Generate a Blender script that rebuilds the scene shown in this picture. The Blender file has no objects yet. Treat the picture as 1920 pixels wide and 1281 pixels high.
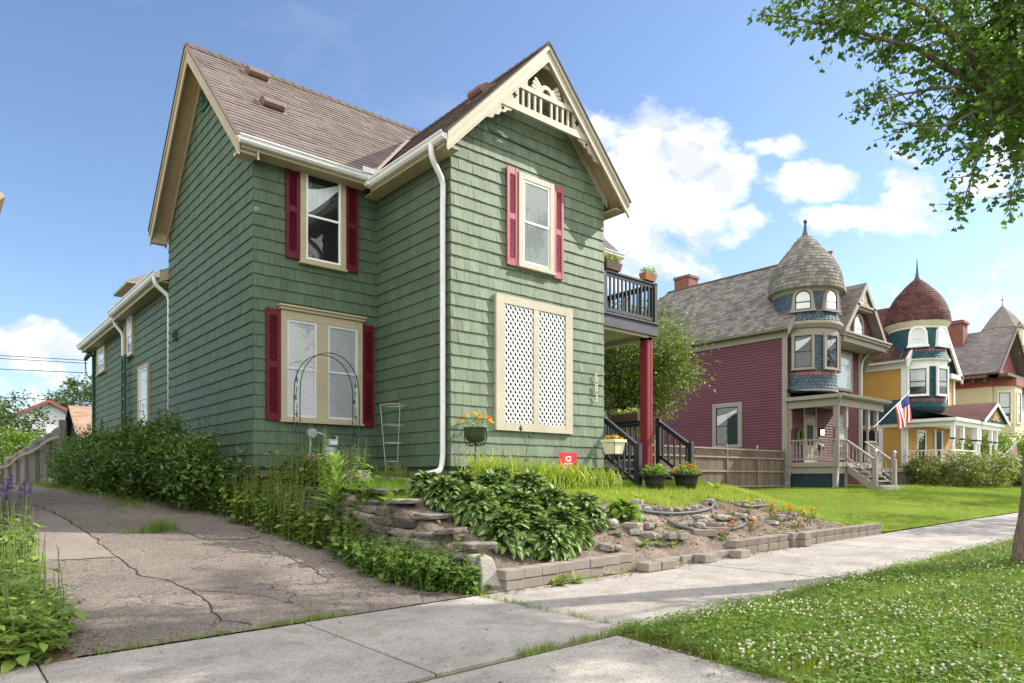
SKY_STR, CLOUD, SKY_TINT, SUN_STR, EXPO, BACK_FILL = .12, 6.6, (.96, 1.0, 1.06), 4.5, .80, 2.0
import bpy, bmesh, math, random
import numpy as np
from mathutils import Vector, Matrix, noise
random.seed(7); rng = np.random.default_rng(7)
C = bpy.context.scene.collection
PI = math.pi
# ------------------------------------------------------------------ materials
def new_mat(name):
    m = bpy.data.materials.new(name); m.use_nodes = True
    nt = m.node_tree; b = nt.nodes['Principled BSDF']
    return m, nt, b
def N(nt, t, **k):
    n = nt.nodes.new(t)
    for a, v in k.items(): setattr(n, a, v)
    return n
def mathn(nt, op, a, b=None, c=None):
    n = N(nt, 'ShaderNodeMath', operation=op)
    for i, x in enumerate((a, b, c)):
        if x is None: continue
        if hasattr(x, 'node'): nt.links.new(x, n.inputs[i])
        else: n.inputs[i].default_value = x
    return n.outputs[0]
def ramp(nt, fac, stops):
    r = N(nt, 'ShaderNodeValToRGB')
    while len(r.color_ramp.elements) < len(stops): r.color_ramp.elements.new(0.5)
    for e, (p, c) in zip(r.color_ramp.elements, stops):
        e.position = p; e.color = (*c, 1) if len(c) == 3 else c
    nt.links.new(fac, r.inputs[0]); return r.outputs[0]
def mixc(nt, fac, a, b, mode='MIX'):
    n = N(nt, 'ShaderNodeMix', data_type='RGBA', blend_type=mode)
    for i, x in ((0, fac), (6, a), (7, b)):
        if hasattr(x, 'node'): nt.links.new(x, n.inputs[i])
        elif i == 0: n.inputs[0].default_value = x
        else: n.inputs[i].default_value = (*x, 1)
    return n.outputs[2]
def coords(nt, scale=(1, 1, 1)):
    tc = N(nt, 'ShaderNodeNewGeometry')
    mp = N(nt, 'ShaderNodeMapping'); mp.inputs['Scale'].default_value = scale
    nt.links.new(tc.outputs['Position'], mp.inputs[0]); return mp.outputs[0]
def noise_tex(nt, co, scale, detail=4, rough=.55, dist=0):
    n = N(nt, 'ShaderNodeTexNoise'); n.inputs['Scale'].default_value = scale
    n.inputs['Detail'].default_value = detail; n.inputs['Roughness'].default_value = rough
    n.inputs['Distortion'].default_value = dist
    nt.links.new(co, n.inputs['Vector']); return n.outputs[0]
def island(nt):
    return N(nt, 'ShaderNodeNewGeometry').outputs['Random Per Island']
def sc(c, k): return tuple(min(1, x * k) for x in c)
def mat(name, col, rough=.7, var=.18, scale=3., fine=40., finev=.08, isl=0., spec=.3, bump=.0, stretch=(1, 1, 1), metal=0., wear=None, wearamt=.5, wearscale=5.):
    m, nt, b = new_mat(name)
    co = coords(nt, stretch)
    c = ramp(nt, noise_tex(nt, co, scale), [(.3, sc(col, 1 - var)), (.7, sc(col, 1 + var))])
    f = ramp(nt, noise_tex(nt, co, fine, 3), [(.3, (1 - finev,) * 3), (.7, (1 + finev,) * 3)])
    c = mixc(nt, 1., c, f, 'MULTIPLY')
    if isl:
        r = ramp(nt, island(nt), [(0, (1 - isl,) * 3), (.5, (1, 1, 1)), (1, (1 + isl,) * 3)])
        c = mixc(nt, 1., c, r, 'MULTIPLY')
    if wear:
        w = noise_tex(nt, co, wearscale, 8, .7, .4)
        w = ramp(nt, w, [(.56, (0, 0, 0)), (.70, (wearamt,) * 3)])
        c = mixc(nt, w, c, wear)
    nt.links.new(c, b.inputs['Base Color'])
    b.inputs['Roughness'].default_value = rough
    b.inputs['Specular IOR Level'].default_value = spec
    b.inputs['Metallic'].default_value = metal
    if bump:
        bn = N(nt, 'ShaderNodeBump'); bn.inputs['Strength'].default_value = bump; bn.inputs['Distance'].default_value = .02
        nt.links.new(noise_tex(nt, co, fine, 4), bn.inputs['Height']); nt.links.new(bn.outputs[0], b.inputs['Normal'])
    return m
def leaf_mat(name, col, col2, trans=.35, rough=.5, spec=.35, stripe=None, yellow=None, big=None):
    m, nt, b = new_mat(name)
    out = nt.nodes['Material Output']
    r = island(nt)
    stops = [(0, col), (.5, tuple((a + c) / 2 for a, c in zip(col, col2))), (1, col2)]
    if yellow: stops = [(0, col), (.55, tuple((a + c) / 2 for a, c in zip(col, col2))), (.9, col2), (1, yellow)]
    c = ramp(nt, r, stops)
    bl, bh, bs = big or (.8, 1.2, 1.6)
    big = ramp(nt, noise_tex(nt, coords(nt), bs, 5, .65), [(.3, (bl, bl, bl)), (.7, (bh, bh, bh * .92))])
    c = mixc(nt, 1., c, big, 'MULTIPLY')
    if stripe:
        uv = N(nt, 'ShaderNodeUVMap'); sp = N(nt, 'ShaderNodeSeparateXYZ'); nt.links.new(uv.outputs[0], sp.inputs[0])
        n2 = noise_tex(nt, coords(nt), 45, 2)
        d = mathn(nt, 'ABSOLUTE', mathn(nt, 'SUBTRACT', sp.outputs[0], .5))
        d = mathn(nt, 'ADD', d, mathn(nt, 'MULTIPLY', mathn(nt, 'SUBTRACT', n2, .5), .3))
        d = mathn(nt, 'ADD', d, mathn(nt, 'MULTIPLY', mathn(nt, 'SUBTRACT', r, .5), .16))
        fac = ramp(nt, d, [(.06, (1, 1, 1)), (.17, (0, 0, 0))])
        c = mixc(nt, fac, c, stripe)
    nt.links.new(c, b.inputs['Base Color'])
    b.inputs['Roughness'].default_value = rough; b.inputs['Specular IOR Level'].default_value = spec
    t = N(nt, 'ShaderNodeBsdfTranslucent')
    nt.links.new(mixc(nt, 1., c, (1.25, 1.3, .7), 'MULTIPLY'), t.inputs[0])
    mx = N(nt, 'ShaderNodeMixShader'); mx.inputs[0].default_value = trans
    nt.links.new(b.outputs[0], mx.inputs[1]); nt.links.new(t.outputs[0], mx.inputs[2]); nt.links.new(mx.outputs[0], out.inputs[0])
    return m
def glass_mat(name, tint=(.98, 1, 1), alpha=.96, rough=.02, wav=.0):
    m, nt, b = new_mat(name); out = nt.nodes['Material Output']
    g = N(nt, 'ShaderNodeBsdfGlossy'); g.inputs['Roughness'].default_value = rough; g.inputs[0].default_value = (1, 1, 1, 1)
    t = N(nt, 'ShaderNodeBsdfTransparent'); t.inputs[0].default_value = (*sc(tint, alpha), 1)
    fr = N(nt, 'ShaderNodeFresnel'); fr.inputs[0].default_value = 1.4
    f = mathn(nt, 'ADD', mathn(nt, 'MULTIPLY', fr.outputs[0], 1.), .03)
    bn = N(nt, 'ShaderNodeBump'); bn.inputs['Strength'].default_value = .05; bn.inputs['Distance'].default_value = .02
    nt.links.new(noise_tex(nt, coords(nt), 2.2, 2), bn.inputs['Height'])
    nt.links.new(bn.outputs[0], g.inputs['Normal'])
    mx = N(nt, 'ShaderNodeMixShader'); nt.links.new(f, mx.inputs[0])
    nt.links.new(t.outputs[0], mx.inputs[1]); nt.links.new(g.outputs[0], mx.inputs[2]); nt.links.new(mx.outputs[0], out.inputs[0])
    return m
M = {}
GREEN = (.083, .126, .079)
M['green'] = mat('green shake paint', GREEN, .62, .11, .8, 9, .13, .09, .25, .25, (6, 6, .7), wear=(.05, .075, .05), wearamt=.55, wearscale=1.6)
M['green_sunlit'] = mat('sunlit and faded green shake paint', (.150, .196, .130), .62, .13, .9, 9, .15, .12, .3, .25, (6, 6, .7), wear=(.07, .10, .065), wearamt=.6, wearscale=1.6)  # paler green for the wing front: sunlight put into the colour, plus some fade
M['green_trim'] = mat('dark green paint', (.04, .085, .055), .5, .12)
M['tan'] = mat('tan paint', (.385, .33, .22), .55, .08, 2, 30, .07, 0, .3, wear=(.28, .22, .15), wearamt=.35, wearscale=4)
M['tan_dark'] = mat('tan soffit', (.40, .31, .19), .7, .08)
M['cream'] = mat('cream paint', (.45, .405, .31), .55, .08, 2, 30, .07, wear=(.30, .26, .2), wearamt=.35, wearscale=4)
M['white'] = mat('white vinyl', (.80, .80, .78), .45, .04)
M['gutter'] = mat('white gutter', (.70, .71, .71), .4, .08, 1.5, wear=(.46, .44, .40), wearamt=.4, wearscale=3.5, stretch=(1, 1, .4))
M['bluewhite'] = mat('bluish aluminium sash', (.52, .57, .63), .45, .05)
M['red'] = mat('burgundy shutter plastic', (.10, .005, .017), .5, .08, spec=.25)
M['redpost'] = mat('red painted wood', (.23, .026, .036), .5, .12)
M['red_sunlit'] = mat('sunlit red shutter', (.34, .075, .105), .45, .1, spec=.4)  # pinker copy of the shutter red, sunlight put into its colour
M['roof'] = mat('brown roof shingle', (.158, .128, .116), .9, .10, 1.0, 110, .25, .13, .15, .5)
M['roofdark'] = M['roof']
M['vent'] = mat('brown roof vent', (.16, .095, .08), .4, .1, spec=.5)
M['flash'] = mat('copper tinted flashing', (.55, .42, .36), .45, .1, metal=.3)
M['black'] = mat('black painted wood', (.016, .017, .022), .4, .2, spec=.5)
M['blackwood'] = mat('dark slate fascia', (.06, .06, .075), .6, .2)
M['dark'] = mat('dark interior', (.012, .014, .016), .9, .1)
M['room'] = mat('dim room', (.05, .055, .06), .9, .3)
M['blind'] = mat('white blind', (.62, .64, .66), .6, .04)
M['curtain'] = mat('sheer curtain', (.72, .74, .74), .8, .1, 3, stretch=(9, 9, .5))
M['glass'] = glass_mat('window glass')
M['glass_clear'] = glass_mat('clear glass', alpha=.92)
M['found'] = mat('stone foundation', (.16, .14, .12), .9, .3, 5, bump=.5)
M['concrete_old'] = mat('old concrete', (.30, .28, .25), .9, .22, 3, 50, .2, bump=.5)
M['brick'] = mat('red brick', (.19, .08, .06), .85, .2, 6, 40, .15, .2, bump=.3)
M['wood_grey'] = mat('weathered grey wood', (.165, .148, .132), .85, .28, 3, 70, .2, .2, .2, .4, (8, 8, .6))
M['wood_brown'] = mat('weathered brown wood', (.155, .118, .088), .85, .28, 3, 70, .2, .25, .2, .4, (8, 8, .6))
M['wood_rail'] = mat('bleached wood', (.25, .205, .165), .85, .15, 3, 60, .15, 0, .2, .3)
M['steel'] = mat('grey steel', (.30, .32, .35), .4, .12, spec=.5)
M['wire'] = mat('galvanised wire', (.42, .43, .42), .4, .1, metal=.3)
M['iron'] = mat('dark green iron', (.035, .06, .06), .5, .1)
M['iron_black'] = mat('black iron', (.03, .025, .022), .5, .1)
M['plastic_black'] = mat('black plastic', (.022, .022, .022), .38, .1, spec=.5)
M['hose'] = mat('grey edging hose', (.10, .105, .115), .65, .15, spec=.25)
M['paver'] = mat('tan concrete paver', (.265, .228, .192), .92, .14, 3, 120, .2, .14, .15, .5)
M['soil'] = mat('dry soil', (.165, .130, .105), 1., .3, 2.5, 25, .35, 0, .05, .9)
M['mulch'] = mat('leaf litter', (.17, .105, .065), 1., .4, 6, 60, .4, .3, .1, .8)
M['bark'] = mat('tree bark', (.17, .135, .105), .95, .3, 4, 22, .4, 0, .1, 1., (1.6, 1.6, .35))
M['bark_dark'] = mat('dark bark', (.07, .055, .042), .95, .3, 4, 22, .3, 0, .1, .8, (1.6, 1.6, .35))
M['stem'] = mat('green stem', (.12, .16, .05), .7, .2)
M['stem_dark'] = mat('woody stem', (.09, .07, .04), .8, .2)
M['lawn_base'] = mat('lawn earth', (.13, .18, .025), 1., .25, .8, 30, .35, 0, .05, .6)
M['turf_base'] = mat('boulevard earth', (.075, .10, .02), 1., .25, 2, 30, .3, 0, .05, .5)
def rocks_mat():
    m, nt, b = new_mat('field stones')
    c = ramp(nt, N(nt, 'ShaderNodeObjectInfo').outputs['Random'], [(0, (.22, .19, .16)), (.3, (.30, .26, .22)), (.55, (.16, .145, .135)), (.75, (.38, .34, .30)), (1, (.27, .17, .12))])
    f = ramp(nt, noise_tex(nt, coords(nt), 22, 5), [(.3, (.65,) * 3), (.7, (1.25,) * 3)])
    nt.links.new(mixc(nt, 1., c, f, 'MULTIPLY'), b.inputs['Base Color']); b.inputs['Roughness'].default_value = .9
    bn = N(nt, 'ShaderNodeBump'); bn.inputs['Strength'].default_value = .5; bn.inputs['Distance'].default_value = .01
    nt.links.new(noise_tex(nt, coords(nt), 60, 4), bn.inputs['Height']); nt.links.new(bn.outputs[0], b.inputs['Normal'])
    return m
M['rock'] = rocks_mat()
def wall_stone_mat():
    m, nt, b = new_mat('retaining wall stone')
    c = ramp(nt, N(nt, 'ShaderNodeObjectInfo').outputs['Random'], [(0, (.07, .06, .05)), (.35, (.14, .12, .10)), (.7, (.21, .185, .155)), (1, (.30, .26, .2))])
    f = ramp(nt, noise_tex(nt, coords(nt, (1, 1, 3)), 9, 8, .7), [(.25, (.35,) * 3), (.75, (1.3,) * 3)])
    nt.links.new(mixc(nt, 1., c, f, 'MULTIPLY'), b.inputs['Base Color']); b.inputs['Roughness'].default_value = .95
    bn = N(nt, 'ShaderNodeBump'); bn.inputs['Strength'].default_value = 1.; bn.inputs['Distance'].default_value = .03
    nt.links.new(noise_tex(nt, coords(nt, (1, 1, 2.5)), 16, 6), bn.inputs['Height']); nt.links.new(bn.outputs[0], b.inputs['Normal'])
    return m
M['wallstone'] = wall_stone_mat()
def asphalt_mat():
    m, nt, b = new_mat('cracked asphalt')
    co = coords(nt)
    c = ramp(nt, noise_tex(nt, co, .55, 5, .6), [(.32, (.142, .122, .106)), (.68, (.228, .193, .165))])
    v = N(nt, 'ShaderNodeTexVoronoi'); v.inputs['Scale'].default_value = 85.; nt.links.new(co, v.inputs['Vector'])
    sp = ramp(nt, v.outputs['Color'], [(.1, (.5, .5, .52)), (.55, (.95, .95, .96)), (.8, (1.2, 1.18, 1.14)), (.98, (2.0, 1.9, 1.75))])
    c = mixc(nt, 1., c, sp, 'MULTIPLY')
    # hairline cracks
    w = N(nt, 'ShaderNodeTexNoise'); w.inputs['Scale'].default_value = 3.2; nt.links.new(co, w.inputs['Vector'])
    dv = N(nt, 'ShaderNodeVectorMath', operation='MULTIPLY_ADD'); dv.inputs[1].default_value = (.5, .5, 0)
    nt.links.new(w.outputs['Color'], dv.inputs[0]); nt.links.new(co, dv.inputs[2])
    for s, th, lo, hi in ((1.15, .010, .42, .56), (3.4, .03, .5, .62)):
        e = N(nt, 'ShaderNodeTexVoronoi', feature='DISTANCE_TO_EDGE'); e.inputs['Scale'].default_value = s; nt.links.new(dv.outputs[0], e.inputs['Vector'])
        k = ramp(nt, e.outputs['Distance'], [(0, (1, 1, 1)), (th, (0, 0, 0))])
        msk = ramp(nt, noise_tex(nt, co, .7, 2), [(lo, (0, 0, 0)), (hi, (1, 1, 1))])
        c = mixc(nt, mixc(nt, 1., k, msk, 'MULTIPLY'), c, (.03, .027, .025))
    nt.links.new(c, b.inputs['Base Color']); b.inputs['Roughness'].default_value = .92; b.inputs['Specular IOR Level'].default_value = .2
    bn = N(nt, 'ShaderNodeBump'); bn.inputs['Strength'].default_value = .6; bn.inputs['Distance'].default_value = .006
    nt.links.new(v.outputs['Distance'], bn.inputs['Height']); nt.links.new(bn.outputs[0], b.inputs['Normal'])
    return m
M['asphalt'] = asphalt_mat()
def concrete_mat(name, col, spk=1.):
    m, nt, b = new_mat(name); co = coords(nt)
    c = ramp(nt, noise_tex(nt, co, .9, 6, .6), [(.3, sc(col, .80)), (.7, sc(col, 1.1))])
    r = ramp(nt, island(nt), [(0, (.9,) * 3), (1, (1.08,) * 3)]); c = mixc(nt, 1., c, r, 'MULTIPLY')
    gr = ramp(nt, noise_tex(nt, co, 2.3, 7, .7, .6), [(.46, (1, 1, 1)), (.62, (.80, .79, .77)), (.75, (.66, .65, .63))]); c = mixc(nt, 1., c, gr, 'MULTIPLY')
    v = N(nt, 'ShaderNodeTexVoronoi'); v.inputs['Scale'].default_value = 110.; nt.links.new(co, v.inputs['Vector'])
    sp = ramp(nt, v.outputs['Color'], [(.12, (.55,) * 3), (.4, (1.,) * 3), (.97, (1.15,) * 3)]); c = mixc(nt, 1., c, sp, 'MULTIPLY')
    st = ramp(nt, noise_tex(nt, co, 9, 6, .75), [(.64, (0, 0, 0)), (.76, (.45,) * 3)]); c = mixc(nt, st, c, sc(col, .45))
    nt.links.new(c, b.inputs['Base Color']); b.inputs['Roughness'].default_value = .9; b.inputs['Specular IOR Level'].default_value = .2
    bn = N(nt, 'ShaderNodeBump'); bn.inputs['Strength'].default_value = .35; bn.inputs['Distance'].default_value = .004
    nt.links.new(noise_tex(nt, co, 140, 3), bn.inputs['Height']); nt.links.new(bn.outputs[0], b.inputs['Normal'])
    return m
M['concrete'] = concrete_mat('sidewalk concrete', (.345, .315, .285))
M['gutterpan'] = concrete_mat('apron concrete', (.335, .31, .28))
# leaves
M['leaf_tree'] = leaf_mat('street tree leaf', (.05, .115, .016), (.15, .26, .038), .58, .4, yellow=(.30, .40, .06))
M['leaf_bright'] = leaf_mat('bright yard tree leaf', (.075, .125, .026), (.17, .22, .045), .3, .5, yellow=(.27, .21, .07))
M['leaf_far'] = leaf_mat('far tree leaf', (.045, .09, .03), (.11, .16, .055), .3, .6)
M['leaf_shrub'] = leaf_mat('dark shrub leaf', (.05, .11, .026), (.155, .245, .055), .3, .45)
M['leaf_weed'] = leaf_mat('weed leaf', (.10, .18, .03), (.25, .35, .07), .35, .5, yellow=(.20, .20, .05))
M['leaf_ground'] = leaf_mat('ground cover leaf', (.07, .145, .025), (.16, .26, .05), .35, .45)
M['leaf_hosta'] = leaf_mat('variegated hosta leaf', (.055, .12, .03), (.11, .19, .045), .25, .55, .25, stripe=(.38, .43, .18))
M['leaf_hosta_green'] = leaf_mat('lime green hosta leaf', (.13, .24, .03), (.24, .36, .05), .35, .4)
M['leaf_lily'] = leaf_mat('daylily blade', (.20, .29, .03), (.44, .50, .10), .35, .45)
M['leaf_grass'] = leaf_mat('grass blade', (.085, .17, .015), (.20, .31, .03), .35, .5, yellow=(.30, .33, .07))
M['leaf_lawn'] = leaf_mat('mown lawn blade', (.155, .235, .02), (.275, .37, .045), .3, .5, yellow=(.36, .38, .09), big=(.55, 1.3, .7))
M['leaf_turf'] = leaf_mat('boulevard turf', (.105, .175, .02), (.24, .33, .045), .35, .5, yellow=(.36, .36, .09))
M['leaf_clover'] = leaf_mat('clover leaf', (.072, .15, .02), (.17, .27, .04), .35, .5)
M['leaf_straw'] = leaf_mat('bluish ornamental grass', (.20, .24, .10), (.38, .38, .20), .3, .6)
M['leaf_mullein'] = leaf_mat('felted mullein leaf', (.17, .28, .07), (.30, .42, .12), .3, .7, .15)
M['leaf_hedge'] = leaf_mat('hedge leaf', (.09, .18, .02), (.19, .29, .04), .3, .5)
M['leaf_bush'] = leaf_mat('olive bush leaf', (.11, .155, .035), (.29, .30, .08), .3, .5)
def petal(name, a, b): return leaf_mat(name, a, b, .3, .6, .2)
M['p_clover'] = petal('clover head', (.66, .63, .57), (.5, .42, .38)); M['p_white'] = petal('white petal', (.75, .74, .68), (.62, .52, .46)); M['p_pink'] = petal('dusty pink petal', (.52, .28, .34), (.70, .48, .50))
M['p_orange'] = petal('orange petal', (.75, .13, .015), (.85, .25, .02)); M['p_yellow'] = petal('yellow petal', (.85, .58, .03), (.8, .45, .03))
M['p_violet'] = petal('violet petal', (.16, .10, .42), (.30, .20, .55)); M['p_brown'] = petal('dry seed head', (.16, .08, .05), (.25, .13, .08))
# ------------------------------------------------------------------ mesh builder
class MB:
    def __init__(s): s.v = []; s.f = []; s.m = []
    def add(s, vs, fs, mi=0):
        o = len(s.v); s.v += [tuple(x) for x in vs]
        for f in fs: s.f.append(tuple(i + o for i in f)); s.m.append(mi)
    def box(s, a, b, mi=0, mtx=None):
        x0, y0, z0 = a; x1, y1, z1 = b
        vs = [(x0, y0, z0), (x1, y0, z0), (x1, y1, z0), (x0, y1, z0), (x0, y0, z1), (x1, y0, z1), (x1, y1, z1), (x0, y1, z1)]
        if mtx is not None: vs = [mtx @ Vector(v) for v in vs]
        s.add(vs, [(0, 3, 2, 1), (4, 5, 6, 7), (0, 1, 5, 4), (1, 2, 6, 5), (2, 3, 7, 6), (3, 0, 4, 7)], mi)
    def bar(s, p, q, w, h, mi=0, up=(0, 0, 1), ext=0):
        p = Vector(p); q = Vector(q); d = (q - p); L = d.length; d.normalize()
        u = Vector(up)
        if abs(d.dot(u)) > .98: u = Vector((1, 0, 0)) if abs(d.x) < .9 else Vector((0, 1, 0))
        side = d.cross(u).normalized(); u = side.cross(d).normalized()
        m = Matrix((( d.x, side.x, u.x, p.x), (d.y, side.y, u.y, p.y), (d.z, side.z, u.z, p.z), (0, 0, 0, 1)))
        s.box((-ext, -w / 2, -h / 2), (L + ext, w / 2, h / 2), mi, m)
    def tube(s, pts, r, n=8, mi=0, cap=True):
        pts = [Vector(p) for p in pts]
        if not hasattr(r, '__len__'): r = [r] * len(pts)
        rings = []; prev = None
        for i, p in enumerate(pts):
            d = (pts[min(i + 1, len(pts) - 1)] - pts[max(i - 1, 0)]).normalized()
            if prev is None:
                a = Vector((0, 0, 1)) if abs(d.z) < .9 else Vector((1, 0, 0))
                u = d.cross(a).normalized()
            else:
                u = (prev - d * prev.dot(d))
                u = u.normalized() if u.length > 1e-6 else d.orthogonal().normalized()
            prev = u; w = d.cross(u)
            rings.append([p + (u * math.cos(2 * PI * k / n) + w * math.sin(2 * PI * k / n)) * r[i] for k in range(n)])
        vs = [v for R in rings for v in R]; fs = []
        for i in range(len(rings) - 1):
            for k in range(n):
                a = i * n + k; b = i * n + (k + 1) % n; fs.append((a, b, b + n, a + n))
        if cap: fs.append(tuple(range(n - 1, -1, -1))); fs.append(tuple(range((len(rings) - 1) * n, len(rings) * n)))
        s.add(vs, fs, mi)
    def lathe(s, prof, c=(0, 0, 0), n=24, mi=0, a0=0, a1=2 * PI, cap=True):
        full = abs(a1 - a0 - 2 * PI) < 1e-4; m = n if full else n + 1
        vs = []; fs = []
        for r, z in prof:
            for k in range(m):
                a = a0 + (a1 - a0) * k / n; vs.append((c[0] + r * math.cos(a), c[1] + r * math.sin(a), c[2] + z))
        for i in range(len(prof) - 1):
            for k in range(n):
                a = i * m + k; b = i * m + (k + 1) % m; fs.append((a, b, b + m, a + m))
        if cap and full:
            if prof[0][0] > 1e-4: fs.append(tuple(range(m - 1, -1, -1)))
            if prof[-1][0] > 1e-4: fs.append(tuple(range((len(prof) - 1) * m, len(prof) * m)))
        s.add(vs, fs, mi)
    def prism(s, poly, vec, mi=0):
        n = len(poly); vec = Vector(vec); a = [Vector(p) for p in poly]; b = [p + vec for p in a]
        s.add(a + b, [tuple(range(n - 1, -1, -1)), tuple(range(n, 2 * n))] + [(i, (i + 1) % n, (i + 1) % n + n, i + n) for i in range(n)], mi)
    def build(s, name, mats, parent=None, smooth=False, loc=None, fixn=True):
        me = bpy.data.meshes.new(name)
        off = Vector(loc) if loc is not None else Vector((0, 0, 0))
        me.from_pydata([tuple(Vector(v) - off) for v in s.v], [], s.f)
        if not isinstance(mats, (list, tuple)): mats = [mats]
        for m in mats: me.materials.append(M[m] if isinstance(m, str) else m)
        if len(mats) > 1: me.polygons.foreach_set('material_index', s.m)
        if fixn:
            bm = bmesh.new(); bm.from_mesh(me); bmesh.ops.recalc_face_normals(bm, faces=bm.faces); bm.to_mesh(me); bm.free()
        if smooth: me.polygons.foreach_set('use_smooth', [True] * len(me.polygons))
        me.update()
        o = bpy.data.objects.new(name, me); C.objects.link(o)
        o.location = off
        if parent is not None:
            o.parent = parent
            par = parent; w = Vector((0, 0, 0))
            while par is not None: w += par.location; par = par.parent
            o.location = off - w
        return o
def bevel(o, w=.01, seg=2):
    b = o.modifiers.new('bevel', 'BEVEL'); b.width = w; b.segments = seg; b.limit_method = 'ANGLE'; return o
def tag(o, label=None, cat=None, group=None, kind=None):
    if label: o['label'] = label
    if cat: o['category'] = cat
    if group: o['group'] = group
    if kind: o['kind'] = kind
    return o
def thing(name, label, cat, loc=(0, 0, 0), group=None):
    o = bpy.data.objects.new(name, None); o.empty_display_size = .2; C.objects.link(o); o.location = loc
    return tag(o, label, cat, group)
def struct(o): o['kind'] = 'structure'; return o
def copy_tree(o, parent=None):
    c = o.copy(); C.objects.link(c); c.parent = parent
    for ch in list(o.children): copy_tree(ch, c)
    return c
# ------------------------------------------------------------------ numpy clouds of leaves
def np_mesh(name, parts, mats, parent=None, loc=None, uvs=False, smooth=False):
    """parts: list of (template verts, template faces, template uv or None, R (n,3,3), pos (n,3), mat index)"""
    V = []; LI = []; LS = []; LT = []; MI = []; UV = []; vo = 0; lo = 0
    for tv, tf, tuv, R, pos, mi in parts:
        tv = np.asarray(tv, float); n = len(pos); k = len(tv)
        if n == 0: continue
        vv = np.einsum('nij,kj->nki', R, tv) + pos[:, None, :]
        V.append(vv.reshape(-1, 3))
        li = np.array([i for f in tf for i in f]); lt = np.array([len(f) for f in tf]); ls = np.concatenate(([0], np.cumsum(lt)[:-1]))
        L = len(li)
        LI.append((li[None, :] + (np.arange(n) * k)[:, None] + vo).ravel())
        LS.append((ls[None, :] + (np.arange(n) * L)[:, None] + lo).ravel()); LT.append(np.tile(lt, n))
        MI.append(np.full(n * len(tf), mi))
        if uvs: UV.append(np.tile((np.asarray(tuv)[li] if tuv is not None else np.zeros((L, 2))), (n, 1)))
        vo += n * k; lo += n * L
    V = np.concatenate(V); LI = np.concatenate(LI); LS = np.concatenate(LS); LT = np.concatenate(LT); MI = np.concatenate(MI)
    off = np.zeros(3)
    if loc is not None: off = np.array(loc, float); V = V - off
    me = bpy.data.meshes.new(name)
    me.vertices.add(len(V)); me.vertices.foreach_set('co', V.astype(np.float32).ravel())
    me.loops.add(len(LI)); me.loops.foreach_set('vertex_index', LI.astype(np.int32))
    me.polygons.add(len(LS)); me.polygons.foreach_set('loop_start', LS.astype(np.int32))
    try: me.polygons.foreach_set('loop_total', LT.astype(np.int32))
    except Exception: pass
    if not isinstance(mats, (list, tuple)): mats = [mats]
    for m in mats: me.materials.append(M[m] if isinstance(m, str) else m)
    me.polygons.foreach_set('material_index', MI.astype(np.int32))
    if smooth: me.polygons.foreach_set('use_smooth', np.ones(len(LS), bool))
    if uvs:
        l = me.uv_layers.new(name='UVMap'); l.data.foreach_set('uv', np.concatenate(UV).astype(np.float32).ravel())
    me.update(calc_edges=True)
    o = bpy.data.objects.new(name, me); C.objects.link(o); o.location = off
    if parent is not None:
        o.parent = parent; w = Vector((0, 0, 0)); par = parent
        while par is not None: w += par.location; par = par.parent
        o.location = Vector(off) - w
    return o
def rots(n, yaw=None, tilt=(0, PI), roll=None, scale=(1, 1)):
    """template points along +Y with normal +Z; pitch rotates about X"""
    ya = rng.uniform(0, 2 * PI, n) if yaw is None else np.asarray(yaw)
    ti = rng.uniform(tilt[0], tilt[1], n) if isinstance(tilt, tuple) else np.asarray(tilt)
    ro = rng.uniform(-.4, .4, n) if roll is None else np.asarray(roll)
    s = rng.uniform(scale[0], scale[1], n) if isinstance(scale, tuple) else np.asarray(scale)
    cz, sz, cx, sx, cy, sy = np.cos(ya), np.sin(ya), np.cos(ti), np.sin(ti), np.cos(ro), np.sin(ro)
    Z = np.zeros((n, 3, 3)); Z[:, 0, 0] = cz; Z[:, 0, 1] = -sz; Z[:, 1, 0] = sz; Z[:, 1, 1] = cz; Z[:, 2, 2] = 1
    X = np.zeros((n, 3, 3)); X[:, 0, 0] = 1; X[:, 1, 1] = cx; X[:, 1, 2] = -sx; X[:, 2, 1] = sx; X[:, 2, 2] = cx
    Y = np.zeros((n, 3, 3)); Y[:, 0, 0] = cy; Y[:, 0, 2] = sy; Y[:, 1, 1] = 1; Y[:, 2, 0] = -sy; Y[:, 2, 2] = cy
    return (Z @ X @ Y) * s[:, None, None]
# leaf templates: unit length along +Y
def T_leaf(w=.5, fold=.12, droop=.15):
    v = [(0, 0, 0), (-w / 2, .4, fold), (0, .45, 0), (w / 2, .4, fold), (0, 1, -droop)]
    return v, [(0, 2, 1), (0, 3, 2), (1, 2, 4), (2, 3, 4)], None
def T_oval(w=.5, droop=.3, n=4, fold=.15, tip=1.):
    v = []; f = []; uv = []
    for i in range(n + 1):
        t = i / n; hw = w / 2 * math.sin(PI * min(1, (t * .93 + .05)) ** .8) ** .8 if i < n else .012
        z = -droop * t * t; y = t - droop * .2 * t * t
        v += [(-hw, y, z + fold * hw), (0, y, z), (hw, y, z + fold * hw)]; uv += [(0, t), (.5, t), (1, t)]
        if i:
            a = 3 * (i - 1); f += [(a, a + 1, a + 4, a + 3), (a + 1, a + 2, a + 5, a + 4)]
    return v, f, uv
def T_blade(w=.06, bend=.35, n=3):
    v = []; f = []
    for i in range(n + 1):
        t = i / n; hw = w / 2 * (1 - t ** 1.6); y = bend * t * t; z = math.sqrt(max(0, t * t - y * y * .6))
        if i < n: v += [(-hw, y, z), (hw, y, z)]
        else: v.append((0, y, z))
        if 0 < i < n: a = 2 * (i - 1); f.append((a, a + 1, a + 3, a + 2))
        if i == n: a = 2 * (i - 1); f.append((a, a + 1, a + 2))
    return v, f, None
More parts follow.
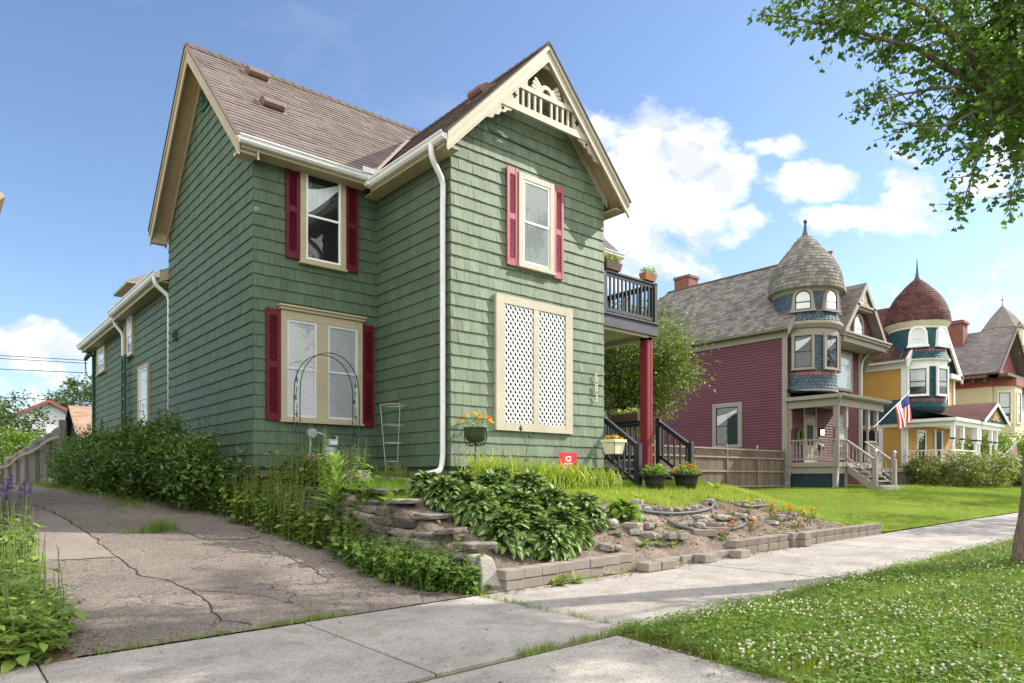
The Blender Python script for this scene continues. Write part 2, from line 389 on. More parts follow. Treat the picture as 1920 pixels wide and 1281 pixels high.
def T_fan():      # small fan shaped leaf
    v = [(0, 0, 0), (-.12, .35, .02), (-.5, .62, .06), (-.42, .9, -.02), (-.1, .86, 0), (0, .97, 0), (.12, .86, 0), (.42, .9, -.04), (.5, .6, .05), (.12, .35, 0)]
    return v, [(0, 9, 8, 7, 6, 5, 4, 3, 2, 1)], None
def T_ball(n=6, rings=3):
    v = [(0, 0, -.5)]; f = []
    for i in range(1, rings + 1):
        a = PI * i / (rings + 1)
        for k in range(n): v.append((.5 * math.sin(a) * math.cos(2 * PI * k / n), .5 * math.sin(a) * math.sin(2 * PI * k / n), -.5 * math.cos(a)))
    v.append((0, 0, .5)); last = len(v) - 1
    for k in range(n): f.append((0, 1 + (k + 1) % n, 1 + k)); f.append((last, last - n + k, last - n + (k + 1) % n))
    for i in range(rings - 1):
        for k in range(n): a = 1 + i * n + k; b = 1 + i * n + (k + 1) % n; f.append((a, b, b + n, a + n))
    return v, f, None
def T_flower(p=7, cup=.25):
    v = [(0, 0, 0)]; f = []
    for k in range(p):
        a = 2 * PI * k / p; d = PI / p * .9
        i = len(v); v += [(.28 * math.cos(a - d), .28 * math.sin(a - d), cup * .3), (.5 * math.cos(a), .5 * math.sin(a), cup), (.28 * math.cos(a + d), .28 * math.sin(a + d), cup * .3)]
        f.append((0, i, i + 1, i + 2))
    return v, f, None
# ------------------------------------------------------------------ terrain
def lerp(tab, x):
    if x <= tab[0][0]: return tab[0][1]
    for (x0, y0), (x1, y1) in zip(tab, tab[1:]):
        if x <= x1: return y0 + (y1 - y0) * (x - x0) / (x1 - x0)
    return tab[-1][1]
def sm(a, b, x):
    k = min(1, max(0, (x - a) / (b - a))); return k * k * (3 - 2 * k)
RAMP = [(6.14, 0), (7.4, .07), (8.7, .18), (11.1, .54), (12.9, .83), (15, .99), (17.6, 1.08), (24, 1.14), (40, 1.14)]
TERR = [(6.14, .0), (6.3, .17), (7.0, .45), (7.8, .80), (8.4, .98), (9, 1.1), (9.6, 1.19), (10.5, 1.27), (11.9, 1.36), (40, 1.36)]
LAWN = [(6.14, 0), (6.5, .05), (9, .3), (12.3, .56), (15, .58), (40, .6)]
def XW(y): return lerp([(6.1, 4.85), (9, 4.75), (11.2, 4.35), (12.2, 4.1), (17, 3.9), (40, 3.9)], y)
def S(x): return .0134 * (x - 5)
def ground(x, y):
    zs = S(x)
    if y <= 6.14: return zs
    dr = lerp(RAMP, y); te = min(lerp(TERR, y), lerp([(10, 1.4), (11.6, 1.08)], x)); la = lerp(LAWN, y)
    k = sm(12.8, 16.5, x); te = te * (1 - k) + la * k
    w = sm(XW(y) - .05, XW(y) + .1, x)
    return zs + dr * (1 - w) + te * w
def gp(x, y, dz=0): return Vector((x, y, ground(x, y) + dz))
def sheet(name, x0, x1, y0, y1, nx, ny, m, dz, inside=None, jit=0, xl=None, xr=None):
    mb = MB(); vs = []
    for j in range(ny + 1):
        y = y0 + (y1 - y0) * j / ny
        a = xl(y) if xl else x0; b = xr(y) if xr else x1
        for i in range(nx + 1):
            x = a + (b - a) * i / nx
            vs.append((x, y, ground(x, y) + dz + (noise.noise((x * 4, y * 4, 3)) + .6 * noise.noise((x * 13, y * 13, 3))) * jit))
    fs = [(j * (nx + 1) + i, j * (nx + 1) + i + 1, (j + 1) * (nx + 1) + i + 1, (j + 1) * (nx + 1) + i) for j in range(ny) for i in range(nx)]
    mb.add(vs, fs); return struct(mb.build(name, m, smooth=True, fixn=False))
# ground everywhere, to the horizon
mb = MB(); xs = [-400, -150, -60, -25] + [-12 + .5 * i for i in range(31)] + [3.6 + .1 * i for i in range(19)] + [5.5 + .5 * i for i in range(70)] + [45, 60, 90, 150, 400]; ys = [-400, -100, -30, -10, -3, 0, 3, 5.5] + [6.05 + .15 * i for i in range(60)] + [15.5, 17, 19, 22, 26, 32, 45, 80, 160, 400]
mb.add([(x, y, ground(min(max(x, -25), 60), y) - .03) for y in ys for x in xs], [(j * len(xs) + i, j * len(xs) + i + 1, (j + 1) * len(xs) + i + 1, (j + 1) * len(xs) + i) for j in range(len(ys) - 1) for i in range(len(xs) - 1)])
struct(mb.build('ground', 'turf_base', smooth=True, fixn=False))
def dl(y): return lerp([(6.1, .85), (9, .75), (12, .55), (16, .1), (21, -1.5), (27, -2.2)], y)
sheet('driveway', 0, 1, 6.16, 26, 22, 90, 'asphalt', .0, xl=dl, xr=lambda y: XW(y) - .02)
sheet('soil_bed', 0, 1, 6.125, 8.5, 120, 40, 'soil', -.004, jit=.035, xl=lambda y: XW(y) - .02, xr=lambda y: lerp([(6.2, 15.3), (7.2, 15.0), (7.9, 13.6), (8.5, 12.5)], y))
sheet('litter_strip', -3, 1, 6.1, 12, 30, 30, 'mulch', -.004, jit=.02, xr=lambda y: dl(y) + .03, xl=lambda y: -3)
sheet('front_yard', 0, 1, 8.35, 14, 60, 30, 'lawn_base', -.005, xl=lambda y: XW(y) + .12, xr=lambda y: 13.)
sheet('lawn', 0, 1, 6.2, 34, 60, 60, 'lawn_base', -.002, xl=lambda y: lerp([(6.2, 15.4), (7.2, 15.1), (7.9, 13.7), (8.4, 12.8), (9, 12.9), (15, 12.9)], y), xr=lambda y: 80)
# sidewalk slabs
mb = MB(); joints = [-5.5, -3.45, -1.4, .62, 2.66, 4.68, 6.68, 8.62] + [8.62 + 1.98 * i for i in range(1, 22)]
for a, b in zip(joints, joints[1:]):
    t = random.uniform(-.004, .006); g = .007
    vs = [(x, y, S(x) + t + dz) for dz in (-.08, 0) for x, y in ((a + g, 3.95), (b - g, 3.95), (b - g, 6.12), (a + g, 6.12))]
    mb.add(vs, [(0, 3, 2, 1), (4, 5, 6, 7), (0, 1, 5, 4), (1, 2, 6, 5), (2, 3, 7, 6), (3, 0, 4, 7)])
o = struct(mb.build('sidewalk', 'concrete')); bevel(o, .006, 2)
mb = MB()
for a, b in ((-1.5, 2.2), (2.2, 4.42)):
    vs = [(x, y, S(x) - .004 + dz) for dz in (-.08, 0) for x, y in ((a + .006, -1.4), (b - .006 + (.0 if b < 4 else -.55), -1.4), (b - .006, 3.86), (a + .006, 3.86))]
    mb.add(vs, [(0, 3, 2, 1), (4, 5, 6, 7), (0, 1, 5, 4), (1, 2, 6, 5), (2, 3, 7, 6), (3, 0, 4, 7)])
o = struct(mb.build('driveway_apron', 'gutterpan')); bevel(o, .006, 2)
mb = MB(); mb.box((-60, -12, -.55), (160, -1.6, -.10)); struct(mb.build('road', 'asphalt'))
mb = MB(); mb.box((4.2, -1.58, -.4), (120, -1.42, .02)); struct(mb.build('kerb', 'concrete'))
# cracks and the smoother patch on the driveway
def strip(pts, w, name, m, dz=.004):
    mb = MB(); vs = []; P = []
    for (a, b) in zip(pts, pts[1:]):
        n = max(2, int(math.dist(a, b) / .07))
        for i in range(n): P.append((a[0] + (b[0] - a[0]) * i / n, a[1] + (b[1] - a[1]) * i / n))
    P.append(pts[-1])
    for i, p in enumerate(P):
        q = P[min(i + 1, len(P) - 1)]; r = P[max(i - 1, 0)]; d = Vector((q[0] - r[0], q[1] - r[1])).normalized(); n = Vector((-d.y, d.x))
        j = noise.noise((p[0] * 3, p[1] * 3, 1)) * .07 + noise.noise((p[0] * 11, p[1] * 11, 5)) * .03; ww = w * (1 + .9 * noise.noise((p[0] * 9, p[1] * 9, 7))) * (.3 if i in (0, len(P) - 1) else 1)
        for s in (-1, 1):
            x = p[0] + n.x * (j + s * ww / 2); y = p[1] + n.y * (j + s * ww / 2); vs.append((x, y, ground(x, y) + dz))
    mb.add(vs, [(2 * i, 2 * i + 1, 2 * i + 3, 2 * i + 2) for i in range(len(P) - 1)]); return mb
M['crack'] = mat('crack fill', (.035, .03, .027), 1., .3)
M['patch'] = mat('smooth asphalt patch', (.215, .185, .16), .95, .12, 2, 60, .18, bump=.3)
# ------------------------------------------------------------------ shingled surfaces
def clip(poly, cvx):
    out = list(poly)
    for i in range(len(cvx)):
        a = cvx[i]; b = cvx[(i + 1) % len(cvx)]; inp = out; out = []
        if not inp: return []
        def side(p): return (b[0] - a[0]) * (p[1] - a[1]) - (b[1] - a[1]) * (p[0] - a[0])
        for j, p in enumerate(inp):
            q = inp[(j + 1) % len(inp)]; sp = side(p); sq = side(q)
            if sp >= 0: out.append(p)
            if (sp > 0 and sq < 0) or (sp < 0 and sq > 0):
                k = sp / (sp - sq); out.append((p[0] + (q[0] - p[0]) * k, p[1] + (q[1] - p[1]) * k))
    res = []
    for p in out:
        if not res or math.dist(p, res[-1]) > 1e-4: res.append(p)
    if len(res) > 2 and math.dist(res[0], res[-1]) < 1e-4: res.pop()
    return res if len(res) > 2 else []
def ccw(poly):
    a = sum(p[0] * q[1] - q[0] * p[1] for p, q in zip(poly, poly[1:] + poly[:1])); return poly if a > 0 else poly[::-1]
def cover(name, O, Sv, Tv, polys, h, wr, th, m, parent, t0=0., gap=.004, jit=.004, top=.003, back=None, tilt=.003):
    O = Vector(O); Sv = Vector(Sv).normalized(); Tv = Vector(Tv).normalized(); Nv = Sv.cross(Tv)
    mb = MB(); polys = [ccw(p) for p in polys]
    for poly in polys:
        mb.add([O + Sv * s + Tv * t for s, t in poly], [tuple(range(len(poly)))])
    smin = min(p[0] for q in polys for p in q); smax = max(p[0] for q in polys for p in q)
    tmin = min(p[1] for q in polys for p in q); tmax = max(p[1] for q in polys for p in q)
    n0 = math.floor((tmin - t0) / h); n1 = math.ceil((tmax - t0) / h)
    for k in range(n0, n1):
        ta = t0 + k * h; s = smin - random.uniform(0, wr[1])
        while s < smax:
            w = random.uniform(*wr); j = random.uniform(-jit, jit); dth = random.uniform(-tilt, tilt); jl = j + random.uniform(-jit, jit) * .4
            rect = [(s + gap / 2, ta + j), (s + w - gap / 2, ta + jl), (s + w - gap / 2, ta + h + .001), (s + gap / 2, ta + h + .001)]
            for poly in polys:
                c = clip(rect, poly)
                if not c: continue
                f = []; b = []
                for (a, t) in c:
                    o = th + dth + (top - th - dth) * min(1, max(0, (t - ta) / h))
                    f.append(O + Sv * a + Tv * t + Nv * o); b.append(O + Sv * a + Tv * t + Nv * .0005)
                n = len(c)
                mb.add(f + b, [tuple(range(n))] + [(i, i + n, (i + 1) % n + n, (i + 1) % n) for i in range(n)])
            s += w
    return mb.build(name, m, parent, fixn=False)
def frame_mtx(O, Sv, Nv):
    O = Vector(O); Sv = Vector(Sv); Nv = Vector(Nv)
    return Matrix(((Sv.x, Nv.x, 0, O.x), (Sv.y, Nv.y, 0, O.y), (Sv.z, Nv.z, 1, O.z), (0, 0, 0, 1)))
def lb(mb, F, a, b, mi=0): mb.box(a, b, mi, F)
def window(parent, O, Sv, Nv, w, h, case='tan', sashm='white', cw=.1, backing='room', blind=None, head=.0, sill=True, y0=.02, split=.5, name='window', lights=None, label=None, glass='glass'):
    """double-hung window unit; O = bottom left corner of the casing on the wall plane"""
    F = frame_mtx(O, Sv, Nv); mb = MB(); d = y0 + .045
    lb(mb, F, (0, 0, 0), (cw, d, h)); lb(mb, F, (w - cw, 0, 0), (w, d, h)); lb(mb, F, (cw, 0, h - cw - head), (w - cw, d, h)); lb(mb, F, (cw, 0, 0), (w - cw, d, cw * .55))
    if sill: lb(mb, F, (-.02, 0, -.045), (w + .02, d + .03, -.002))
    if head: lb(mb, F, (-.03, 0, h + .002), (w + .03, d + .04, h + .05)); lb(mb, F, (-.05, 0, h + .052), (w + .05, d + .07, h + .085))
    cas = mb.build(name, case, parent); bevel(cas, .004, 1)
    if label: cas['label'] = label
    ops = lights or [(cw, w - cw)]
    z0 = cw * .55; z1 = h - cw - head
    for (xa, xb) in ops:
        if len(ops) > 1 and xb < w - cw - .01:
            mb = MB(); lb(mb, F, (xb, 0, z0), (xb + (ops[1][0] - xb), d - .002, z1)); mb.build('mullion', case, cas)
        sw = .038
        mb = MB(); zm = z0 + (z1 - z0) * split
        for za, zb, dd in ((z0, zm + .02, .028), (zm - .02, z1, .038)):
            lb(mb, F, (xa, y0 - .01, za), (xa + sw, y0 + dd - .004, zb)); lb(mb, F, (xb - sw, y0 - .01, za), (xb, y0 + dd - .004, zb))
            lb(mb, F, (xa + sw, y0 - .01, za), (xb - sw, y0 + dd - .005, za + sw)); lb(mb, F, (xa + sw, y0 - .01, zb - sw), (xb - sw, y0 + dd - .005, zb))
        mb.build('sash', sashm, cas)
        mb = MB(); lb(mb, F, (xa + .01, y0 - .003, z0 + .01), (xb - .01, y0 + .001, z1 - .01)); mb.build('backing', backing, cas)
        if blind == 'slats':
            mb = MB(); n = int((z1 - z0 - .06) / .035)
            for i in range(n):
                z = z0 + .03 + i * .035
                vs = [(xa + .03, y0 + .003, z), (xb - .03, y0 + .003, z), (xb - .03, y0 + .009, z + .030), (xa + .03, y0 + .009, z + .030)]
                mb.add([F @ Vector(v) for v in vs], [(0, 1, 2, 3)])
            mb.build('blind', 'blind', cas, fixn=False)
        elif blind == 'curtain' or blind == 'half':
            mb = MB(); vs = []; n = 40; zt = z1 - .02; zb = z0 + .02 if blind == 'curtain' else z0 + (z1 - z0) * .3
            for i in range(n + 1):
                x = xa + .02 + (xb - xa - .04) * i / n; y = y0 + .006 + .003 * math.sin(i * 1.3)
                vs += [F @ Vector((x, y, zb)), F @ Vector((x, y, zt))]
            mb.add(vs, [(2 * i, 2 * i + 2, 2 * i + 3, 2 * i + 1) for i in range(n)]); mb.build('curtain', 'curtain', cas, smooth=True)
        elif blind == 'swag':
            mb = MB(); zt = z1 - .02
            pts = [((xa + .02), z0 + (z1 - z0) * .42), ((xa + .02), zt), ((xb - .03), zt), ((xb - .03), zt - .12)]
            vs = []
            for i in range(9):
                k = i / 8; a = (xa + .02 + (xb - xa - .05) * k, z0 + (z1 - z0) * (.52 + .36 * k ** 1.2)); b = (a[0], min(zt, a[1] + .1 + .35 * (1 - k)))
                vs += [F @ Vector((a[0], y0 + .006 + .003 * math.sin(i * 2), a[1])), F @ Vector((b[0], y0 + .007, b[1]))]
            mb.add(vs, [(2 * i, 2 * i + 2, 2 * i + 3, 2 * i + 1) for i in range(8)]); mb.build('curtain', 'curtain', cas)
        mb = MB(); q_ = sw * .6; mb.add([F @ Vector(v) for v in ((xa + q_, y0 + .015, z0 + q_), (xb - q_, y0 + .015, z0 + q_), (xb - q_, y0 + .015, z1 - q_), (xa + q_, y0 + .015, z1 - q_))], [(0, 1, 2, 3)]); mb.build('pane', glass, cas, fixn=False)
    return cas
def shutter(parent, O, Sv, Nv, w, h, m):
    F = frame_mtx(O, Sv, Nv); mb = MB(); st = w * .23; y0 = .034; y1 = .062
    lb(mb, F, (0, y0, 0), (st, y1, h)); lb(mb, F, (w - st, y0, 0), (w, y1, h)); lb(mb, F, (st, y0, 0), (w - st, y1 - .004, .12)); lb(mb, F, (st, y0, h - .12), (w - st, y1 - .004, h)); lb(mb, F, (st, y0, h * .5 - .05), (w - st, y1 - .004, h * .5 + .05))
    lb(mb, F, (st, y0 - .01, .1), (w - st, y0 + .004, h - .1))
    for za, zb in ((.12, h * .5 - .05), (h * .5 + .05, h - .12)):
        n = int((zb - za) / .036)
        for i in range(n):
            z = za + (zb - za) * i / n
            vs = [(st, y0 + .004, z + .030), (w - st, y0 + .004, z + .030), (w - st, y1 - .008, z + .004), (st, y1 - .008, z + .004), (st, y0 + .004, z + .036), (w - st, y0 + .004, z + .036), (w - st, y1 - .004, z + .012), (st, y1 - .004, z + .012)]
            mb.add([F @ Vector(v) for v in vs], [(0, 1, 2, 3), (4, 5, 6, 7), (0, 1, 5, 4), (1, 2, 6, 5), (2, 3, 7, 6), (3, 0, 4, 7)])
    return mb.build('shutter', m, parent)
def gutter(parent, p, q, out, m='gutter', k=1.):
    p = Vector(p); q = Vector(q); o = Vector(out)
    prof = [(0, -.12), (.07, -.12), (.10, -.085), (.105, -.045), (.125, -.02), (.125, 0), (.112, 0), (.108, -.03), (.01, -.03), (.01, 0), (0, 0)]
    mb = MB(); mb.prism([p + o * a * k + Vector((0, 0, z * k)) for a, z in prof], q - p); return mb.build('gutter', m, parent)
def boxes(name, m, par, *bx):
    out = []
    for a, b in bx: mb = MB(); mb.box(a, b); out.append(mb.build(name, m, par))
    return out[0]
# ------------------------------------------------------------------ the green house
X, Y, Z = Vector((1, 0, 0)), Vector((0, 1, 0)), Vector((0, 0, 1))
H = thing('green_house', 'two-storey green shingled house with a tan fretwork gable and burgundy shutters', 'house', (6.64, 9.44, 1.3))
E_ = .207; ZB = 1.50; SW = (.10, .24)
def wallc(name, O, Sv, poly, **k): return cover(name, O, Sv, Z, [poly], E_, k.get('wr', SW), .023, k.get('m', 'green'), H, t0=ZB, jit=.004)
wallc('front_wall', (4.27, 11.9, 0), X, [(0, ZB), (2.37, ZB), (2.37, 6.95), (0, 6.95)])
wallc('side_wall', (4.27, 17.27, 0), -Y, [(0, 1.2), (5.37, 1.2), (5.37, 6.99), (2.82, 9.52), (0, 6.99)])
wallc('wing_side_wall', (6.64, 11.9, 0), -Y, [(0, ZB), (2.46, ZB), (2.46, 6.93), (0, 6.93)], wr=(.3, .9))
wallc('wing_front_wall', (6.64, 9.44, 0), X, [(0, ZB), (3.74, ZB), (3.74, 6.93), (1.87, 8.84), (0, 6.93)], m='green_sunlit')
wallc('wing_side_wall', (10.38, 9.44, 0), Y, [(0, ZB), (2.46, ZB), (2.46, 6.93), (0, 6.93)])
wallc('balcony_wall', (10.38, 11.9, 0), X, [(0, ZB), (2.6, ZB), (2.6, 6.95), (0, 6.95)])
wallc('rear_side_wall', (4.38, 22.35, 0), -Y, [(0, 1.2), (5.08, 1.2), (5.08, 5.95), (0, 5.95)])
wallc('rear_side_wall', (4.55, 28.1, 0), -Y, [(0, 1.2), (5.75, 1.2), (5.75, 5.9), (0, 5.9)])
wallc('rear_end_wall', (12.9, 28.1, 0), -X, [(0, 1.2), (8.35, 1.2), (8.35, 5.9), (0, 5.9)])
mb = MB()
for a, b in (((4.29, 11.92, 1.45), (12.98, 17.25, 7.0)), ((6.66, 9.46, 1.45), (10.36, 11.92, 6.95)), ((4.40, 17.2, 1.1), (12.9, 22.33, 6.0)), ((4.57, 22.3, 1.1), (12.88, 28.08, 5.9))): mb.box(a, b)
mb.prism([(4.29, 11.95, 6.9), (4.29, 17.2, 6.9), (4.29, 14.47, 9.5)], (8.6, 0, 0)); mb.prism([(6.68, 9.46, 6.9), (10.34, 9.46, 6.9), (8.51, 9.46, 8.8)], (0, 4, 0))
mb.build('wall_core', 'green_trim', H)
mb = MB()
for a, b in (((4.31, 11.94, .6), (12.9, 17.2, 1.495)), ((6.68, 9.48, .6), (10.34, 11.94, 1.495))): mb.box(a, b)
mb.build('foundation', 'found', H)
M['ridge'] = mat('dark roof edge', (.095, .075, .066), .9, .15)
# roofs
def rcover(O, Sv, Tv, polys, m='roof', h=.145, wr=(.18, .42), th=.013, par=None, nm='roof'):
    return cover(nm, O, Sv, Tv, polys, h, wr, th, m, par or H, gap=.004, jit=.006, top=.002, tilt=.005)
def slab(O, Sv, Tv, polys, d, m, par, nm='roof_deck'):
    O = Vector(O); Sv = Vector(Sv).normalized(); Tv = Vector(Tv).normalized(); Nv = Sv.cross(Tv); mb = MB()
    for p in polys: mb.prism([O + Sv * a + Tv * b - Nv * .004 for a, b in p], -Nv * d)
    return mb.build(nm, m, par)
pl = [(0, 0), (2.39, 0), (4.59, 3.05), (4.59, 4.08), (0, 4.08)]; pr = [(4.59, 3.05), (6.79, 0), (9.43, 0), (9.43, 4.08), (4.59, 4.08)]
tm = (0, 2.92, 2.85)
roof_main = rcover((3.92, 11.55, 6.93), X, tm, [pl, pr]); slab((3.92, 11.55, 6.93), X, tm, [pl, pr], .1, 'tan_dark', H)
tb = (0, -2.92, 2.85); rcover((13.35, 17.4, 6.93), -X, tb, [[(0, 0), (9.43, 0), (9.43, 4.08), (0, 4.08)]]); slab((13.35, 17.4, 6.93), -X, tb, [[(0, 0), (9.43, 0), (9.43, 4.08), (0, 4.08)]], .1, 'tan_dark', H)
twl = (2.2, 0, 2.26); wl = [(2.45, 0), (4.92, 0), (4.92, 3.154), (.27, 3.154)]
wing_roof = rcover((6.31, 14.0, 6.8), -Y, twl, [wl]); slab((6.31, 14.0, 6.8), -Y, twl, [wl], .1, 'tan_dark', H)
twr = (-2.2, 0, 2.26); wr_ = [(0, 0), (2.47, 0), (4.65, 3.154), (0, 3.154)]
rcover((10.71, 9.08, 6.8), Y, twr, [wr_]); slab((10.71, 9.08, 6.8), Y, twr, [wr_], .1, 'tan_dark', H)
trr = (4, 0, 1.9)
for y0, y1, u0, z0 in ((17.3, 22.5, 4.08, 6.05), (22.4, 28.6, 4.2, 6.0)):
    rcover((u0, y1, z0), -Y, trr, [[(0, 0), (y1 - y0, 0), (y1 - y0, 4.4), (0, 4.4)]]); slab((u0, y1, z0), -Y, trr, [[(0, 0), (y1 - y0, 0), (y1 - y0, 4.4), (0, 4.4)]], .1, 'tan_dark', H)
    gutter(H, (u0, y0, z0 - .01), (u0, y1, z0 - .01), -X, k=1.25)
    mb = MB(); mb.box((u0 + .0, y0 + .01, z0 - .26), (u0 + .03, y1 - .01, z0 - .13)); mb.box((u0 + .03, y0 + .02, z0 - .25), (u0 + .4, y1 - .02, z0 - .22)); mb.build('fascia', 'tan', H)
    mb = MB(); mb.prism([(u0, y0 - .002, z0 - .25), (u0 + .45, y0 - .002, z0 - .05), (u0 + .45, y0 - .002, z0 + .19), (u0, y0 - .002, z0 - .02)], (0, .05, 0)); mb.build('rake_board', 'tan', H)
# ridge caps
def caps(p, q, n, parent, w=.10, m='ridge'):
    p = Vector(p); q = Vector(q); mb = MB(); d = (q - p) / n; side = d.cross(Z).normalized()
    for i in range(n):
        a = p + d * i; b = a + d * 1.12; dz = Vector((0, 0, .02 + .012)); e = Vector((0, 0, .018))
        vs = [a + side * w - Z * w, a + dz, a - side * w - Z * w, b + side * w - Z * w + e, b + dz + e, b - side * w - Z * w + e]
        mb.add(vs, [(0, 1, 4, 3), (1, 2, 5, 4), (3, 4, 5)])
    return mb.build('ridge_cap', m, parent, fixn=False)
caps((13.3, 14.47, 9.80), (3.92, 14.47, 9.80), 44, roof_main); caps((8.51, 13.7, 9.08), (8.51, 9.07, 9.08), 22, wing_roof)
mb = MB(); a = Vector((6.31, 11.55, 6.9)); b = Vector((8.45, 13.68, 9.02)); n = Vector((-.4, -.4, .8)).normalized(); w = (b - a).cross(n).normalized() * .085
mb.add([a + w + n * .035, a - w + n * .035, b - w * .6 + n * .035, b + w * .6 + n * .035], [(0, 1, 2, 3)]); mb.build('valley_flashing', 'flash', roof_main)
mb = MB(); mb.box((6.08, 11.40, 6.90), (6.34, 11.41, 7.0)); mb.box((6.30, 11.36, 6.90), (6.31, 11.55, 7.0)); mb.build('splash_guard', 'gutter', roof_main)
# roof vents: domed boxes
def roof_vent(c, Sv, Tv, par):
    c = Vector(c); Sv = Vector(Sv).normalized(); Tv = Vector(Tv).normalized(); Nv = Sv.cross(Tv); mb = MB()
    mb.prism([c + Sv * a + Tv * b for a, b in ((-.27, -.22), (.27, -.22), (.27, .22), (-.27, .22))], Nv * .018)
    prof = [(-.13, .02), (-.15, .06), (-.14, .13), (-.08, .165), (.05, .15), (.14, .08), (.16, .02)]
    mb.prism([c + Sv * -.2 + Tv * t + Nv * n_ for t, n_ in prof], Sv * .4)
    return bevel(mb.build('roof_vent', 'vent', par), .012, 2)
def onmain(u, z): k = (z - 6.93) / 2.85; return (u, 11.55 + 2.92 * k, z)
roof_vent(onmain(5.14, 9.48), X, tm, roof_main); roof_vent(onmain(5.0, 8.33), X, tm, roof_main)
roof_vent((8.06, 10.45, 8.6), -Y, twl, wing_roof)
# rakes of the side gable (outer boards with a moulding, inner frieze)
def rake(parent, p, q, nout, w, d, m='tan', nm='rake_board', drop=0.):
    """board under the roof edge from p to q (edge line), facing nout, depth w downwards"""
    p = Vector(p); q = Vector(q); n = Vector(nout); mb = MB()
    dd = Vector((0, 0, -1))
    mb.prism([p + dd * (drop + 0.0), q + dd * (drop + 0.0), q + dd * (drop + w), p + dd * (drop + w)], n * d)
    return mb
for (p, q) in (((3.92, 11.55, 6.93), (3.92, 14.47, 9.78)), ((3.92, 17.4, 6.93), (3.92, 14.47, 9.78))):
    mb = rake(H, p, q, -X, .30, .025, drop=.02); mb2 = rake(H, p, q, -X, .09, .05, drop=.018); mb.add(mb2.v, mb2.f)
    mb.build('rake_board', 'tan', H)
    pp = Vector(p) + Vector((.325, 0, 0)); qq = Vector(q) + Vector((.325, 0, 0))
    mb = rake(H, pp, qq, -X, .17, .03, drop=.155); mb.build('frieze_board', 'tan', H)
    mb = rake(H, p, q, -X, .035, .07, drop=-.016); mb.build('drip_edge', 'ridge', H)
# eave returns and fascias
boxes('eave_return', 'tan', H, ((3.93, 17.28, 6.66), (4.24, 17.44, 6.9)), ((3.93, 11.61, 6.68), (4.24, 11.88, 6.735)))
mb = MB(); mb.box((3.95, 11.56, 6.74), (6.3, 11.60, 6.90)); mb.box((4.25, 11.60, 6.74), (6.3, 11.87, 6.77)); mb.build('fascia', 'tan', H)
mb = MB(); mb.box((6.32, 9.14, 6.62), (6.36, 11.56, 6.78)); mb.box((6.36, 9.14, 6.62), (6.61, 11.87, 6.65)); mb.build('fascia', 'tan', H)
mb = MB(); mb.box((10.66, 9.14, 6.62), (10.70, 11.56, 6.78)); mb.box((10.41, 9.14, 6.62), (10.66, 11.87, 6.65)); mb.build('fascia', 'tan', H)
mb = MB(); mb.box((10.75, 11.56, 6.74), (13.3, 11.60, 6.9)); mb.box((10.45, 11.60, 6.74), (13.3, 11.87, 6.77)); mb.build('fascia', 'white', H)
gutter(H, (3.90, 11.555, 6.915), (6.31, 11.555, 6.915), -Y); gutter(H, (6.315, 11.555, 6.80), (6.315, 9.06, 6.80), -X); gutter(H, (10.705, 9.06, 6.78), (10.705, 11.5, 6.78), X); gutter(H, (10.85, 11.555, 6.915), (13.37, 11.555, 6.915), -Y)
mb = MB(); mb.box((6.19, 11.43, 6.70), (6.33, 11.56, 6.92)); mb.build('gutter', 'gutter', H)
# downspouts
def spout(pts, par=H, r=.048):
    mb = MB(); P = []
    pts = [Vector(p) for p in pts]
    for i, p in enumerate(pts):
        if 0 < i < len(pts) - 1:
            a = (pts[i - 1] - p); b = (pts[i + 1] - p); ra = min(.11, a.length * .45); rb = min(.11, b.length * .45)
            pa = p + a.normalized() * ra; pb = p + b.normalized() * rb
            for k in (0, .33, .66, 1): P.append(pa * (1 - k) ** 2 + p * 2 * k * (1 - k) + pb * k * k)
        else: P.append(p)
    mb.tube(P, r, 10); return mb.build('downspout', 'gutter', par, smooth=True)
spout([(6.25, 9.42, 6.72), (6.25, 9.42, 6.50), (6.55, 9.52, 6.22), (6.555, 9.54, 5.8), (6.555, 9.54, 1.62), (6.5, 9.52, 1.42), (5.98, 9.45, 1.33)])
spout([(4.0, 17.42, 5.93), (4.0, 17.42, 5.75), (4.30, 17.36, 5.5), (4.30, 17.36, 5.2), (4.30, 17.36, 1.4)])
spout([(4.13, 22.55, 5.9), (4.13, 22.55, 5.72), (4.33, 22.46, 5.45), (4.33, 22.46, 5.2), (4.33, 22.46, 1.4)])
mb = MB(); mb.box((4.50, 28.02, 1.3), (4.55, 28.13, 5.85)); mb.build('corner_board', 'green_trim', H)
mb = MB(); mb.box((4.33, 22.28, 4.7), (4.40, 22.38, 5.88)); mb.build('corner_board', 'tan', H)
# windows

window(H, (5.08, 11.9, 5.17), X, -Y, .88, 1.74, 'tan', 'white', .105, 'dark', 'swag', y0=.034)
shutter(H, (4.82, 11.9, 5.19), X, -Y, .25, 1.74, 'red'); shutter(H, (5.965, 11.9, 5.16), X, -Y, .25, 1.74, 'red')
window(H, (4.73, 11.9, 2.33), X, -Y, 1.57, 1.92, 'tan', 'bluewhite', .105, 'room', 'slats', head=.05, y0=.034, lights=[(.105, .655), (.87, 1.465)])
shutter(H, (4.47, 11.9, 2.31), X, -Y, .25, 1.94, 'red'); shutter(H, (6.31, 11.9, 2.27), X, -Y, .24, 1.94, 'red')
window(H, (8.08, 9.44, 5.12), X, -Y, .87, 1.66, 'cream', 'white', .11, 'room', 'curtain', y0=.034)
shutter(H, (7.82, 9.44, 5.08), X, -Y, .25, 1.74, 'red_sunlit'); shutter(H, (8.96, 9.44, 5.05), X, -Y, .25, 1.74, 'red_sunlit')
window(H, (4.38, 21.95, 4.72), -Y, -X, .72, 1.15, 'tan', 'white', .07, 'room', 'half', y0=.034)
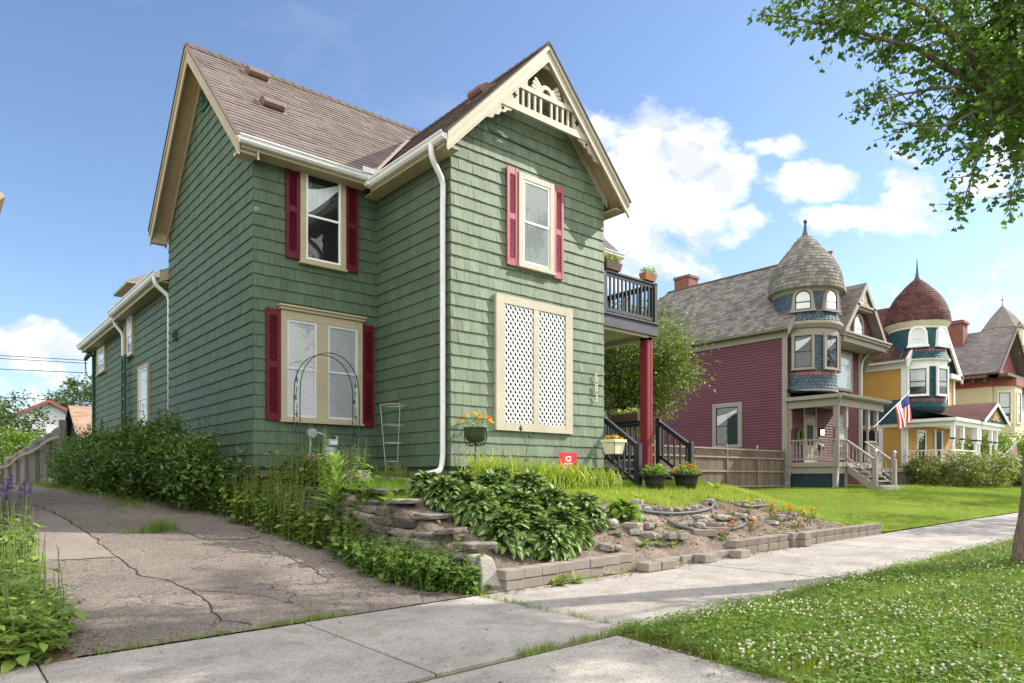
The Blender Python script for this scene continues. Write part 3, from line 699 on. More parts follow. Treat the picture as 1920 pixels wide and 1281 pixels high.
window(H, (4.38, 20.55, 2.55), -Y, -X, 1.1, 1.7, 'tan', 'white', .1, 'room', 'curtain', y0=.034)
window(H, (4.55, 27.4, 4.85), -Y, -X, 1.35, .92, 'tan', 'white', .12, 'room', 'half', y0=.034)
mb = MB(); F = frame_mtx((4.27, 14.68, 8.66), -Y, -X)
lb(mb, F, (0, .015, 0), (.04, .05, .75)); lb(mb, F, (.37, .015, 0), (.41, .05, .75)); lb(mb, F, (.04, .015, 0), (.37, .05, .04)); lb(mb, F, (.04, .015, .71), (.37, .05, .75))
for i in range(9): lb(mb, F, (.04, .018, .06 + i * .073), (.37, .040, .085 + i * .073))
mb.build('attic_vent', 'green_trim', H)
mb = MB(); F = frame_mtx((4.27, 16.64, 4.36), -Y, -X); lb(mb, F, (0, .01, 0), (.12, .09, .22)); lb(mb, F, (.02, .09, .05), (.10, .12, .17)); mb.build('outlet_box', 'green_trim', H)
# climbing frame fixed to the rear corner
mb = MB()
for y in (22.05, 21.7): mb.box((4.20, y - .03, 1.3), (4.26, y + .03, 4.75))
for i in range(9): mb.box((4.215, 21.72, 1.6 + i * .38), (4.245, 22.03, 1.66 + i * .38))
mb.build('trellis_ladder', 'green_trim', H)
# service mast with cable loop
mb = MB(); mb.tube([(4.47, 28.05, 1.3), (4.47, 28.05, 5.6)], .035); mb.tube([(4.47, 28.05, 5.6), (4.4, 28.3, 5.68), (4.3, 28.5, 5.5)], [.05, .09, .06]); mb.tube([(4.3, 28.5, 5.5), (4.32, 28.45, 5.0), (4.42, 28.25, 4.8), (4.46, 28.08, 4.95)], .02)
mb.build('service_mast', 'green_trim', H, smooth=True)
# dormer on the rear roof
D0 = MB(); D0.box((4.85, 23.05, 6.2), (6.2, 24.5, 7.1)); dm = D0.build('dormer', 'cream', H)
mb = MB(); mb.box((4.80, 23.25, 6.45), (4.846, 24.3, 7.0)); mb.build('window', 'tan_dark', dm)
mb = MB(); v = [(4.5, 22.75, 7.1), (4.5, 24.8, 7.1), (8.2, 24.8, 7.1), (8.2, 22.75, 7.1), (5.4, 23.78, 7.75), (8.2, 23.78, 7.75)]
mb.add(v, [(0, 1, 4), (1, 2, 5, 4), (2, 3, 5), (3, 0, 4, 5), (0, 3, 2, 1)]); mb.build('roof', 'roof', dm)
mb = MB(); mb.box((4.50, 22.75, 7.04), (8.2, 24.80, 7.095)); mb.build('fascia', 'tan', dm)
# fretwork gable trim
G = MB(); yv = 9.10; gc = 8.51
for sgn in (-1, 1):
    p = (gc, 9.085, 9.06); q = (gc + sgn * 2.2, 9.085, 6.80)
    for w, d, drop in ((.30, .03, .0), (.10, .055, .0), (.035, .045, .27)):
        a = rake(H, p, q, -Y, w, d, drop=drop); G.add(a.v, a.f)
G.build('bargeboard', 'cream', H)
mb = MB()
for sgn in (-1, 1): a = rake(H, (gc, 9.085, 9.075), (gc + sgn * 2.22, 9.085, 6.80), -Y, .03, .075, drop=-.012); mb.add(a.v, a.f)
mb.build('drip_edge', 'ridge', H)
mb = MB()
for sgn in (-1, 1): a = rake(H, (gc, 9.435, 9.06), (gc + sgn * 1.95, 9.435, 9.06 - 1.95 * 1.027), -Y, .15, .03, drop=.17); mb.add(a.v, a.f)
mb.build('frieze_board', 'cream', H)
T = bpy.data.objects.new('gable_fretwork', None); C.objects.link(T); T.parent = H; T.location = (gc - 6.64, yv - 9.44, 7.7 - 1.3)
def inner(z): return (8.78 - z) / 1.027
def pr_(poly, y=yv, d=.035): m_ = MB(); m_.prism([(gc + a, y, b) for a, b in poly], (0, d, 0)); return m_
z0 = 7.66; z1 = 8.08
pr_([(-inner(z0) , z0), (inner(z0), z0), (inner(z0 + .12), z0 + .12), (-inner(z0 + .12), z0 + .12)], yv - .015, .06).build('rail', 'cream', T)
pr_([(-inner(z1), z1), (inner(z1), z1), (inner(z1 + .09), z1 + .09), (-inner(z1 + .09), z1 + .09)], yv - .015, .06).build('rail', 'cream', T)
for x in (-.56, -.42, -.28, -.14, .12, .26, .40, .54): pr_([(x - .022, z0 + .12), (x + .022, z0 + .12), (x + .022, z1), (x - .022, z1)]).build('baluster', 'cream', T)
for s_ in (-1, 1):    # corner blocks with a pierced clover
    m_ = pr_([(s_ * .66, z0 + .12), (s_ * inner(z0 + .12), z0 + .12), (s_ * inner(z1), z1), (s_ * .66, z1)]); m_.build('corner_block', 'cream', T)
    m_ = MB()
    for dx, dz in ((0, .04), (0, -.04), (.035, 0), (-.035, 0), (0, 0)): m_.box((gc + s_ * .76 + dx - .018, yv - .004, 7.92 + dz - .02), (gc + s_ * .76 + dx + .018, yv + .002, 7.92 + dz + .02))
    m_.build('clover_cutout', 'dark', T)
    # scalloped bracket under the rail
    br = [(s_ * inner(z0), z0 - .002), (s_ * .80, z0 - .002), (s_ * .84, z0 - .05), (s_ * .92, z0 - .06), (s_ * .97, z0 - .12), (s_ * 1.06, z0 - .13), (s_ * 1.10, z0 - .2), (s_ * 1.20, z0 - .22), (s_ * 1.24, z0 - .3), (s_ * 1.36, z0 - .32), (s_ * inner(z0 - .34), z0 - .34)]
    pr_(br).build('bracket', 'cream', T)
    [(m_ := MB(), m_.tube([(gc + s_ * q_, yv - .006, w_), (gc + s_ * q_, yv + .002, w_)], .028, 10), m_.build('round_cutout', 'dark', T)) for q_, w_ in ((1.02, z0 - .06), (.55, 8.27))]
zb = z1 + .09; ra = .46
for s_ in (-1, 1):
    m_ = MB(); n = 14
    for i in range(n):
        t0_, t1_ = [PI / 2 * k / n for k in (i, i + 1)]
        q = []
        for t in (t0_, t1_):
            ax, az = ra * math.cos(t), zb + (ra + .02) * math.sin(t)
            k = t / (PI / 2); oz = zb + (8.78 - zb) * k; q.append(((s_ * ax, az), (s_ * inner(oz), oz)))
        m_.prism([(gc + a, yv, b) for a, b in (q[0][0], q[0][1], q[1][1], q[1][0])], (0, .035, 0))
    m_.build('spandrel', 'cream', T)
m_ = MB(); n = 12
for i in range(n):
    a0, a1 = PI * i / n, PI * (i + 1) / n
    m_.prism([(gc + r * math.cos(a), yv, zb + r * math.sin(a)) for r, a in ((.10, a0), (.17, a0), (.17, a1), (.10, a1))], (0, .035, 0))
for a_ in (.18, .42, .66, PI - .18, PI - .42, PI - .66):
    d = Vector((math.cos(a_), 0, math.sin(a_))); w = Vector((-d.z, 0, d.x)); c0 = Vector((gc, yv, zb)) + d * .165; c1 = Vector((gc, yv, zb)) + d * .34
    m_.prism([c0 - w * .018, c1 - w * .034, c1 + d * .025, c1 + w * .034, c0 + w * .018], (0, .035, 0))
m_.build('sunburst', 'cream', T)
# lattice panel
F = frame_mtx((7.56, 9.44, 2.14), X, -Y); w, h = 1.88, 2.38
LP = MB(); fw = .19
lb(LP, F, (0, 0, 0), (fw, .075, h)); lb(LP, F, (w - fw, 0, 0), (w, .075, h)); lb(LP, F, (fw, 0, 0), (w - fw, .073, .15)); lb(LP, F, (fw, 0, h - .15), (w - fw, .073, h)); lb(LP, F, (w / 2 - .06, 0, .15), (w / 2 + .06, .071, h - .15))
lp = bevel(LP.build('lattice_panel', 'cream', H), .004, 1)
for xa, xb in ((fw, w / 2 - .06), (w / 2 + .06, w - fw)):
    mb = MB(); za, zb2 = .15, h - .15; st = .105
    for sgn, yy in ((1, .042), (-1, .052)):
        k0 = int(-(h) / st) - 2
        for k in range(k0, -k0 + 20):
            c = k * st  # line x = xa + c + sgn*(z-za)*.78
            q = []
            slope = .78
            # clip by z
            def xz(z): return xa + c + sgn * (z - za) * slope
            zlo, zhi = za, zb2
            if sgn > 0: zlo = max(zlo, za + (xa - (xa + c)) / slope); zhi = min(zhi, za + (xb - (xa + c)) / slope)
            else: zlo = max(zlo, za + ((xa + c) - xb) / slope); zhi = min(zhi, za + ((xa + c) - xa) / slope)
            if zhi - zlo < .02: continue
            p = F @ Vector((xz(zlo), yy, zlo)); q = F @ Vector((xz(zhi), yy, zhi)); mb.bar(p, q, .008, .036, up=(1, 0, sgn * -slope) if False else (0, 0, 1))
    mb.build('lattice', 'white', lp)
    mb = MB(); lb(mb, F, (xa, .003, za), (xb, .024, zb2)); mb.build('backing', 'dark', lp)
def text_mesh(name, s, size, ext, m, mtx, parent=None, bold=0.):
    cu = bpy.data.curves.new(name, 'FONT'); cu.body = s; cu.size = size; cu.extrude = ext; cu.align_x = 'CENTER'; cu.align_y = 'CENTER'; cu.resolution_u = 3; cu.offset = bold
    to = bpy.data.objects.new(name + '_curve', cu); C.objects.link(to); bpy.context.view_layer.update()
    me = bpy.data.meshes.new_from_object(to.evaluated_get(bpy.context.evaluated_depsgraph_get())); bpy.data.objects.remove(to)
    me.name = name; me.transform(mtx); me.materials.clear(); me.materials.append(M[m])
    o = bpy.data.objects.new(name, me); C.objects.link(o)
    if parent is not None:
        o.parent = parent; w = Vector((0, 0, 0)); par = parent
        while par is not None: w += par.location; par = par.parent
        me.transform(Matrix.Translation(-w))
    return o
M['brass'] = mat('tarnished brass', (.62, .50, .30), .4, .1, metal=.5)
RX = Matrix.Rotation(PI / 2, 4, 'X')
for ch, z in (('5', 3.28), ('8', 3.08), ('3', 2.88)):
    text_mesh('house_number', ch, .21, .006, 'brass', Matrix.Translation((10.11, 9.385, z)) @ RX, H)
mb = MB(); mb.bar((7.45, 9.412, 7.33), (8.55, 9.412, 7.30), .03, .045); mb.bar((8.55, 9.414, 7.30), (9.5, 9.414, 7.27), .02, .03); mb.build('conduit', 'green', H)
# ---- porch, balcony and steps
mb = MB()
for i in range(13): y = 9.78 + i * .165; mb.box((10.42, y, 1.63), (12.2, y + .158, 1.67))
mb.box((10.42, 9.76, 1.42), (12.2, 9.80, 1.62)); mb.box((12.16, 9.8, 1.42), (12.2, 11.88, 1.62)); mb.build('porch_deck', 'black', H)
mb = MB(); mb.box((11.90, 9.56, 1.15), (12.09, 9.75, 4.36)); mb.box((11.93, 9.552, 1.2), (11.96, 9.56, 4.3)); mb.box((12.03, 9.552, 1.2), (12.06, 9.56, 4.3)); mb.build('porch_post', 'redpost', H)
mb = MB(); mb.box((10.41, 9.46, 4.38), (12.15, 9.50, 4.62)); mb.box((12.11, 9.50, 4.38), (12.15, 11.88, 4.62)); mb.box((10.40, 9.43, 4.622), (12.18, 11.88, 4.66)); bevel(mb.build('balcony_floor', 'blackwood', H), .006, 1)
mb = MB(); mb.box((10.41, 9.50, 4.40), (12.11, 11.88, 4.44)); mb.box((11.9, 9.56, 4.30), (12.10, 11.88, 4.398)); mb.box((10.41, 9.52, 4.33), (11.9, 9.60, 4.398)); mb.build('porch_ceiling', 'cream', H)
def railing(p, q, zt, zb, n, m='black', par=H, post0=True, post1=True, pw=.09, bal=.035, over=.02, pz=None, cap=None):
    """p,q ground-plan ends with their own base heights (x,y,z)"""
    p = Vector(p); q = Vector(q); R = bpy.data.objects.new('railing', None); C.objects.link(R); R.parent = par; w = Vector((0, 0, 0)); pp = par
    while pp is not None: w += pp.location; pp = pp.parent
    R.location = p - w
    m_ = MB(); m_.bar(p + Z * zt, q + Z * zt, .09, .045, ext=.03); m_.bar(p + Z * (zt - .06), q + Z * (zt - .06), .04, .06); bevel(m_.build('handrail', m, R), .006, 1)
    m_ = MB(); m_.bar(p + Z * zb, q + Z * zb, .04, .07); m_.build('bottom_rail', m, R)
    for i in range(n):
        a = p + (q - p) * ((i + .7) / (n + .4)); m_ = MB(); m_.box((a.x - bal / 2, a.y - bal / 2, a.z + zb + .036), (a.x + bal / 2, a.y + bal / 2, a.z + zt - .09)); m_.build('baluster', m, R)
    for f, a in ((post0, p), (post1, q)):
        if f: m_ = MB(); m_.box((a.x - pw / 2, a.y - pw / 2, a.z - (pz or 0)), (a.x + pw / 2, a.y + pw / 2, a.z + zt + over)); m_.build('post', m, R)
    return R
railing((10.44, 9.5, 4.66), (12.08, 9.5, 4.66), .84, .07, 13); railing((12.08, 9.5, 4.66), (12.08, 11.85, 4.66), .84, .07, 15, post0=False)
railing((10.60, 9.62, 1.67), (10.60, 8.72, 1.05), .88, .12, 6, pz=.0, over=.05, pw=.095); railing((12.38, 9.62, 1.67), (12.38, 8.78, 1.10), .9, .14, 5, over=.06, pw=.095, pz=.3)
railing((12.15, 9.95, 1.67), (12.15, 11.85, 1.67), .88, .1, 12, post0=False)
for i in range(4):
    z = 1.67 - .155 * (i + 1) ; y = 9.76 - .27 * i
    mb = MB(); mb.box((10.66, y - .31, z - .035), (12.33, y, z)); mb.box((10.68, y - .02, z - .155), (12.31, y, z - .036)); mb.build('step', 'blackwood', H)
for x in (10.62, 12.32):
    mb = MB(); mb.prism([(x, 9.78, 1.62), (x, 8.72, 1.02), (x, 8.72, .85), (x, 9.78, 1.3)], (.035, 0, 0)); mb.build('stringer', 'black', H)
# ------------------------------------------------------------------ neighbouring houses
M['maroon'] = mat('maroon clapboard paint', (.125, .039, .053), .6, .06, 1, 40, .05, .05, .3)
M['taupe'] = mat('taupe trim paint', (.27, .235, .20), .6, .06)
M['slate'] = mat('slate blue shingle', (.060, .092, .115), .7, .15, 2, 40, .1, .25, .3)
M['slate_red'] = mat('dusty red shingle', (.26, .09, .10), .7, .1, 2, 40, .1, .2, .3)
M['roof_grey'] = mat('grey brown shake roof', (.185, .17, .15), .95, .14, 1, 60, .2, .32, .15)
M['roof_grey2'] = mat('grey asphalt roof', (.20, .175, .165), .95, .12, 1, 60, .2, .2, .15)
M['roof_red'] = mat('red fishscale roof', (.095, .041, .036), .85, .25, 1.5, 60, .2, .35, .2)
M['teal'] = mat('teal shingle', (.022, .076, .09), .65, .15, 2, 40, .1, .25, .3)
M['yellow'] = mat('mustard clapboard', (.54, .31, .075), .6, .05, 1, 40, .04, .04, .3)
M['creamwall'] = mat('cream clapboard', (.58, .53, .34), .6, .05, 1, 40, .04, .04, .3)
M['creamtrim'] = mat('ivory trim', (.70, .65, .50), .6, .05)
M['maroon_trim'] = mat('brick red trim', (.27, .08, .07), .6, .06)
M['brown_trim'] = mat('brown eave', (.13, .095, .075), .7, .1)
M['stone_grey'] = mat('grey stone block', (.24, .235, .23), .9, .3, 3, 20, .3, bump=.6)
M['blacksash'] = mat('black sash', (.02, .024, .028), .5, .1)
M['door'] = mat('taupe door', (.30, .26, .21), .5, .05)
M['nightteal'] = mat('dark teal lattice', (.03, .055, .07), .7, .2)
def add_rel(parent, o): pass
def clap(name, par, O, Sv, poly, m, h=.125): return cover(name, O, Sv, Z, [poly], h, (3.5, 6), .034, m, par, gap=.003, jit=.0, tilt=.0, top=.002)
def lathe_shingles(name, par, c, prof, hs, n, th, mats, pick=None, a0=0, a1=2 * PI, pointed=0.):
    """prof: list of (z, r)"""
    zs = [p[0] for p in prof]; rs = [p[1] for p in prof]
    def r(z): return lerp(list(zip(zs, rs)), z)
    mb = MB(); z = zs[0]; k = 0
    cl = [(r(z_), z_ - c[2]) for z_ in np.linspace(zs[0], zs[-1], 24)]; mb.lathe([(max(.002, a - .004), b) for a, b in cl], c, 40, 0, a0, a1, cap=False)
    while z < zs[-1] - 1e-4:
        z1 = min(zs[-1], z + hs); off = (k % 2) * .5; nn = max(8, int(n * max(r(z), .15) / max(rs)))
        mi = pick(k) if pick else 0
        for i in range(nn):
            b0 = a0 + (a1 - a0) * (i + off + .03) / nn; b1 = a0 + (a1 - a0) * (i + off + .97) / nn
            if a1 - a0 < 6 and b1 > a1 + .05: continue
            o = th + random.uniform(-.004, .004); vs = []; dz = random.uniform(-.006, .006)
            if pointed: angs = [(b0, dz + pointed), ((b0 * 3 + b1) / 4, dz + pointed * .3), ((b0 + b1) / 2, dz), ((b0 + b1 * 3) / 4, dz + pointed * .3), (b1, dz + pointed)]
            else: angs = [(b0, dz), ((b0 + b1) / 2, dz), (b1, dz)]
            for a, q in angs: vs.append((c[0] + (r(z) + o) * math.cos(a), c[1] + (r(z) + o) * math.sin(a), z + q))
            for a, q in angs[::-1]: vs.append((c[0] + (r(z1) + .003) * math.cos(a), c[1] + (r(z1) + .003) * math.sin(a), z1 + .002))
            for a, q in angs: vs.append((c[0] + (r(z)) * math.cos(a), c[1] + (r(z)) * math.sin(a), z + q))
            m = len(angs)
            mb.add(vs, [(j, j + 1, 2 * m - 2 - j, 2 * m - 1 - j) for j in range(m - 1)] + [(2 * m + j, 2 * m + j + 1, j + 1, j) for j in range(m - 1)], mi)
        z = z1; k += 1
    return mb.build(name, mats, par, fixn=False)
def arch_window(par, O, Sv, Nv, w, h, case, sashm, cw=.11, y0=.0, blind='curtain', backing='room', sill=.1, flare=0.):
    F = frame_mtx(O, Sv, Nv); r = w / 2; zs = h - r; n = 12
    arc = lambda rr: [(r + rr * math.cos(PI - PI * i / n), zs + rr * math.sin(PI * i / n)) for i in range(n + 1)]
    def ring(mb, ra, rb, ya, yb):
        A = [(r - ra, 0)] + arc(ra) + [(r + ra, 0)]; B = [(r - rb, 0)] + arc(rb) + [(r + rb, 0)]
        if flare: A[0] = (A[0][0] - flare, 0); A[-1] = (A[-1][0] + flare, 0); 
        for i in range(len(A) - 1):
            q = [A[i], A[i + 1], B[i + 1], B[i]]; vs = [F @ Vector((a, ya, b)) for a, b in q] + [F @ Vector((a, yb, b)) for a, b in q]
            mb.add(vs, [(0, 1, 2, 3), (7, 6, 5, 4), (0, 4, 5, 1), (1, 5, 6, 2), (2, 6, 7, 3), (3, 7, 4, 0)])
    mb = MB(); ring(mb, r, r - cw, -.06, y0 + .06); lb(mb, F, (-.04 - flare, -.06, -sill), (w + .04 + flare, y0 + .09, 0)); cas = mb.build('window', case, par)
    mb = MB(); ring(mb, r - cw, r - cw - .04, -.02, y0 + .03); lb(mb, F, (cw, -.02, zs * .62), (w - cw, y0 + .028, zs * .62 + .04)); lb(mb, F, (cw + .04, -.02, 0), (w - cw - .04, y0 + .028, .045)); mb.build('sash', sashm, cas)
    def plate(mb, y, rr): mb.add([F @ Vector((a, y, b)) for a, b in [(r - rr, .0)] + arc(rr) + [(r + rr, .0)]], [tuple(range(n + 3))])
    mb = MB(); plate(mb, y0 + .005, r - cw); mb.build('backing' if blind != 'curtain' else 'curtain', 'curtain' if blind == 'curtain' else backing, cas, fixn=False)
    mb = MB(); plate(mb, y0 + .018, r - cw); mb.build('pane', 'glass', cas, fixn=False)
    return cas
def boxpart(name, m, par, *bx): return boxes(name, m, par, *bx)
def turned_post(par, x, y, z0, z1, m, w=.14, band=None, nm='porch_post'):
    mb = MB(); h = z1 - z0
    mb.box((x - w / 2, y - w / 2, z0), (x + w / 2, y + w / 2, z0 + h * .33)); mb.box((x - w / 2, y - w / 2, z0 + h * .62), (x + w / 2, y + w / 2, z1))
    a = w * .5; mb.lathe([(a, h * .33), (a * .6, h * .35), (a * .95, h * .38), (a * .6, h * .41), (a * .7, h * .5), (a * .6, h * .56), (a * .95, h * .585), (a * .6, h * .6), (a, h * .62)], (x, y, z0), 12)
    o = mb.build(nm, m, par)
    if band: mb = MB(); mb.box((x - w / 2 - .01, y - w / 2 - .01, z0 + h * .66), (x + w / 2 + .01, y + w / 2 + .01, z0 + h * .70)); mb.build('band', band, o)
    return o
def turned_rail(par, p, q, zt, zb, n, m, skew=True):
    p = Vector(p); q = Vector(q); R = bpy.data.objects.new('railing', None); C.objects.link(R); R.parent = par; w = Vector((0, 0, 0)); pp = par
    while pp is not None: w += pp.location; pp = pp.parent
    R.location = p - w
    mb = MB(); mb.bar(p + Z * zt, q + Z * zt, .10, .06); mb.build('handrail', m, R)
    mb = MB(); mb.bar(p + Z * zb, q + Z * zb, .07, .06); mb.build('bottom_rail', m, R)
    h = zt - zb - .06; proto = None
    for i in range(n):
        a = p + (q - p) * ((i + .5) / n) + Z * (zb + .03)
        if proto is None:
            mb = MB(); mb.lathe([(.028, 0), (.028, h * .14), (.016, h * .18), (.034, h * .34), (.016, h * .52), (.030, h * .6), (.016, h * .68), (.028, h * .84), (.028, h)], tuple(a), 6); proto = mb.build('baluster', m, R); pa = a; pl_ = proto.location.copy()
        else:
            o = proto.copy(); C.objects.link(o); o.location = pl_ + (a - pa)
    return R
def cyl_pt(c, R, deg, z): a = math.radians(deg); n = Vector((math.cos(a), math.sin(a), 0)); return Vector((c[0], c[1], z)) + n * R, n, Vector((-n.y, n.x, 0))
# -------- maroon house
B = thing('maroon_house', 'maroon clapboard house with a grey shingled onion dome turret and a taupe porch', 'house', (28.5, 15.3, .9))
clap('side_wall', B, (28.5, 28, 0), -Y, [(0, .8), (12.7, .8), (12.7, 7.42), (0, 7.42)], 'maroon')
clap('front_wall', B, (28.5, 15.3, 0), X, [(0, 1.9), (7.2, 1.9), (7.2, 7.5), (0, 7.5)], 'maroon')
clap('gable_wall', B, (28.5, 15.3, 0), X, [(0, 7.5), (7.2, 7.5), (3.6, 11.1)], 'maroon')
boxpart('wall_core', 'maroon', B, ((28.52, 15.33, .8), (35.68, 27.98, 7.7)))
boxpart('foundation', 'stone_grey', B, ((28.44, 15.1, .7), (28.9, 15.9, 1.86)), ((28.9, 15.36, .7), (35.7, 15.5, 1.86)))
boxpart('frieze_board', 'taupe', B, ((28.44, 15.2, 7.42), (28.5, 28.0, 7.72)), ((28.1, 15.0, 7.72), (28.5, 28.2, 7.76)))
boxpart('corner_board', 'taupe', B, ((28.42, 15.23, 1.86), (28.50, 15.45, 7.42)), ((28.44, 15.22, 1.86), (28.7, 15.3, 5.0)), ((35.5, 15.23, 1.86), (35.72, 15.29, 7.42)))
rl = [(0, 0), (13.2, 0), (13.2, 5.657), (3.9, 5.657)]
rcover((28.08, 28.2, 7.78), -Y, (4, 0, 4), [rl], 'roof_grey', .19, (.15, .35), .022, B); slab((28.08, 28.2, 7.78), -Y, (4, 0, 4), [rl], .12, 'taupe', B)
rr_ = [(0, 0), (13.2, 0), (9.3, 5.657), (0, 5.657)]
slab((36.1, 15.0, 7.78), Y, (-4, 0, 4), [rr_], .12, 'roof_grey', B, 'roof')
mb = MB(); mb.add([(28.08, 28.2, 7.78), (36.1, 28.2, 7.78), (32.08, 24.3, 11.77)], [(0, 1, 2)]); mb.build('hip', 'roof_grey', B)
mb = MB(); a = rake(B, (28.08, 15.0, 7.76), (32.09, 15.0, 11.77), -Y, .28, .05, drop=.03); mb.add(a.v, a.f); a = rake(B, (36.1, 15.0, 7.76), (32.09, 15.0, 11.77), -Y, .28, .05, drop=.03); mb.add(a.v, a.f); mb.build('rake_board', 'taupe', B)
mb = MB(); mb.bar((32.09, 14.95, 11.82), (32.09, 24.3, 11.82), .14, .05); mb.build('ridge_cap', 'brown_trim', B)
ch = boxpart('chimney', 'brick', B, ((33.1, 23.6, 10), (34.0, 24.6, 12.75))); boxpart('cap', 'brick', ch, ((33.05, 23.55, 12.752), (34.05, 24.65, 12.9)))
tc_ = (30.0, 15.2)
def band2(k): return 1 if k in (9, ) else 0
lathe_shingles('turret_wall', B, (*tc_, 0), [(5.15, 1.32), (5.35, 1.28), (7.75, 1.28)], .145, 46, .016, ['slate', 'slate_red'], lambda k: 1 if k == 4 else 0, pointed=.05)
lathe_shingles('turret_wall', B, (*tc_, 0), [(8.05, 1.50), (8.2, 1.40), (8.42, 1.30), (8.6, 1.28), (9.5, 1.28)], .125, 50, .014, ['slate', 'slate_red'], lambda k: 1 if k in (3, ) else 0, pointed=.045)
for pf in ([(1.28, 7.42), (1.34, 7.44), (1.34, 7.72), (1.44, 7.78), (1.50, 7.88), (1.54, 7.9), (1.54, 8.0), (1.48, 8.06), (1.2, 8.06)], [(1.26, 5.05), (1.34, 5.06), (1.34, 5.14), (1.2, 5.15)], [(1.27, 9.3), (1.32, 9.32), (1.4, 9.46), (1.56, 9.48), (1.56, 9.52)]):
    mb = MB(); mb.lathe(pf, (*tc_, 0), 48, cap=False); mb.build('cornice', 'taupe', B)
mb = MB(); mb.lathe([(1.22, 5.0), (1.22, 9.45)], (*tc_, 0), 32, cap=True); mb.build('turret_core', 'slate', B)
lathe_shingles('dome', B, (*tc_, 0), [(9.5, 1.57), (9.68, 1.55), (10.0, 1.52), (10.3, 1.45), (10.65, 1.33), (10.98, 1.12), (11.27, .88), (11.58, .63), (11.89, .42), (12.1, .18)], .155, 40, .022, ['roof_grey'])
mb = MB(); mb.lathe([(.22, 12.02), (.17, 12.1), (.08, 12.35), (.055, 12.6), (.05, 12.68), (.075, 12.70), (.09, 12.76), (.075, 12.83), (.0, 12.86)], (*tc_, 0), 16); mb.build('finial', 'slate', B, smooth=True)
for deg in (203, 258, 318):
    p, n, t = cyl_pt(tc_, 1.29, deg, 8.55); arch_window(B, p - t * .42, t, n, .84, .92, 'taupe', 'blacksash', .1, .03, flare=.06)
    p, n, t = cyl_pt(tc_, 1.27, deg, 6.0); window(B, p - t * .46, t, n, .92, 1.55, 'taupe', 'blacksash', .12, 'room', 'curtain' if deg == 318 else 'swag', y0=.05)
# projecting front gable
for sgn, u0 in ((1, 31.5), (-1, 36.25)):
    poly = [(0, 0), (2.2, 0), (2.2, 3.57), (0, 3.57)]
    Sv = -Y if sgn > 0 else Y; yy = 16.4 if sgn > 0 else 14.2
    rcover((u0, yy, 7.87), Sv, (sgn * 2.375, 0, 2.66), [poly], 'roof_grey', .19, (.15, .35), .02, B); slab((u0, yy, 7.87), Sv, (sgn * 2.375, 0, 2.66), [poly], .1, 'taupe', B)
gx = 33.875
clap('gable_wall', B, (31.5, 14.62, 0), X, [(.25, 7.87), (4.5, 7.87), (2.375, 10.25)], 'maroon')
mb = MB()
for s_ in (-1, 1): a = rake(B, (gx, 14.2, 10.53), (gx + s_ * 2.4, 14.2, 7.85), -Y, .30, .05, drop=.02); mb.add(a.v, a.f)
mb.build('rake_board', 'taupe', B)
boxpart('pent_cornice', 'taupe', B, ((31.35, 14.1, 7.74), (36.4, 15.25, 7.86)), ((31.5, 14.2, 7.5), (36.25, 15.24, 7.735)), ((31.35, 14.02, 7.865), (36.4, 14.12, 7.95)))
boxpart('hood', 'taupe', B, ((gx - 1.0, 14.15, 9.32), (gx + 1.0, 14.7, 9.42)), ((gx - .9, 14.25, 9.2), (gx + .9, 14.7, 9.315)))
mb = MB()
for i in range(7):
    x = gx - .55 + i * .183; zt = 9.42 + max(.05, (.72 - abs(x - gx)) * 1.0); mb.bar((x, 14.26, 9.42), (gx + (x - gx) * .3, 14.26, zt + .1), .03, .05)
mb.build('gable_fretwork', 'creamtrim', B)
arch_window(B, (gx - .55, 14.6, 8.12), X, -Y, 1.1, 1.0, 'taupe', 'taupe', .1, .02)
mb = MB()
for x in (31.75, 36.05):
    mb.prism([(x - .05, 15.28, 6.6), (x - .05, 15.1, 6.7), (x - .05, 14.9, 7.2), (x - .05, 14.45, 7.35), (x - .05, 14.35, 7.49), (x - .05, 15.28, 7.49)], (.1, 0, 0))
for p in mb.v[:12], mb.v[12:]:
    m2 = MB(); m2.add(p, [tuple(range(5, -1, -1)), tuple(range(6, 12))] + [(i, (i + 1) % 6, (i + 1) % 6 + 6, i + 6) for i in range(6)]); m2.build('bracket', 'taupe', B)
window(B, (32.9, 15.3, 5.55), X, -Y, 1.9, 1.88, 'taupe', 'bluewhite', .15, 'room', 'curtain', y0=.04, split=.68)
window(B, (33.0, 15.3, 2.7), X, -Y, 1.25, 1.65, 'taupe', 'bluewhite', .15, 'room', 'curtain', y0=.04)
window(B, (28.5, 18.95, 2.75), -Y, -X, 1.55, 2.05, 'taupe', 'blacksash', .2, 'room', 'swag', y0=.04)
# porch of the maroon house
boxpart('porch_floor', 'taupe', B, ((28.5, 13.1, 1.78), (33.0, 15.28, 1.97)), ((28.55, 13.15, 1.5), (33.0, 13.19, 1.77)), ((28.55, 13.19, 1.5), (28.59, 15.28, 1.77)))
boxpart('porch_backing', 'dark', B, ((28.65, 13.22, .75), (28.67, 15.2, 1.5)), ((28.7, 13.25, .75), (29.4, 13.27, 1.5)), ((31.4, 13.25, .75), (33, 13.27, 1.5)))
mb = MB()
for i in range(22): mb.box((28.60, 13.22 + i * .09, .75), (28.62, 13.26 + i * .09, 1.5))
for i in range(9): mb.box((28.621, 13.22, .78 + i * .085), (28.635, 15.2, .82 + i * .085))
mb.build('porch_lattice', 'nightteal', B)
mb = MB()
for i in range(8): mb.box((28.7 + i * .09, 13.20, .75), (28.74 + i * .09, 13.215, 1.5))
for i in range(9): mb.box((28.7, 13.216, .78 + i * .085), (29.4, 13.23, .82 + i * .085))
mb.build('porch_lattice', 'nightteal', B)
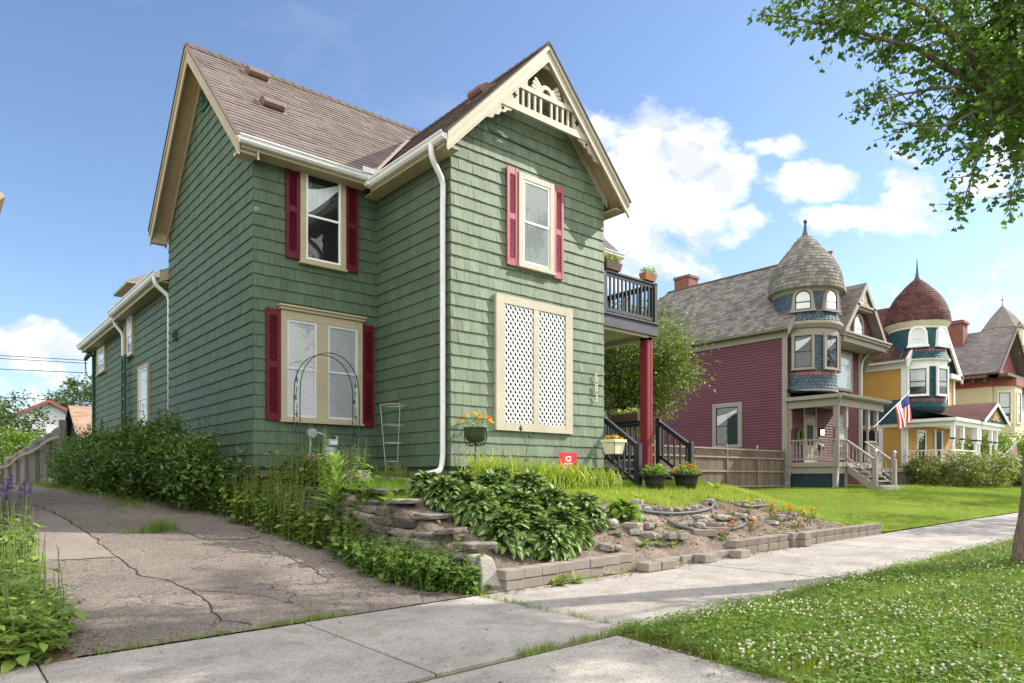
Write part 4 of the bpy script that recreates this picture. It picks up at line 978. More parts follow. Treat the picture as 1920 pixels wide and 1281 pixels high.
boxpart('porch_pier', 'taupe', B, ((28.53, 13.12, .75), (28.72, 13.3, 1.5)), ((28.53, 15.1, .75), (28.7, 15.3, 1.5)), ((29.38, 13.12, .75), (29.5, 13.3, 1.5)))
mb = MB(); mb.add([(28.35, 12.95, 4.78), (33.25, 12.95, 4.78), (33.0, 15.3, 5.15), (28.4, 15.3, 5.15)], [(0, 1, 2, 3)]); mb.box((28.35, 12.95, 4.62), (33.25, 15.28, 4.775)); mb.build('porch_roof', 'taupe', B)
boxpart('porch_beam', 'taupe', B, ((28.5, 13.1, 4.30), (33.05, 13.28, 4.615)), ((28.5, 13.28, 4.30), (28.65, 15.28, 4.615)), ((28.65, 13.28, 4.55), (33.05, 15.28, 4.60)))
gutter(B, (28.3, 12.94, 4.78), (33.3, 12.94, 4.78), -Y, 'taupe')
for x, y in ((28.62, 13.2), (29.5, 13.2), (31.62, 13.2), (32.5, 13.2), (28.62, 15.2)): turned_post(B, x, y, 1.97, 4.3, 'taupe', .15)
turned_rail(B, (28.62, 13.28, 1.97), (28.62, 15.12, 1.97), .95, .14, 12, 'taupe'); turned_rail(B, (28.7, 13.2, 1.97), (29.43, 13.2, 1.97), .95, .14, 5, 'taupe'); turned_rail(B, (31.7, 13.2, 1.97), (32.43, 13.2, 1.97), .95, .14, 5, 'taupe')
turned_rail(B, (29.52, 13.15, 1.97), (29.52, 12.05, 1.15), .92, .18, 7, 'taupe'); turned_rail(B, (31.25, 13.15, 1.97), (31.25, 12.05, 1.15), .92, .18, 7, 'taupe')
for i in range(5):
    z = 1.97 - .19 * (i + 1); y = 13.1 - .25 * i; boxpart('step', 'taupe', B, ((29.5, y - .29, z - .05), (31.3, y, z)), ((29.52, y - .03, z - .19), (31.28, y, z - .051)))
boxpart('step', 'taupe', B, ((29.3, 11.6, .8), (31.45, 12.2, .97)))
for x in (29.42, 31.3):
    mb = MB(); mb.prism([(x, 13.1, 1.9), (x, 12.0, 1.05), (x, 12.0, .85), (x, 12.2, .85), (x, 13.1, 1.55)], (.06, 0, 0)); mb.build('stringer', 'taupe', B)
    nw = boxpart('newel_post', 'taupe', B, ((x - .06, 11.9, .9), (x + .1, 12.06, 2.12)))
    mb = MB(); mb.lathe([(.05, 0), (.03, .05), (.06, .08), (.075, .10), (.075, .26), (.1, .28), (.04, .34), (.0, .37)], (x + .02, 11.98, 2.12), 8); mb.build('lantern', 'steel', nw)
boxpart('door', 'door', B, ((30.05, 15.24, 1.97), (31.0, 15.30, 4.02)))
boxpart('door_frame', 'taupe', B, ((29.9, 15.23, 1.97), (30.04, 15.27, 4.6)), ((31.01, 15.23, 1.97), (31.15, 15.27, 4.6)), ((30.05, 15.23, 4.05), (31.0, 15.27, 4.14)))
boxpart('transom', 'blacksash', B, ((30.06, 15.25, 4.14), (30.99, 15.27, 4.58)))
boxpart('door_glass', 'room', B, ((30.25, 15.225, 2.8), (30.8, 15.238, 3.7)))
spout([(28.35, 12.9, 4.7), (28.35, 12.9, 4.6), (28.5, 13.05, 4.35), (28.5, 13.05, 4.1), (28.5, 13.05, 1.7), (28.1, 12.9, 1.3), (27.7, 12.75, .93)], B, .05).data.materials[0] = M['taupe']
spout([(36.0, 14.9, 7.6), (35.85, 15.2, 7.2), (35.78, 15.22, 6.8), (35.78, 15.22, 1)], B, .05)
# small things on the porch
mb = MB(); tr = []
for i in range(25): a = 2 * PI * i / 24; tr.append((29.55 + .22 * math.cos(a), 15.2, 3.15 + .32 * math.sin(a)))
mb.tube(tr, .075, 6, cap=False); wre = mb.build('wreath', 'leaf_shrub'); tag(wre, 'dark leafy wreath hanging on the maroon porch wall left of the door', 'wreath')
t = thing('wall_lantern', 'lit black wall lantern right of the maroon house door', 'lamp', (31.45, 15.15, 3.4))
mb = MB(); mb.box((31.40, 15.2, 3.25), (31.5, 15.28, 3.6)); mb.lathe([(.03, .22), (.1, .16), (.09, .13)], (31.45, 15.12, 3.4), 8); mb.lathe([(.03, -.16), (.07, -.12)], (31.45, 15.12, 3.4), 8); mb.build('bracket', 'iron_black', t)
em = bpy.data.materials.new('lamp glow'); em.use_nodes = True; em.node_tree.nodes['Principled BSDF'].inputs['Emission Color'].default_value = (1, .7, .35, 1); em.node_tree.nodes['Principled BSDF'].inputs['Emission Strength'].default_value = 3; M['glow'] = em
mb = MB(); mb.lathe([(.07, -.12), (.09, .13)], (31.45, 15.12, 3.4), 8); mb.build('lamp_glass', 'glow', t)
t = thing('mailbox', 'black wall mailbox below the lit lantern on the maroon porch', 'mailbox', (31.5, 15.2, 2.75)); mb = MB(); mb.prism([(31.28, 15.26, 2.6), (31.28, 15.1, 2.6), (31.28, 15.1, 2.78), (31.28, 15.26, 2.92)], (.42, 0, 0)); bevel(mb.build('box', 'iron_black', t), .01); mb = MB(); mb.tube([(31.3, 15.09, 2.58), (31.45, 15.05, 2.5), (31.6, 15.09, 2.58)], .012, 6); mb.build('newspaper_hook', 'iron_black', t)
# flag
def flag(name, label, p0, p1, w, h, sagdir, cols):
    t = thing(name, label, 'flag', p0); p0 = Vector(p0); p1 = Vector(p1)
    mb = MB(); mb.tube([p0, p1], .018, 8); mb.lathe([(.0, 0), (.035, .03), (.0, .07)], tuple(p1), 8); mb.build('pole', 'white', t)
    d = (p0 - p1).normalized(); nx, nz = 26, 26; vs = []; fs = []; ms = []
    for i in range(nx + 1):
        a = i / nx
        for j in range(nz + 1):
            b = j / nz; p = p1 + d * (.08 + w * a * (1 - .15 * b)) + Vector((0, 0, -1)) * (h * b) * (1 - .0 * a) + Vector(sagdir) * (.12 * math.sin(a * 9 + b * 2.0) * (.25 + b) + .1 * b)
            p += d * -.25 * b * a; vs.append(p)
    for i in range(nx):
        for j in range(nz):
            fs.append((i * (nz + 1) + j, i * (nz + 1) + j + 1, (i + 1) * (nz + 1) + j + 1, (i + 1) * (nz + 1) + j))
    mb = MB(); mb.v = [tuple(v) for v in vs]; mb.f = fs
    for i in range(nx):
        for j in range(nz): mb.m.append(2 if (i < 14 and j < 10 and cols == 3) else int(i * 13 / nx) % 2)
    mb.build('cloth', ['flag_red', 'flag_white', 'flag_blue'] if cols == 3 else ['p_pink', 'p_pink'], t, smooth=True)
    return t
M['flag_red'] = mat('flag red', (.55, .035, .05), .7, .05); M['flag_white'] = mat('flag white', (.8, .78, .76), .7, .04); M['flag_blue'] = mat('flag blue', (.03, .05, .22), .7, .1)
flag('flag', 'red and white striped flag with blue corner on a slanting pole', (31.9, 13.05, 3.55), (34.6, 12.6, 5.25), 1.25, 1.25, (.5, -.5, 0), 3)
# house fence with lattice top
FN = thing('lattice_fence', 'brown picket fence with a lattice top between the house and the porch steps', 'fence', (28.3, 15.4, .95))
zf = .93; us = [17.3, 19.5, 21.75, 24.0, 26.25, 28.35]
for u in us:
    p = boxpart('post', 'wood_brown', FN, ((u - .05, 15.30, zf - .1), (u + .05, 15.40, zf + 1.56)))
    mb = MB(); mb.lathe([(.06, 0), (.03, .04), (.055, .10), (.03, .15), (0, .19)], (u, 15.35, zf + 1.56), 8); mb.build('finial', 'stone_grey', p, smooth=True)
for a, b in zip(us, us[1:]):
    mb = MB(); x = a + .05
    while x < b - .06: wv = random.uniform(.04, .06); mb.box((x, 15.36, zf - .03 + random.uniform(-.02, .02)), (x + wv, 15.378, zf + 1.17)); x += wv + .006
    pn = mb.build('panel', 'wood_brown', FN)
    for z in (.02, .62, 1.17, 1.5): m2 = MB(); m2.box((a + .05, 15.30, zf + z), (b - .05, 15.345, zf + z + .06)); m2.build('rail', 'wood_rail', pn)
    mb = MB()
    for sgn in (1, -1):
        for k in range(-4, 30):
            x0 = a + k * .09; q0 = Vector((x0, 15.33 + sgn * .006, zf + 1.23)); q1 = Vector((x0 + sgn * .27, 15.33 + sgn * .006, zf + 1.5))
            if min(q0.x, q1.x) > a + .05 and max(q0.x, q1.x) < b - .05: mb.bar(q0, q1, .007, .025)
    mb.build('lattice', 'wood_brown', pn)
# -------- mustard house
Y3 = thing('mustard_house', 'mustard and teal house with a red shingled onion dome turret and white porch', 'house', (38.7, 14.3, 1.0))
clap('side_wall', Y3, (38.7, 27, 0), -Y, [(0, 5.4), (12.7, 5.4), (12.7, 7.0), (0, 7.0)], 'yellow'); clap('side_wall', Y3, (38.7, 27, 0), -Y, [(0, 1.86), (12.7, 1.86), (12.7, 3.97), (0, 3.97)], 'yellow')
cover('skirt_band', (38.7, 27, 0), -Y, Vector((-.18, 0, -1.23)) * -1, [[(0, 0), (12.75, 0), (12.75, 1.24), (0, 1.24)]], .14, (.14, .16), .014, 'teal', Y3).location += Vector((-.18, 0, 4.18))
clap('front_wall', Y3, (38.7, 14.3, 0), X, [(0, 1.9), (7.1, 1.9), (7.1, 7.0), (0, 7.0)], 'yellow')
cover('gable_wall', (38.7, 14.28, 0), X, Z, [[(-.9, 7.4), (7.9, 7.4), (3.55, 10.8)]], .14, (.14, .17), .014, 'teal', Y3)
boxpart('wall_core', 'yellow', Y3, ((38.75, 14.33, .9), (45.75, 26.98, 7.4)))
boxpart('foundation', 'stone_grey', Y3, ((38.66, 14.2, .8), (38.74, 27, 1.62)), ((38.7, 14.22, .8), (45.8, 14.28, 1.62)))
boxpart('trim_band', 'white', Y3, ((38.62, 14.2, 1.63), (38.7, 27, 1.84)), ((38.62, 14.2, 3.97), (38.7, 27, 4.16)), ((38.62, 14.24, 7.0), (38.7, 27, 7.3)), ((38.3, 14.2, 7.3), (38.7, 27, 7.42)))
boxpart('corner_board', 'white', Y3, ((38.62, 14.2, 1.84), (38.68, 14.45, 7.0)), ((38.64, 14.2, 1.84), (38.9, 14.27, 4.1)), ((45.65, 14.2, 1.84), (45.83, 14.27, 7.0)))
rl3 = [(0, 0), (13.1, 0), (13.1, 5.35), (0, 5.35)]
rcover((38.25, 27.2, 7.42), -Y, (3.9, 0, 3.66), [rl3], 'roof_red', .2, (.15, .3), .02, Y3); slab((38.25, 27.2, 7.42), -Y, (3.9, 0, 3.66), [rl3], .12, 'creamtrim', Y3); slab((46.25, 14.1, 7.3), Y, (-4.05, 0, 3.8), [[(0, 0), (13.1, 0), (13.1, 5.5), (0, 5.5)]], .12, 'roof_red', Y3, 'roof')
mb = MB(); a = rake(Y3, (46.35, 14.05, 7.22), (42.2, 14.05, 11.1), -Y, .42, .1, drop=.0); mb.add(a.v, a.f); a = rake(Y3, (38.25, 14.05, 7.42), (42.2, 14.05, 11.1), -Y, .42, .1, drop=.0); mb.add(a.v, a.f); mb.box((44.5, 13.95, 7.0), (46.4, 14.3, 7.25)); mb.build('rake_board', 'white', Y3)
t3 = (40.1, 14.2)
lathe_shingles('turret_wall', Y3, (*t3, 0), [(4.55, .9), (4.75, 1.2), (5.0, 1.30), (5.3, 1.28), (7.1, 1.28)], .14, 44, .016, ['teal', 'slate_red'], lambda k: 1 if k == 5 else 0, pointed=.045)
lathe_shingles('turret_wall', Y3, (*t3, 0), [(7.42, 1.5), (7.7, 1.36), (8.0, 1.28), (9.2, 1.28)], .125, 48, .014, ['teal', 'slate_red'], lambda k: 1 if k == 3 else 0, pointed=.045)
mb = MB(); mb.lathe([(1.28, 7.02), (1.34, 7.04), (1.36, 7.3), (1.5, 7.36), (1.52, 7.42), (1.2, 7.43)], (*t3, 0), 48, cap=False); mb.build('cornice', 'white', Y3)
mb = MB(); mb.lathe([(1.28, 9.0), (1.33, 9.02), (1.35, 9.12), (1.38, 9.14), (1.54, 9.36), (1.54, 9.4)], (*t3, 0), 48, cap=False); mb.build('cornice', 'creamtrim', Y3)
mb = MB(); mb.lathe([(.85, 4.5), (1.22, 5.0), (1.22, 9.35)], (*t3, 0), 32); mb.build('turret_core', 'teal', Y3)
lathe_shingles('dome', Y3, (*t3, 0), [(9.37, 1.54), (9.6, 1.53), (9.9, 1.48), (10.42, 1.31), (10.7, 1.16), (10.95, 1.0), (11.2, .77), (11.5, .51), (11.75, .24), (11.85, .1)], .13, 44, .018, ['roof_red'])
mb = MB(); mb.lathe([(.2, 11.75), (.12, 11.9), (.06, 12.2), (.015, 12.9), (0, 12.95)], (*t3, 0), 12); mb.build('spire', 'slate', Y3, smooth=True)
for deg in (201, 258):
    p, n, t = cyl_pt(t3, 1.29, deg, 8.12); arch_window(Y3, p - t * .42, t, n, .84, 1.0, 'white', 'white', .11, .03, flare=.04)
    p, n, t = cyl_pt(t3, 1.27, deg, 5.55); window(Y3, p - t * .5, t, n, 1.0, 1.5, 'white', 'blacksash', .13, 'room', 'half', y0=.05)
window(Y3, (44.0, 14.3, 5.3), X, -Y, .9, 1.6, 'white', 'blacksash', .12, 'room', 'half', y0=.04)
boxpart('window', 'blacksash', Y3, ((38.6, 15.55, 1.95), (38.69, 16.9, 3.85))); boxpart('window_frame', 'white', Y3, ((38.58, 15.35, 1.9), (38.66, 15.54, 3.96)), ((38.58, 16.92, 1.9), (38.66, 17.1, 3.96)))
boxpart('porch_floor', 'white', Y3, ((38.4, 12.0, 1.7), (45.6, 14.25, 1.9)))
mb = MB(); mb.add([(38.1, 11.75, 4.28), (45.8, 11.75, 4.28), (45.4, 14.25, 4.95), (38.5, 14.25, 4.95)], [(0, 1, 2, 3)]); mb.build('porch_roof', 'roof_red', Y3)
boxpart('porch_beam', 'white', Y3, ((38.1, 11.75, 4.12), (45.8, 14.25, 4.275)), ((38.3, 11.9, 3.9), (45.6, 12.08, 4.118)), ((38.3, 12.08, 3.9), (38.45, 14.2, 4.118)))
for x in (38.4, 39.75, 41.75, 42.3, 44.2, 45.1): turned_post(Y3, x, 12.0, 1.9, 3.9, 'white', .17 if x != 41.75 else .26, 'blacksash')
turned_rail(Y3, (38.4, 12.08, 1.9), (38.4, 14.2, 1.9), .8, .12, 12, 'white'); turned_rail(Y3, (38.5, 12.0, 1.9), (41.7, 12.0, 1.9), .8, .12, 18, 'white')
turned_rail(Y3, (44.9, 11.9, 1.9), (45.6, 9.4, .85), .85, .15, 12, 'white')
mb = MB(); mb.prism([(42.0, 11.7, 4.3), (45.9, 11.7, 4.3), (43.95, 11.7, 5.2)], (0, .06, 0)); pd = mb.build('pediment', 'teal', Y3)
mb = MB()
for s_ in (-1, 1): a = rake(Y3, (43.95, 11.62, 5.35), (43.95 + s_ * 2.15, 11.62, 4.32), -Y, .16, .06); mb.add(a.v, a.f)
mb.build('rake_board', 'white', pd)
mb = MB()
for i in range(9):
    a = PI * (i + .5) / 9; mb.bar((43.95 + .15 * math.cos(a), 11.68, 4.36 + .12 * math.sin(a)), (43.95 + (.85 - .3 * math.sin(a)) * math.cos(a), 11.68, 4.36 + .6 * math.sin(a)), .02, .06)
mb.build('sunburst', 'yellow', pd)
mb = MB(); mb.add([(43.95, 11.6, 5.38), (46.15, 11.6, 4.3), (46.0, 14.2, 4.6), (43.95, 14.2, 5.4), (41.75, 11.6, 4.3), (41.9, 14.2, 4.6)], [(0, 1, 2, 3), (0, 3, 5, 4)]); mb.build('roof', 'roof_red', pd)
window(Y3, (40.2, 14.3, 2.3), X, -Y, 1.25, 1.6, 'white', 'blacksash', .14, 'room', None, y0=.04)
boxpart('door', 'blacksash', Y3, ((42.9, 14.22, 1.9), (43.7, 14.27, 3.9))); boxpart('door_frame', 'white', Y3, ((42.7, 14.2, 1.9), (42.88, 14.26, 4.0)), ((43.72, 14.2, 1.9), (43.9, 14.26, 4.0)))
flag('flag', 'small faded pink flag drooping at the white porch stairs', (44.6, 11.8, 2.2), (46.2, 11.3, 3.3), .6, .8, (.4, -.3, 0), 1)
# -------- cream house
C4 = thing('cream_house', 'cream clapboard house with brick red frieze and grey roof beyond the mustard house', 'house', (50, 13.6, 1))
clap('side_wall', C4, (50, 24, 0), -Y, [(0, 1), (10.4, 1), (10.4, 6.95), (0, 6.95)], 'creamwall'); clap('front_wall', C4, (50, 13.6, 0), X, [(0, 1), (9, 1), (9, 6.95), (0, 6.95)], 'creamwall')
boxpart('wall_core', 'creamwall', C4, ((50.03, 13.63, .9), (58.9, 23.9, 7.6)))
boxpart('frieze_board', 'maroon_trim', C4, ((49.94, 13.54, 6.95), (50.0, 24, 7.45)), ((50, 13.54, 6.95), (59, 13.6, 7.45)))
rl4 = [(0, 0), (12, 0), (12, 4.9), (0, 4.9)]
rcover((49.3, 25, 7.7), -Y, (3.7, 0, 3.25), [rl4], 'roof_grey2', .16, (.2, .4), .014, C4); slab((49.3, 25, 7.7), -Y, (3.7, 0, 3.25), [rl4], .14, 'brown_trim', C4); slab((56.7, 13, 7.7), Y, (-3.7, 0, 3.25), [rl4], .14, 'roof_grey2', C4, 'roof')
mb = MB()
for s_, x in ((1, 49.3), (-1, 56.7)): a = rake(C4, (x, 12.98, 7.7), (53, 12.98, 10.95), -Y, .3, .06); mb.add(a.v, a.f)
mb.build('rake_board', 'brown_trim', C4)
clap('gable_wall', C4, (50, 13.6, 0), X, [(0, 7.45), (6.2, 7.45), (3.0, 10.2)], 'maroon_trim')
boxpart('eave', 'brown_trim', C4, ((49.3, 13.0, 7.46), (49.95, 24.5, 7.6)), ((49.3, 12.5, 7.46), (59, 13.55, 7.62)))
for i in range(16): boxpart('eave_bracket', 'brown_trim', C4, ((49.5, 13.7 + i * .62, 7.2), (49.94, 13.82 + i * .62, 7.455)))
mb = MB(); mb.prism([(50.5, 13.55, 3.9), (51.1, 12.6, 3.9), (52.6, 12.6, 3.9), (53.2, 13.55, 3.9)], (0, 0, 3.1)); mb.build('bay', 'creamwall', C4)
mb = MB(); mb.prism([(50.45, 13.55, 7.0), (51.05, 12.5, 7.0), (52.65, 12.5, 7.0), (53.25, 13.55, 7.0)], (0, 0, .45)); mb.build('bay_frieze', 'maroon_trim', C4)
sv = Vector((.6, -.95, 0)).normalized(); nv = Vector((-.95, -.6, 0)).normalized()
w4 = window(C4, (50.5 + .15 * sv.x, 13.55 + .15 * sv.y, 4.7), sv, nv, .85, 2.0, 'creamtrim', 'blacksash', .12, 'room', 'half', y0=.01)
window(C4, (51.35, 12.6, 4.7), X, -Y, 1.0, 2.0, 'creamtrim', 'blacksash', .12, 'room', 'half', y0=.01)
t = thing('air_conditioner', 'white window air conditioner in the cream house bay window', 'air conditioner', (50.7, 13.0, 4.8)); mb = MB(); mb.box((50.45, 12.85, 4.76), (50.95, 13.3, 5.1)); bevel(mb.build('case', 'gutter', t), .02)
mb = MB()
for i in range(5): mb.box((50.5, 12.83, 4.8 + i * .055), (50.9, 12.848, 4.825 + i * .055))
mb.build('grille', 'steel', t)
ch = boxpart('chimney', 'brick', C4, ((51.8, 15.6, 9.5), (52.7, 16.6, 11.7))); boxpart('cap', 'brick', ch, ((51.7, 15.5, 11.45), (52.8, 16.7, 11.6)))
PT = thing('turret_house', 'steep grey pyramid turret roof with finial rising behind the cream house', 'house', (61.7, 16, 1)); mb = MB(); mb.lathe([(1.5, 12.4), (.8, 13.4), (.06, 14.25), (0, 14.3)], (61.7, 16, 0), 8); mb.build('turret_roof', 'roof_grey2', PT)
mb = MB(); mb.lathe([(1.3, 1), (1.3, 12.4)], (61.7, 16, 0), 8); mb.build('turret_wall', 'creamwall', PT); mb = MB(); mb.lathe([(.05, 14.2), (.02, 14.6), (.07, 14.7), (.02, 14.8), (.01, 15.3), (0, 15.35)], (61.7, 16, 0), 8); mb.build('finial', 'maroon_trim', PT)
mb = MB(); mb.box((60, 15, .9), (68, 24, 8)); mb.build('body_wall', 'creamwall', PT); mb = MB(); mb.prism([(59.6, 14.6, 8), (68.4, 14.6, 8), (64, 14.6, 11.5)], (0, 10, 0)); mb.build('roof', 'roof_grey2', PT)
# -------- garages behind on the left
def garage(name, label, x0, x1, y0, y1, ze, zr, axis, wallm, roofm, trim):
    t = thing(name, label, 'garage', ((x0 + x1) / 2, y0, 1.1))
    clap('wall', t, (x0, y0, 0), X, [(0, .9), (x1 - x0, .9), (x1 - x0, ze), (0, ze)], wallm); clap('wall', t, (x0, y1, 0), -Y, [(0, .9), (y1 - y0, .9), (y1 - y0, ze), (0, ze)], wallm); boxpart('core', wallm, t, ((x0 + .02, y0 + .02, .8), (x1 - .02, y1 - .02, ze)))
    o = .35
    if axis == 'x':
        ym = (y0 + y1) / 2; hh = zr - ze; L = math.hypot(ym - y0 + o, hh)
        rcover((x0 - o, y0 - o, ze), X, (0, ym - y0 + o, hh), [[(0, 0), (x1 - x0 + 2 * o, 0), (x1 - x0 + 2 * o, L), (0, L)]], roofm, .16, (.25, .5), .014, t); slab((x0 - o, y0 - o, ze), X, (0, ym - y0 + o, hh), [[(0, 0), (x1 - x0 + 2 * o, 0), (x1 - x0 + 2 * o, L), (0, L)]], .12, trim, t)
        slab((x1 + o, y1 + o, ze), -X, (0, -(ym - y0 + o), hh), [[(0, 0), (x1 - x0 + 2 * o, 0), (x1 - x0 + 2 * o, L), (0, L)]], .12, trim, t)
        mb = MB(); mb.prism([(x0, y0, ze), (x0, y1, ze), (x0, ym, zr - .15)], (.05, 0, 0)); mb.build('gable_wall', trim, t)
    else:
        xm = (x0 + x1) / 2; hh = zr - ze; L = math.hypot(xm - x0 + o, hh)
        for s_, xx, yy, Sv in ((1, x0 - o, y1 + o, -Y), (-1, x1 + o, y0 - o, Y)): slab((xx, yy, ze), Sv, (s_ * (xm - x0 + o), 0, hh), [[(0, 0), (y1 - y0 + 2 * o, 0), (y1 - y0 + 2 * o, L), (0, L)]], .12, roofm, t, 'roof')
        clap('gable_wall', t, (x0, y0, 0), X, [(0, ze), (x1 - x0, ze), ((x1 - x0) / 2, zr - .15)], wallm)
        mb = MB()
        for s_ in (-1, 1): a = rake(t, (xm, y0 - o, zr + .02), (xm + s_ * (xm - x0 + o), y0 - o, ze + .02), -Y, .22, .04); mb.add(a.v, a.f)
        mb.build('rake_board', trim, t)
    return t
M['white_siding'] = mat('white siding', (.62, .65, .68), .6, .04); M['roof_brown2'] = mat('light brown roof', (.30, .20, .145), .95, .12, 1, 50, .15, .15, .1)
garage('brown_roof_garage', 'low garage with a light brown shingle roof behind the wooden fence', 6.6, 14, 44, 50, 3.3, 5.5, 'x', 'taupe', 'roof_brown2', 'blacksash')
garage('white_garage', 'white sided garage with a maroon roof edge behind the wooden fence', 3.1, 9.5, 56, 62, 4.6, 6.6, 'y', 'white_siding', 'roof_grey2', 'maroon_trim')
# -------- leaning wooden fence by the driveway
WF = thing('wooden_fence', 'weathered grey board fence with a sagging rail at the driveway end', 'fence', (3.0, 23.6, 1.12))
pa = Vector((3.0, 23.6, 1.1)); pb = Vector((2.5, 37.0, 1.1)); n = 60
def ftop(k): return lerp([(0, 1.78), (.35, 1.55), (.7, 1.22), (1, .98)], k)
for i in range(7):
    k = i / 6; p = pa + (pb - pa) * k; hh = ftop(k) + (.1 if i == 0 else -.12); w_ = .17 if i == 0 else .10
    boxpart('post', 'wood_grey', WF, ((p.x - w_ / 2, p.y - w_ / 2, .95), (p.x + w_ / 2, p.y + w_ / 2, 1.1 + hh)))
for i in range(n):
    k = (i + .3) / n; p = pa + (pb - pa) * k; hh = ftop(k) + random.uniform(-.04, .04); y0 = p.y; y1 = y0 + 13.4 / n * .93
    mb = MB(); mb.prism([(p.x + .07, y0, 1.13), (p.x + .07, y1, 1.13), (p.x + .07, y1, 1.06 + hh), (p.x + .07, y1 - .04, 1.1 + hh), (p.x + .07, y0 + .04, 1.1 + hh), (p.x + .07, y0, 1.06 + hh)], (.022, 0, 0)); mb.build('board', 'wood_grey', WF)
mb = MB()
for i in range(24):
    k0, k1 = i / 24, (i + 1) / 24; a = pa + (pb - pa) * k0; b = pa + (pb - pa) * k1
    mb.bar((a.x - .075, a.y, 1.1 + ftop(k0) - .38 + .05 * math.sin(k0 * 14)), (b.x - .075, b.y, 1.1 + ftop(k1) - .38 + .05 * math.sin(k1 * 14)), .04, .10)
mb.build('rail', 'wood_rail', WF)
boxpart('kick_board', 'wood_rail', WF, ((2.9, 23.9, 1.16), (2.94, 26.2, 1.30)))
# -------- corner of the next house on the left and wires
NH = thing('neighbour_house', 'neighbouring house at the left edge, only its tan eave corner showing', 'house', (-.1, 10.2, .9))
clap('wall', NH, (-.1, 17, 0), Y * -1, [(0, .2), (6.8, .2), (6.8, 4.5), (0, 4.5)], 'green'); clap('wall', NH, (-8, 10.2, 0), X, [(0, .0), (7.9, .0), (7.9, 4.5), (3.95, 8.2), (0, 4.5)], 'green')
mb = MB(); mb.box((-7.98, 10.23, -.1), (-.12, 16.9, 4.5)); mb.build('wall_core', 'green', NH)
slab((.70, 9.86, 4.55), Y, (-4.75, 0, 4.4), [[(0, 0), (7.5, 0), (7.5, 6.5), (0, 6.5)]], .14, 'tan', NH, 'roof')
slab((-8.8, 17.3, 4.55), -Y, (4.75, 0, 4.4), [[(0, 0), (7.5, 0), (7.5, 6.5), (0, 6.5)]], .14, 'tan', NH, 'roof')
for i, (za, zb_, y) in enumerate(((5.45, 6.9, 28.3), (5.35, 6.75, 28.3), (5.0, 6.1, 28.2))):
    mb = MB(); a = Vector((4.35, y, za)); b = Vector((-28, 44, zb_ + 1.0)); P = []
    for k in range(13): t_ = k / 12; p = a + (b - a) * t_; p.z -= .9 * 4 * t_ * (1 - t_) * .5; P.append(p)
    mb.tube(P, .012, 5); tag(mb.build('power_line', 'blacksash'), ['topmost thin overhead wire running from the house mast to the left', 'middle thin overhead wire running from the house mast to the left', 'lowest of the three overhead wires reaching the green house corner'][i], 'wire', 'overhead wires')
for i, (pz_, qz) in enumerate(((6.0, 6.1), (4.0, 3.9))):
    mb = MB(); mb.tube([(-6, 52, pz_ + .35), (2, 51, pz_ + .1), (9, 50, qz)], .02, 5); tag(mb.build('power_line', 'blacksash'), ['single far wire crossing the sky above the white garage', 'dark cable just above the left garden trees'][i], 'wire', 'overhead wires')
# ------------------------------------------------------------------ vegetation
A = np.array
def branch(mb, p, q, r0, r1, n=6, wob=.12, sag=0., sides=7):
    p = Vector(p); q = Vector(q); L = (q - p).length; P = []; R = []
    s1, s2 = random.uniform(0, 50), random.uniform(0, 50)
    for i in range(n + 1):
        t = i / n; c = p.lerp(q, t); k = math.sin(PI * t) * wob * L
        c = c + Vector((noise.noise((t * 2 + s1, 0, 0)), noise.noise((t * 2 + s2, 3, 0)), noise.noise((t * 2, s1, 5)))) * k + Vector((0, 0, -sag * L * 4 * t * (1 - t)))
        P.append(c); R.append(r0 + (r1 - r0) * t)
    mb.tube(P, R, sides); return P
def crown_parts(c, r, nclump, per, ls, tmpl, spread=.3, shell=.55, flat=.75, lo=-1., mi=0, seed=None):
    c = A(c); r = A(r); d = rng.normal(size=(nclump, 3)); d /= np.linalg.norm(d, axis=1)[:, None]; d[:, 2] = np.maximum(d[:, 2], lo)
    rad = rng.uniform(shell ** 3, 1, nclump) ** (1 / 3); cl = c + d * r * rad[:, None] * rng.uniform(.82, 1.08, (nclump, 1))
    n = nclump * per; cs = np.repeat(cl, per, 0); csz = np.repeat(rng.uniform(.6, 1.35, nclump), per)
    off = rng.normal(size=(n, 3)) * A([1, 1, flat]) * spread * csz[:, None] * r.mean() * .5
    return (*tmpl, rots(n, tilt=(-.9, .9), roll=rng.uniform(-1, 1, n), scale=(ls * .7, ls * 1.3)), cs + off, mi), cl
def tree(name, label, cat, base, crown_c, crown_r, nclump, per, ls, lm, group=None, tr=.15, bark='bark', tmpl=None, spread=.3, shell=.5, lean=(0, 0), limbs=9, lo=-1.):
    t = thing(name, label, cat, base, group)
    parts, cl = crown_parts(crown_c, crown_r, nclump, per, ls, tmpl or T_leaf(.5), spread, shell, lo=lo)
    mb = MB(); fork = Vector(base).lerp(Vector(crown_c), .72); branch(mb, Vector(base) - Vector((0, 0, .1)), fork, tr, tr * .6, 6, .05)
    for i in rng.choice(len(cl), min(limbs, len(cl)), replace=False):
        s = Vector(base).lerp(fork, random.uniform(.75, 1.)); branch(mb, s, Vector(cl[i]), tr * .45, tr * .08, 5, .18, sides=5)
    mb.build('trunk', bark, t, smooth=True); np_mesh('crown', [parts], [lm], t, loc=crown_c); return t
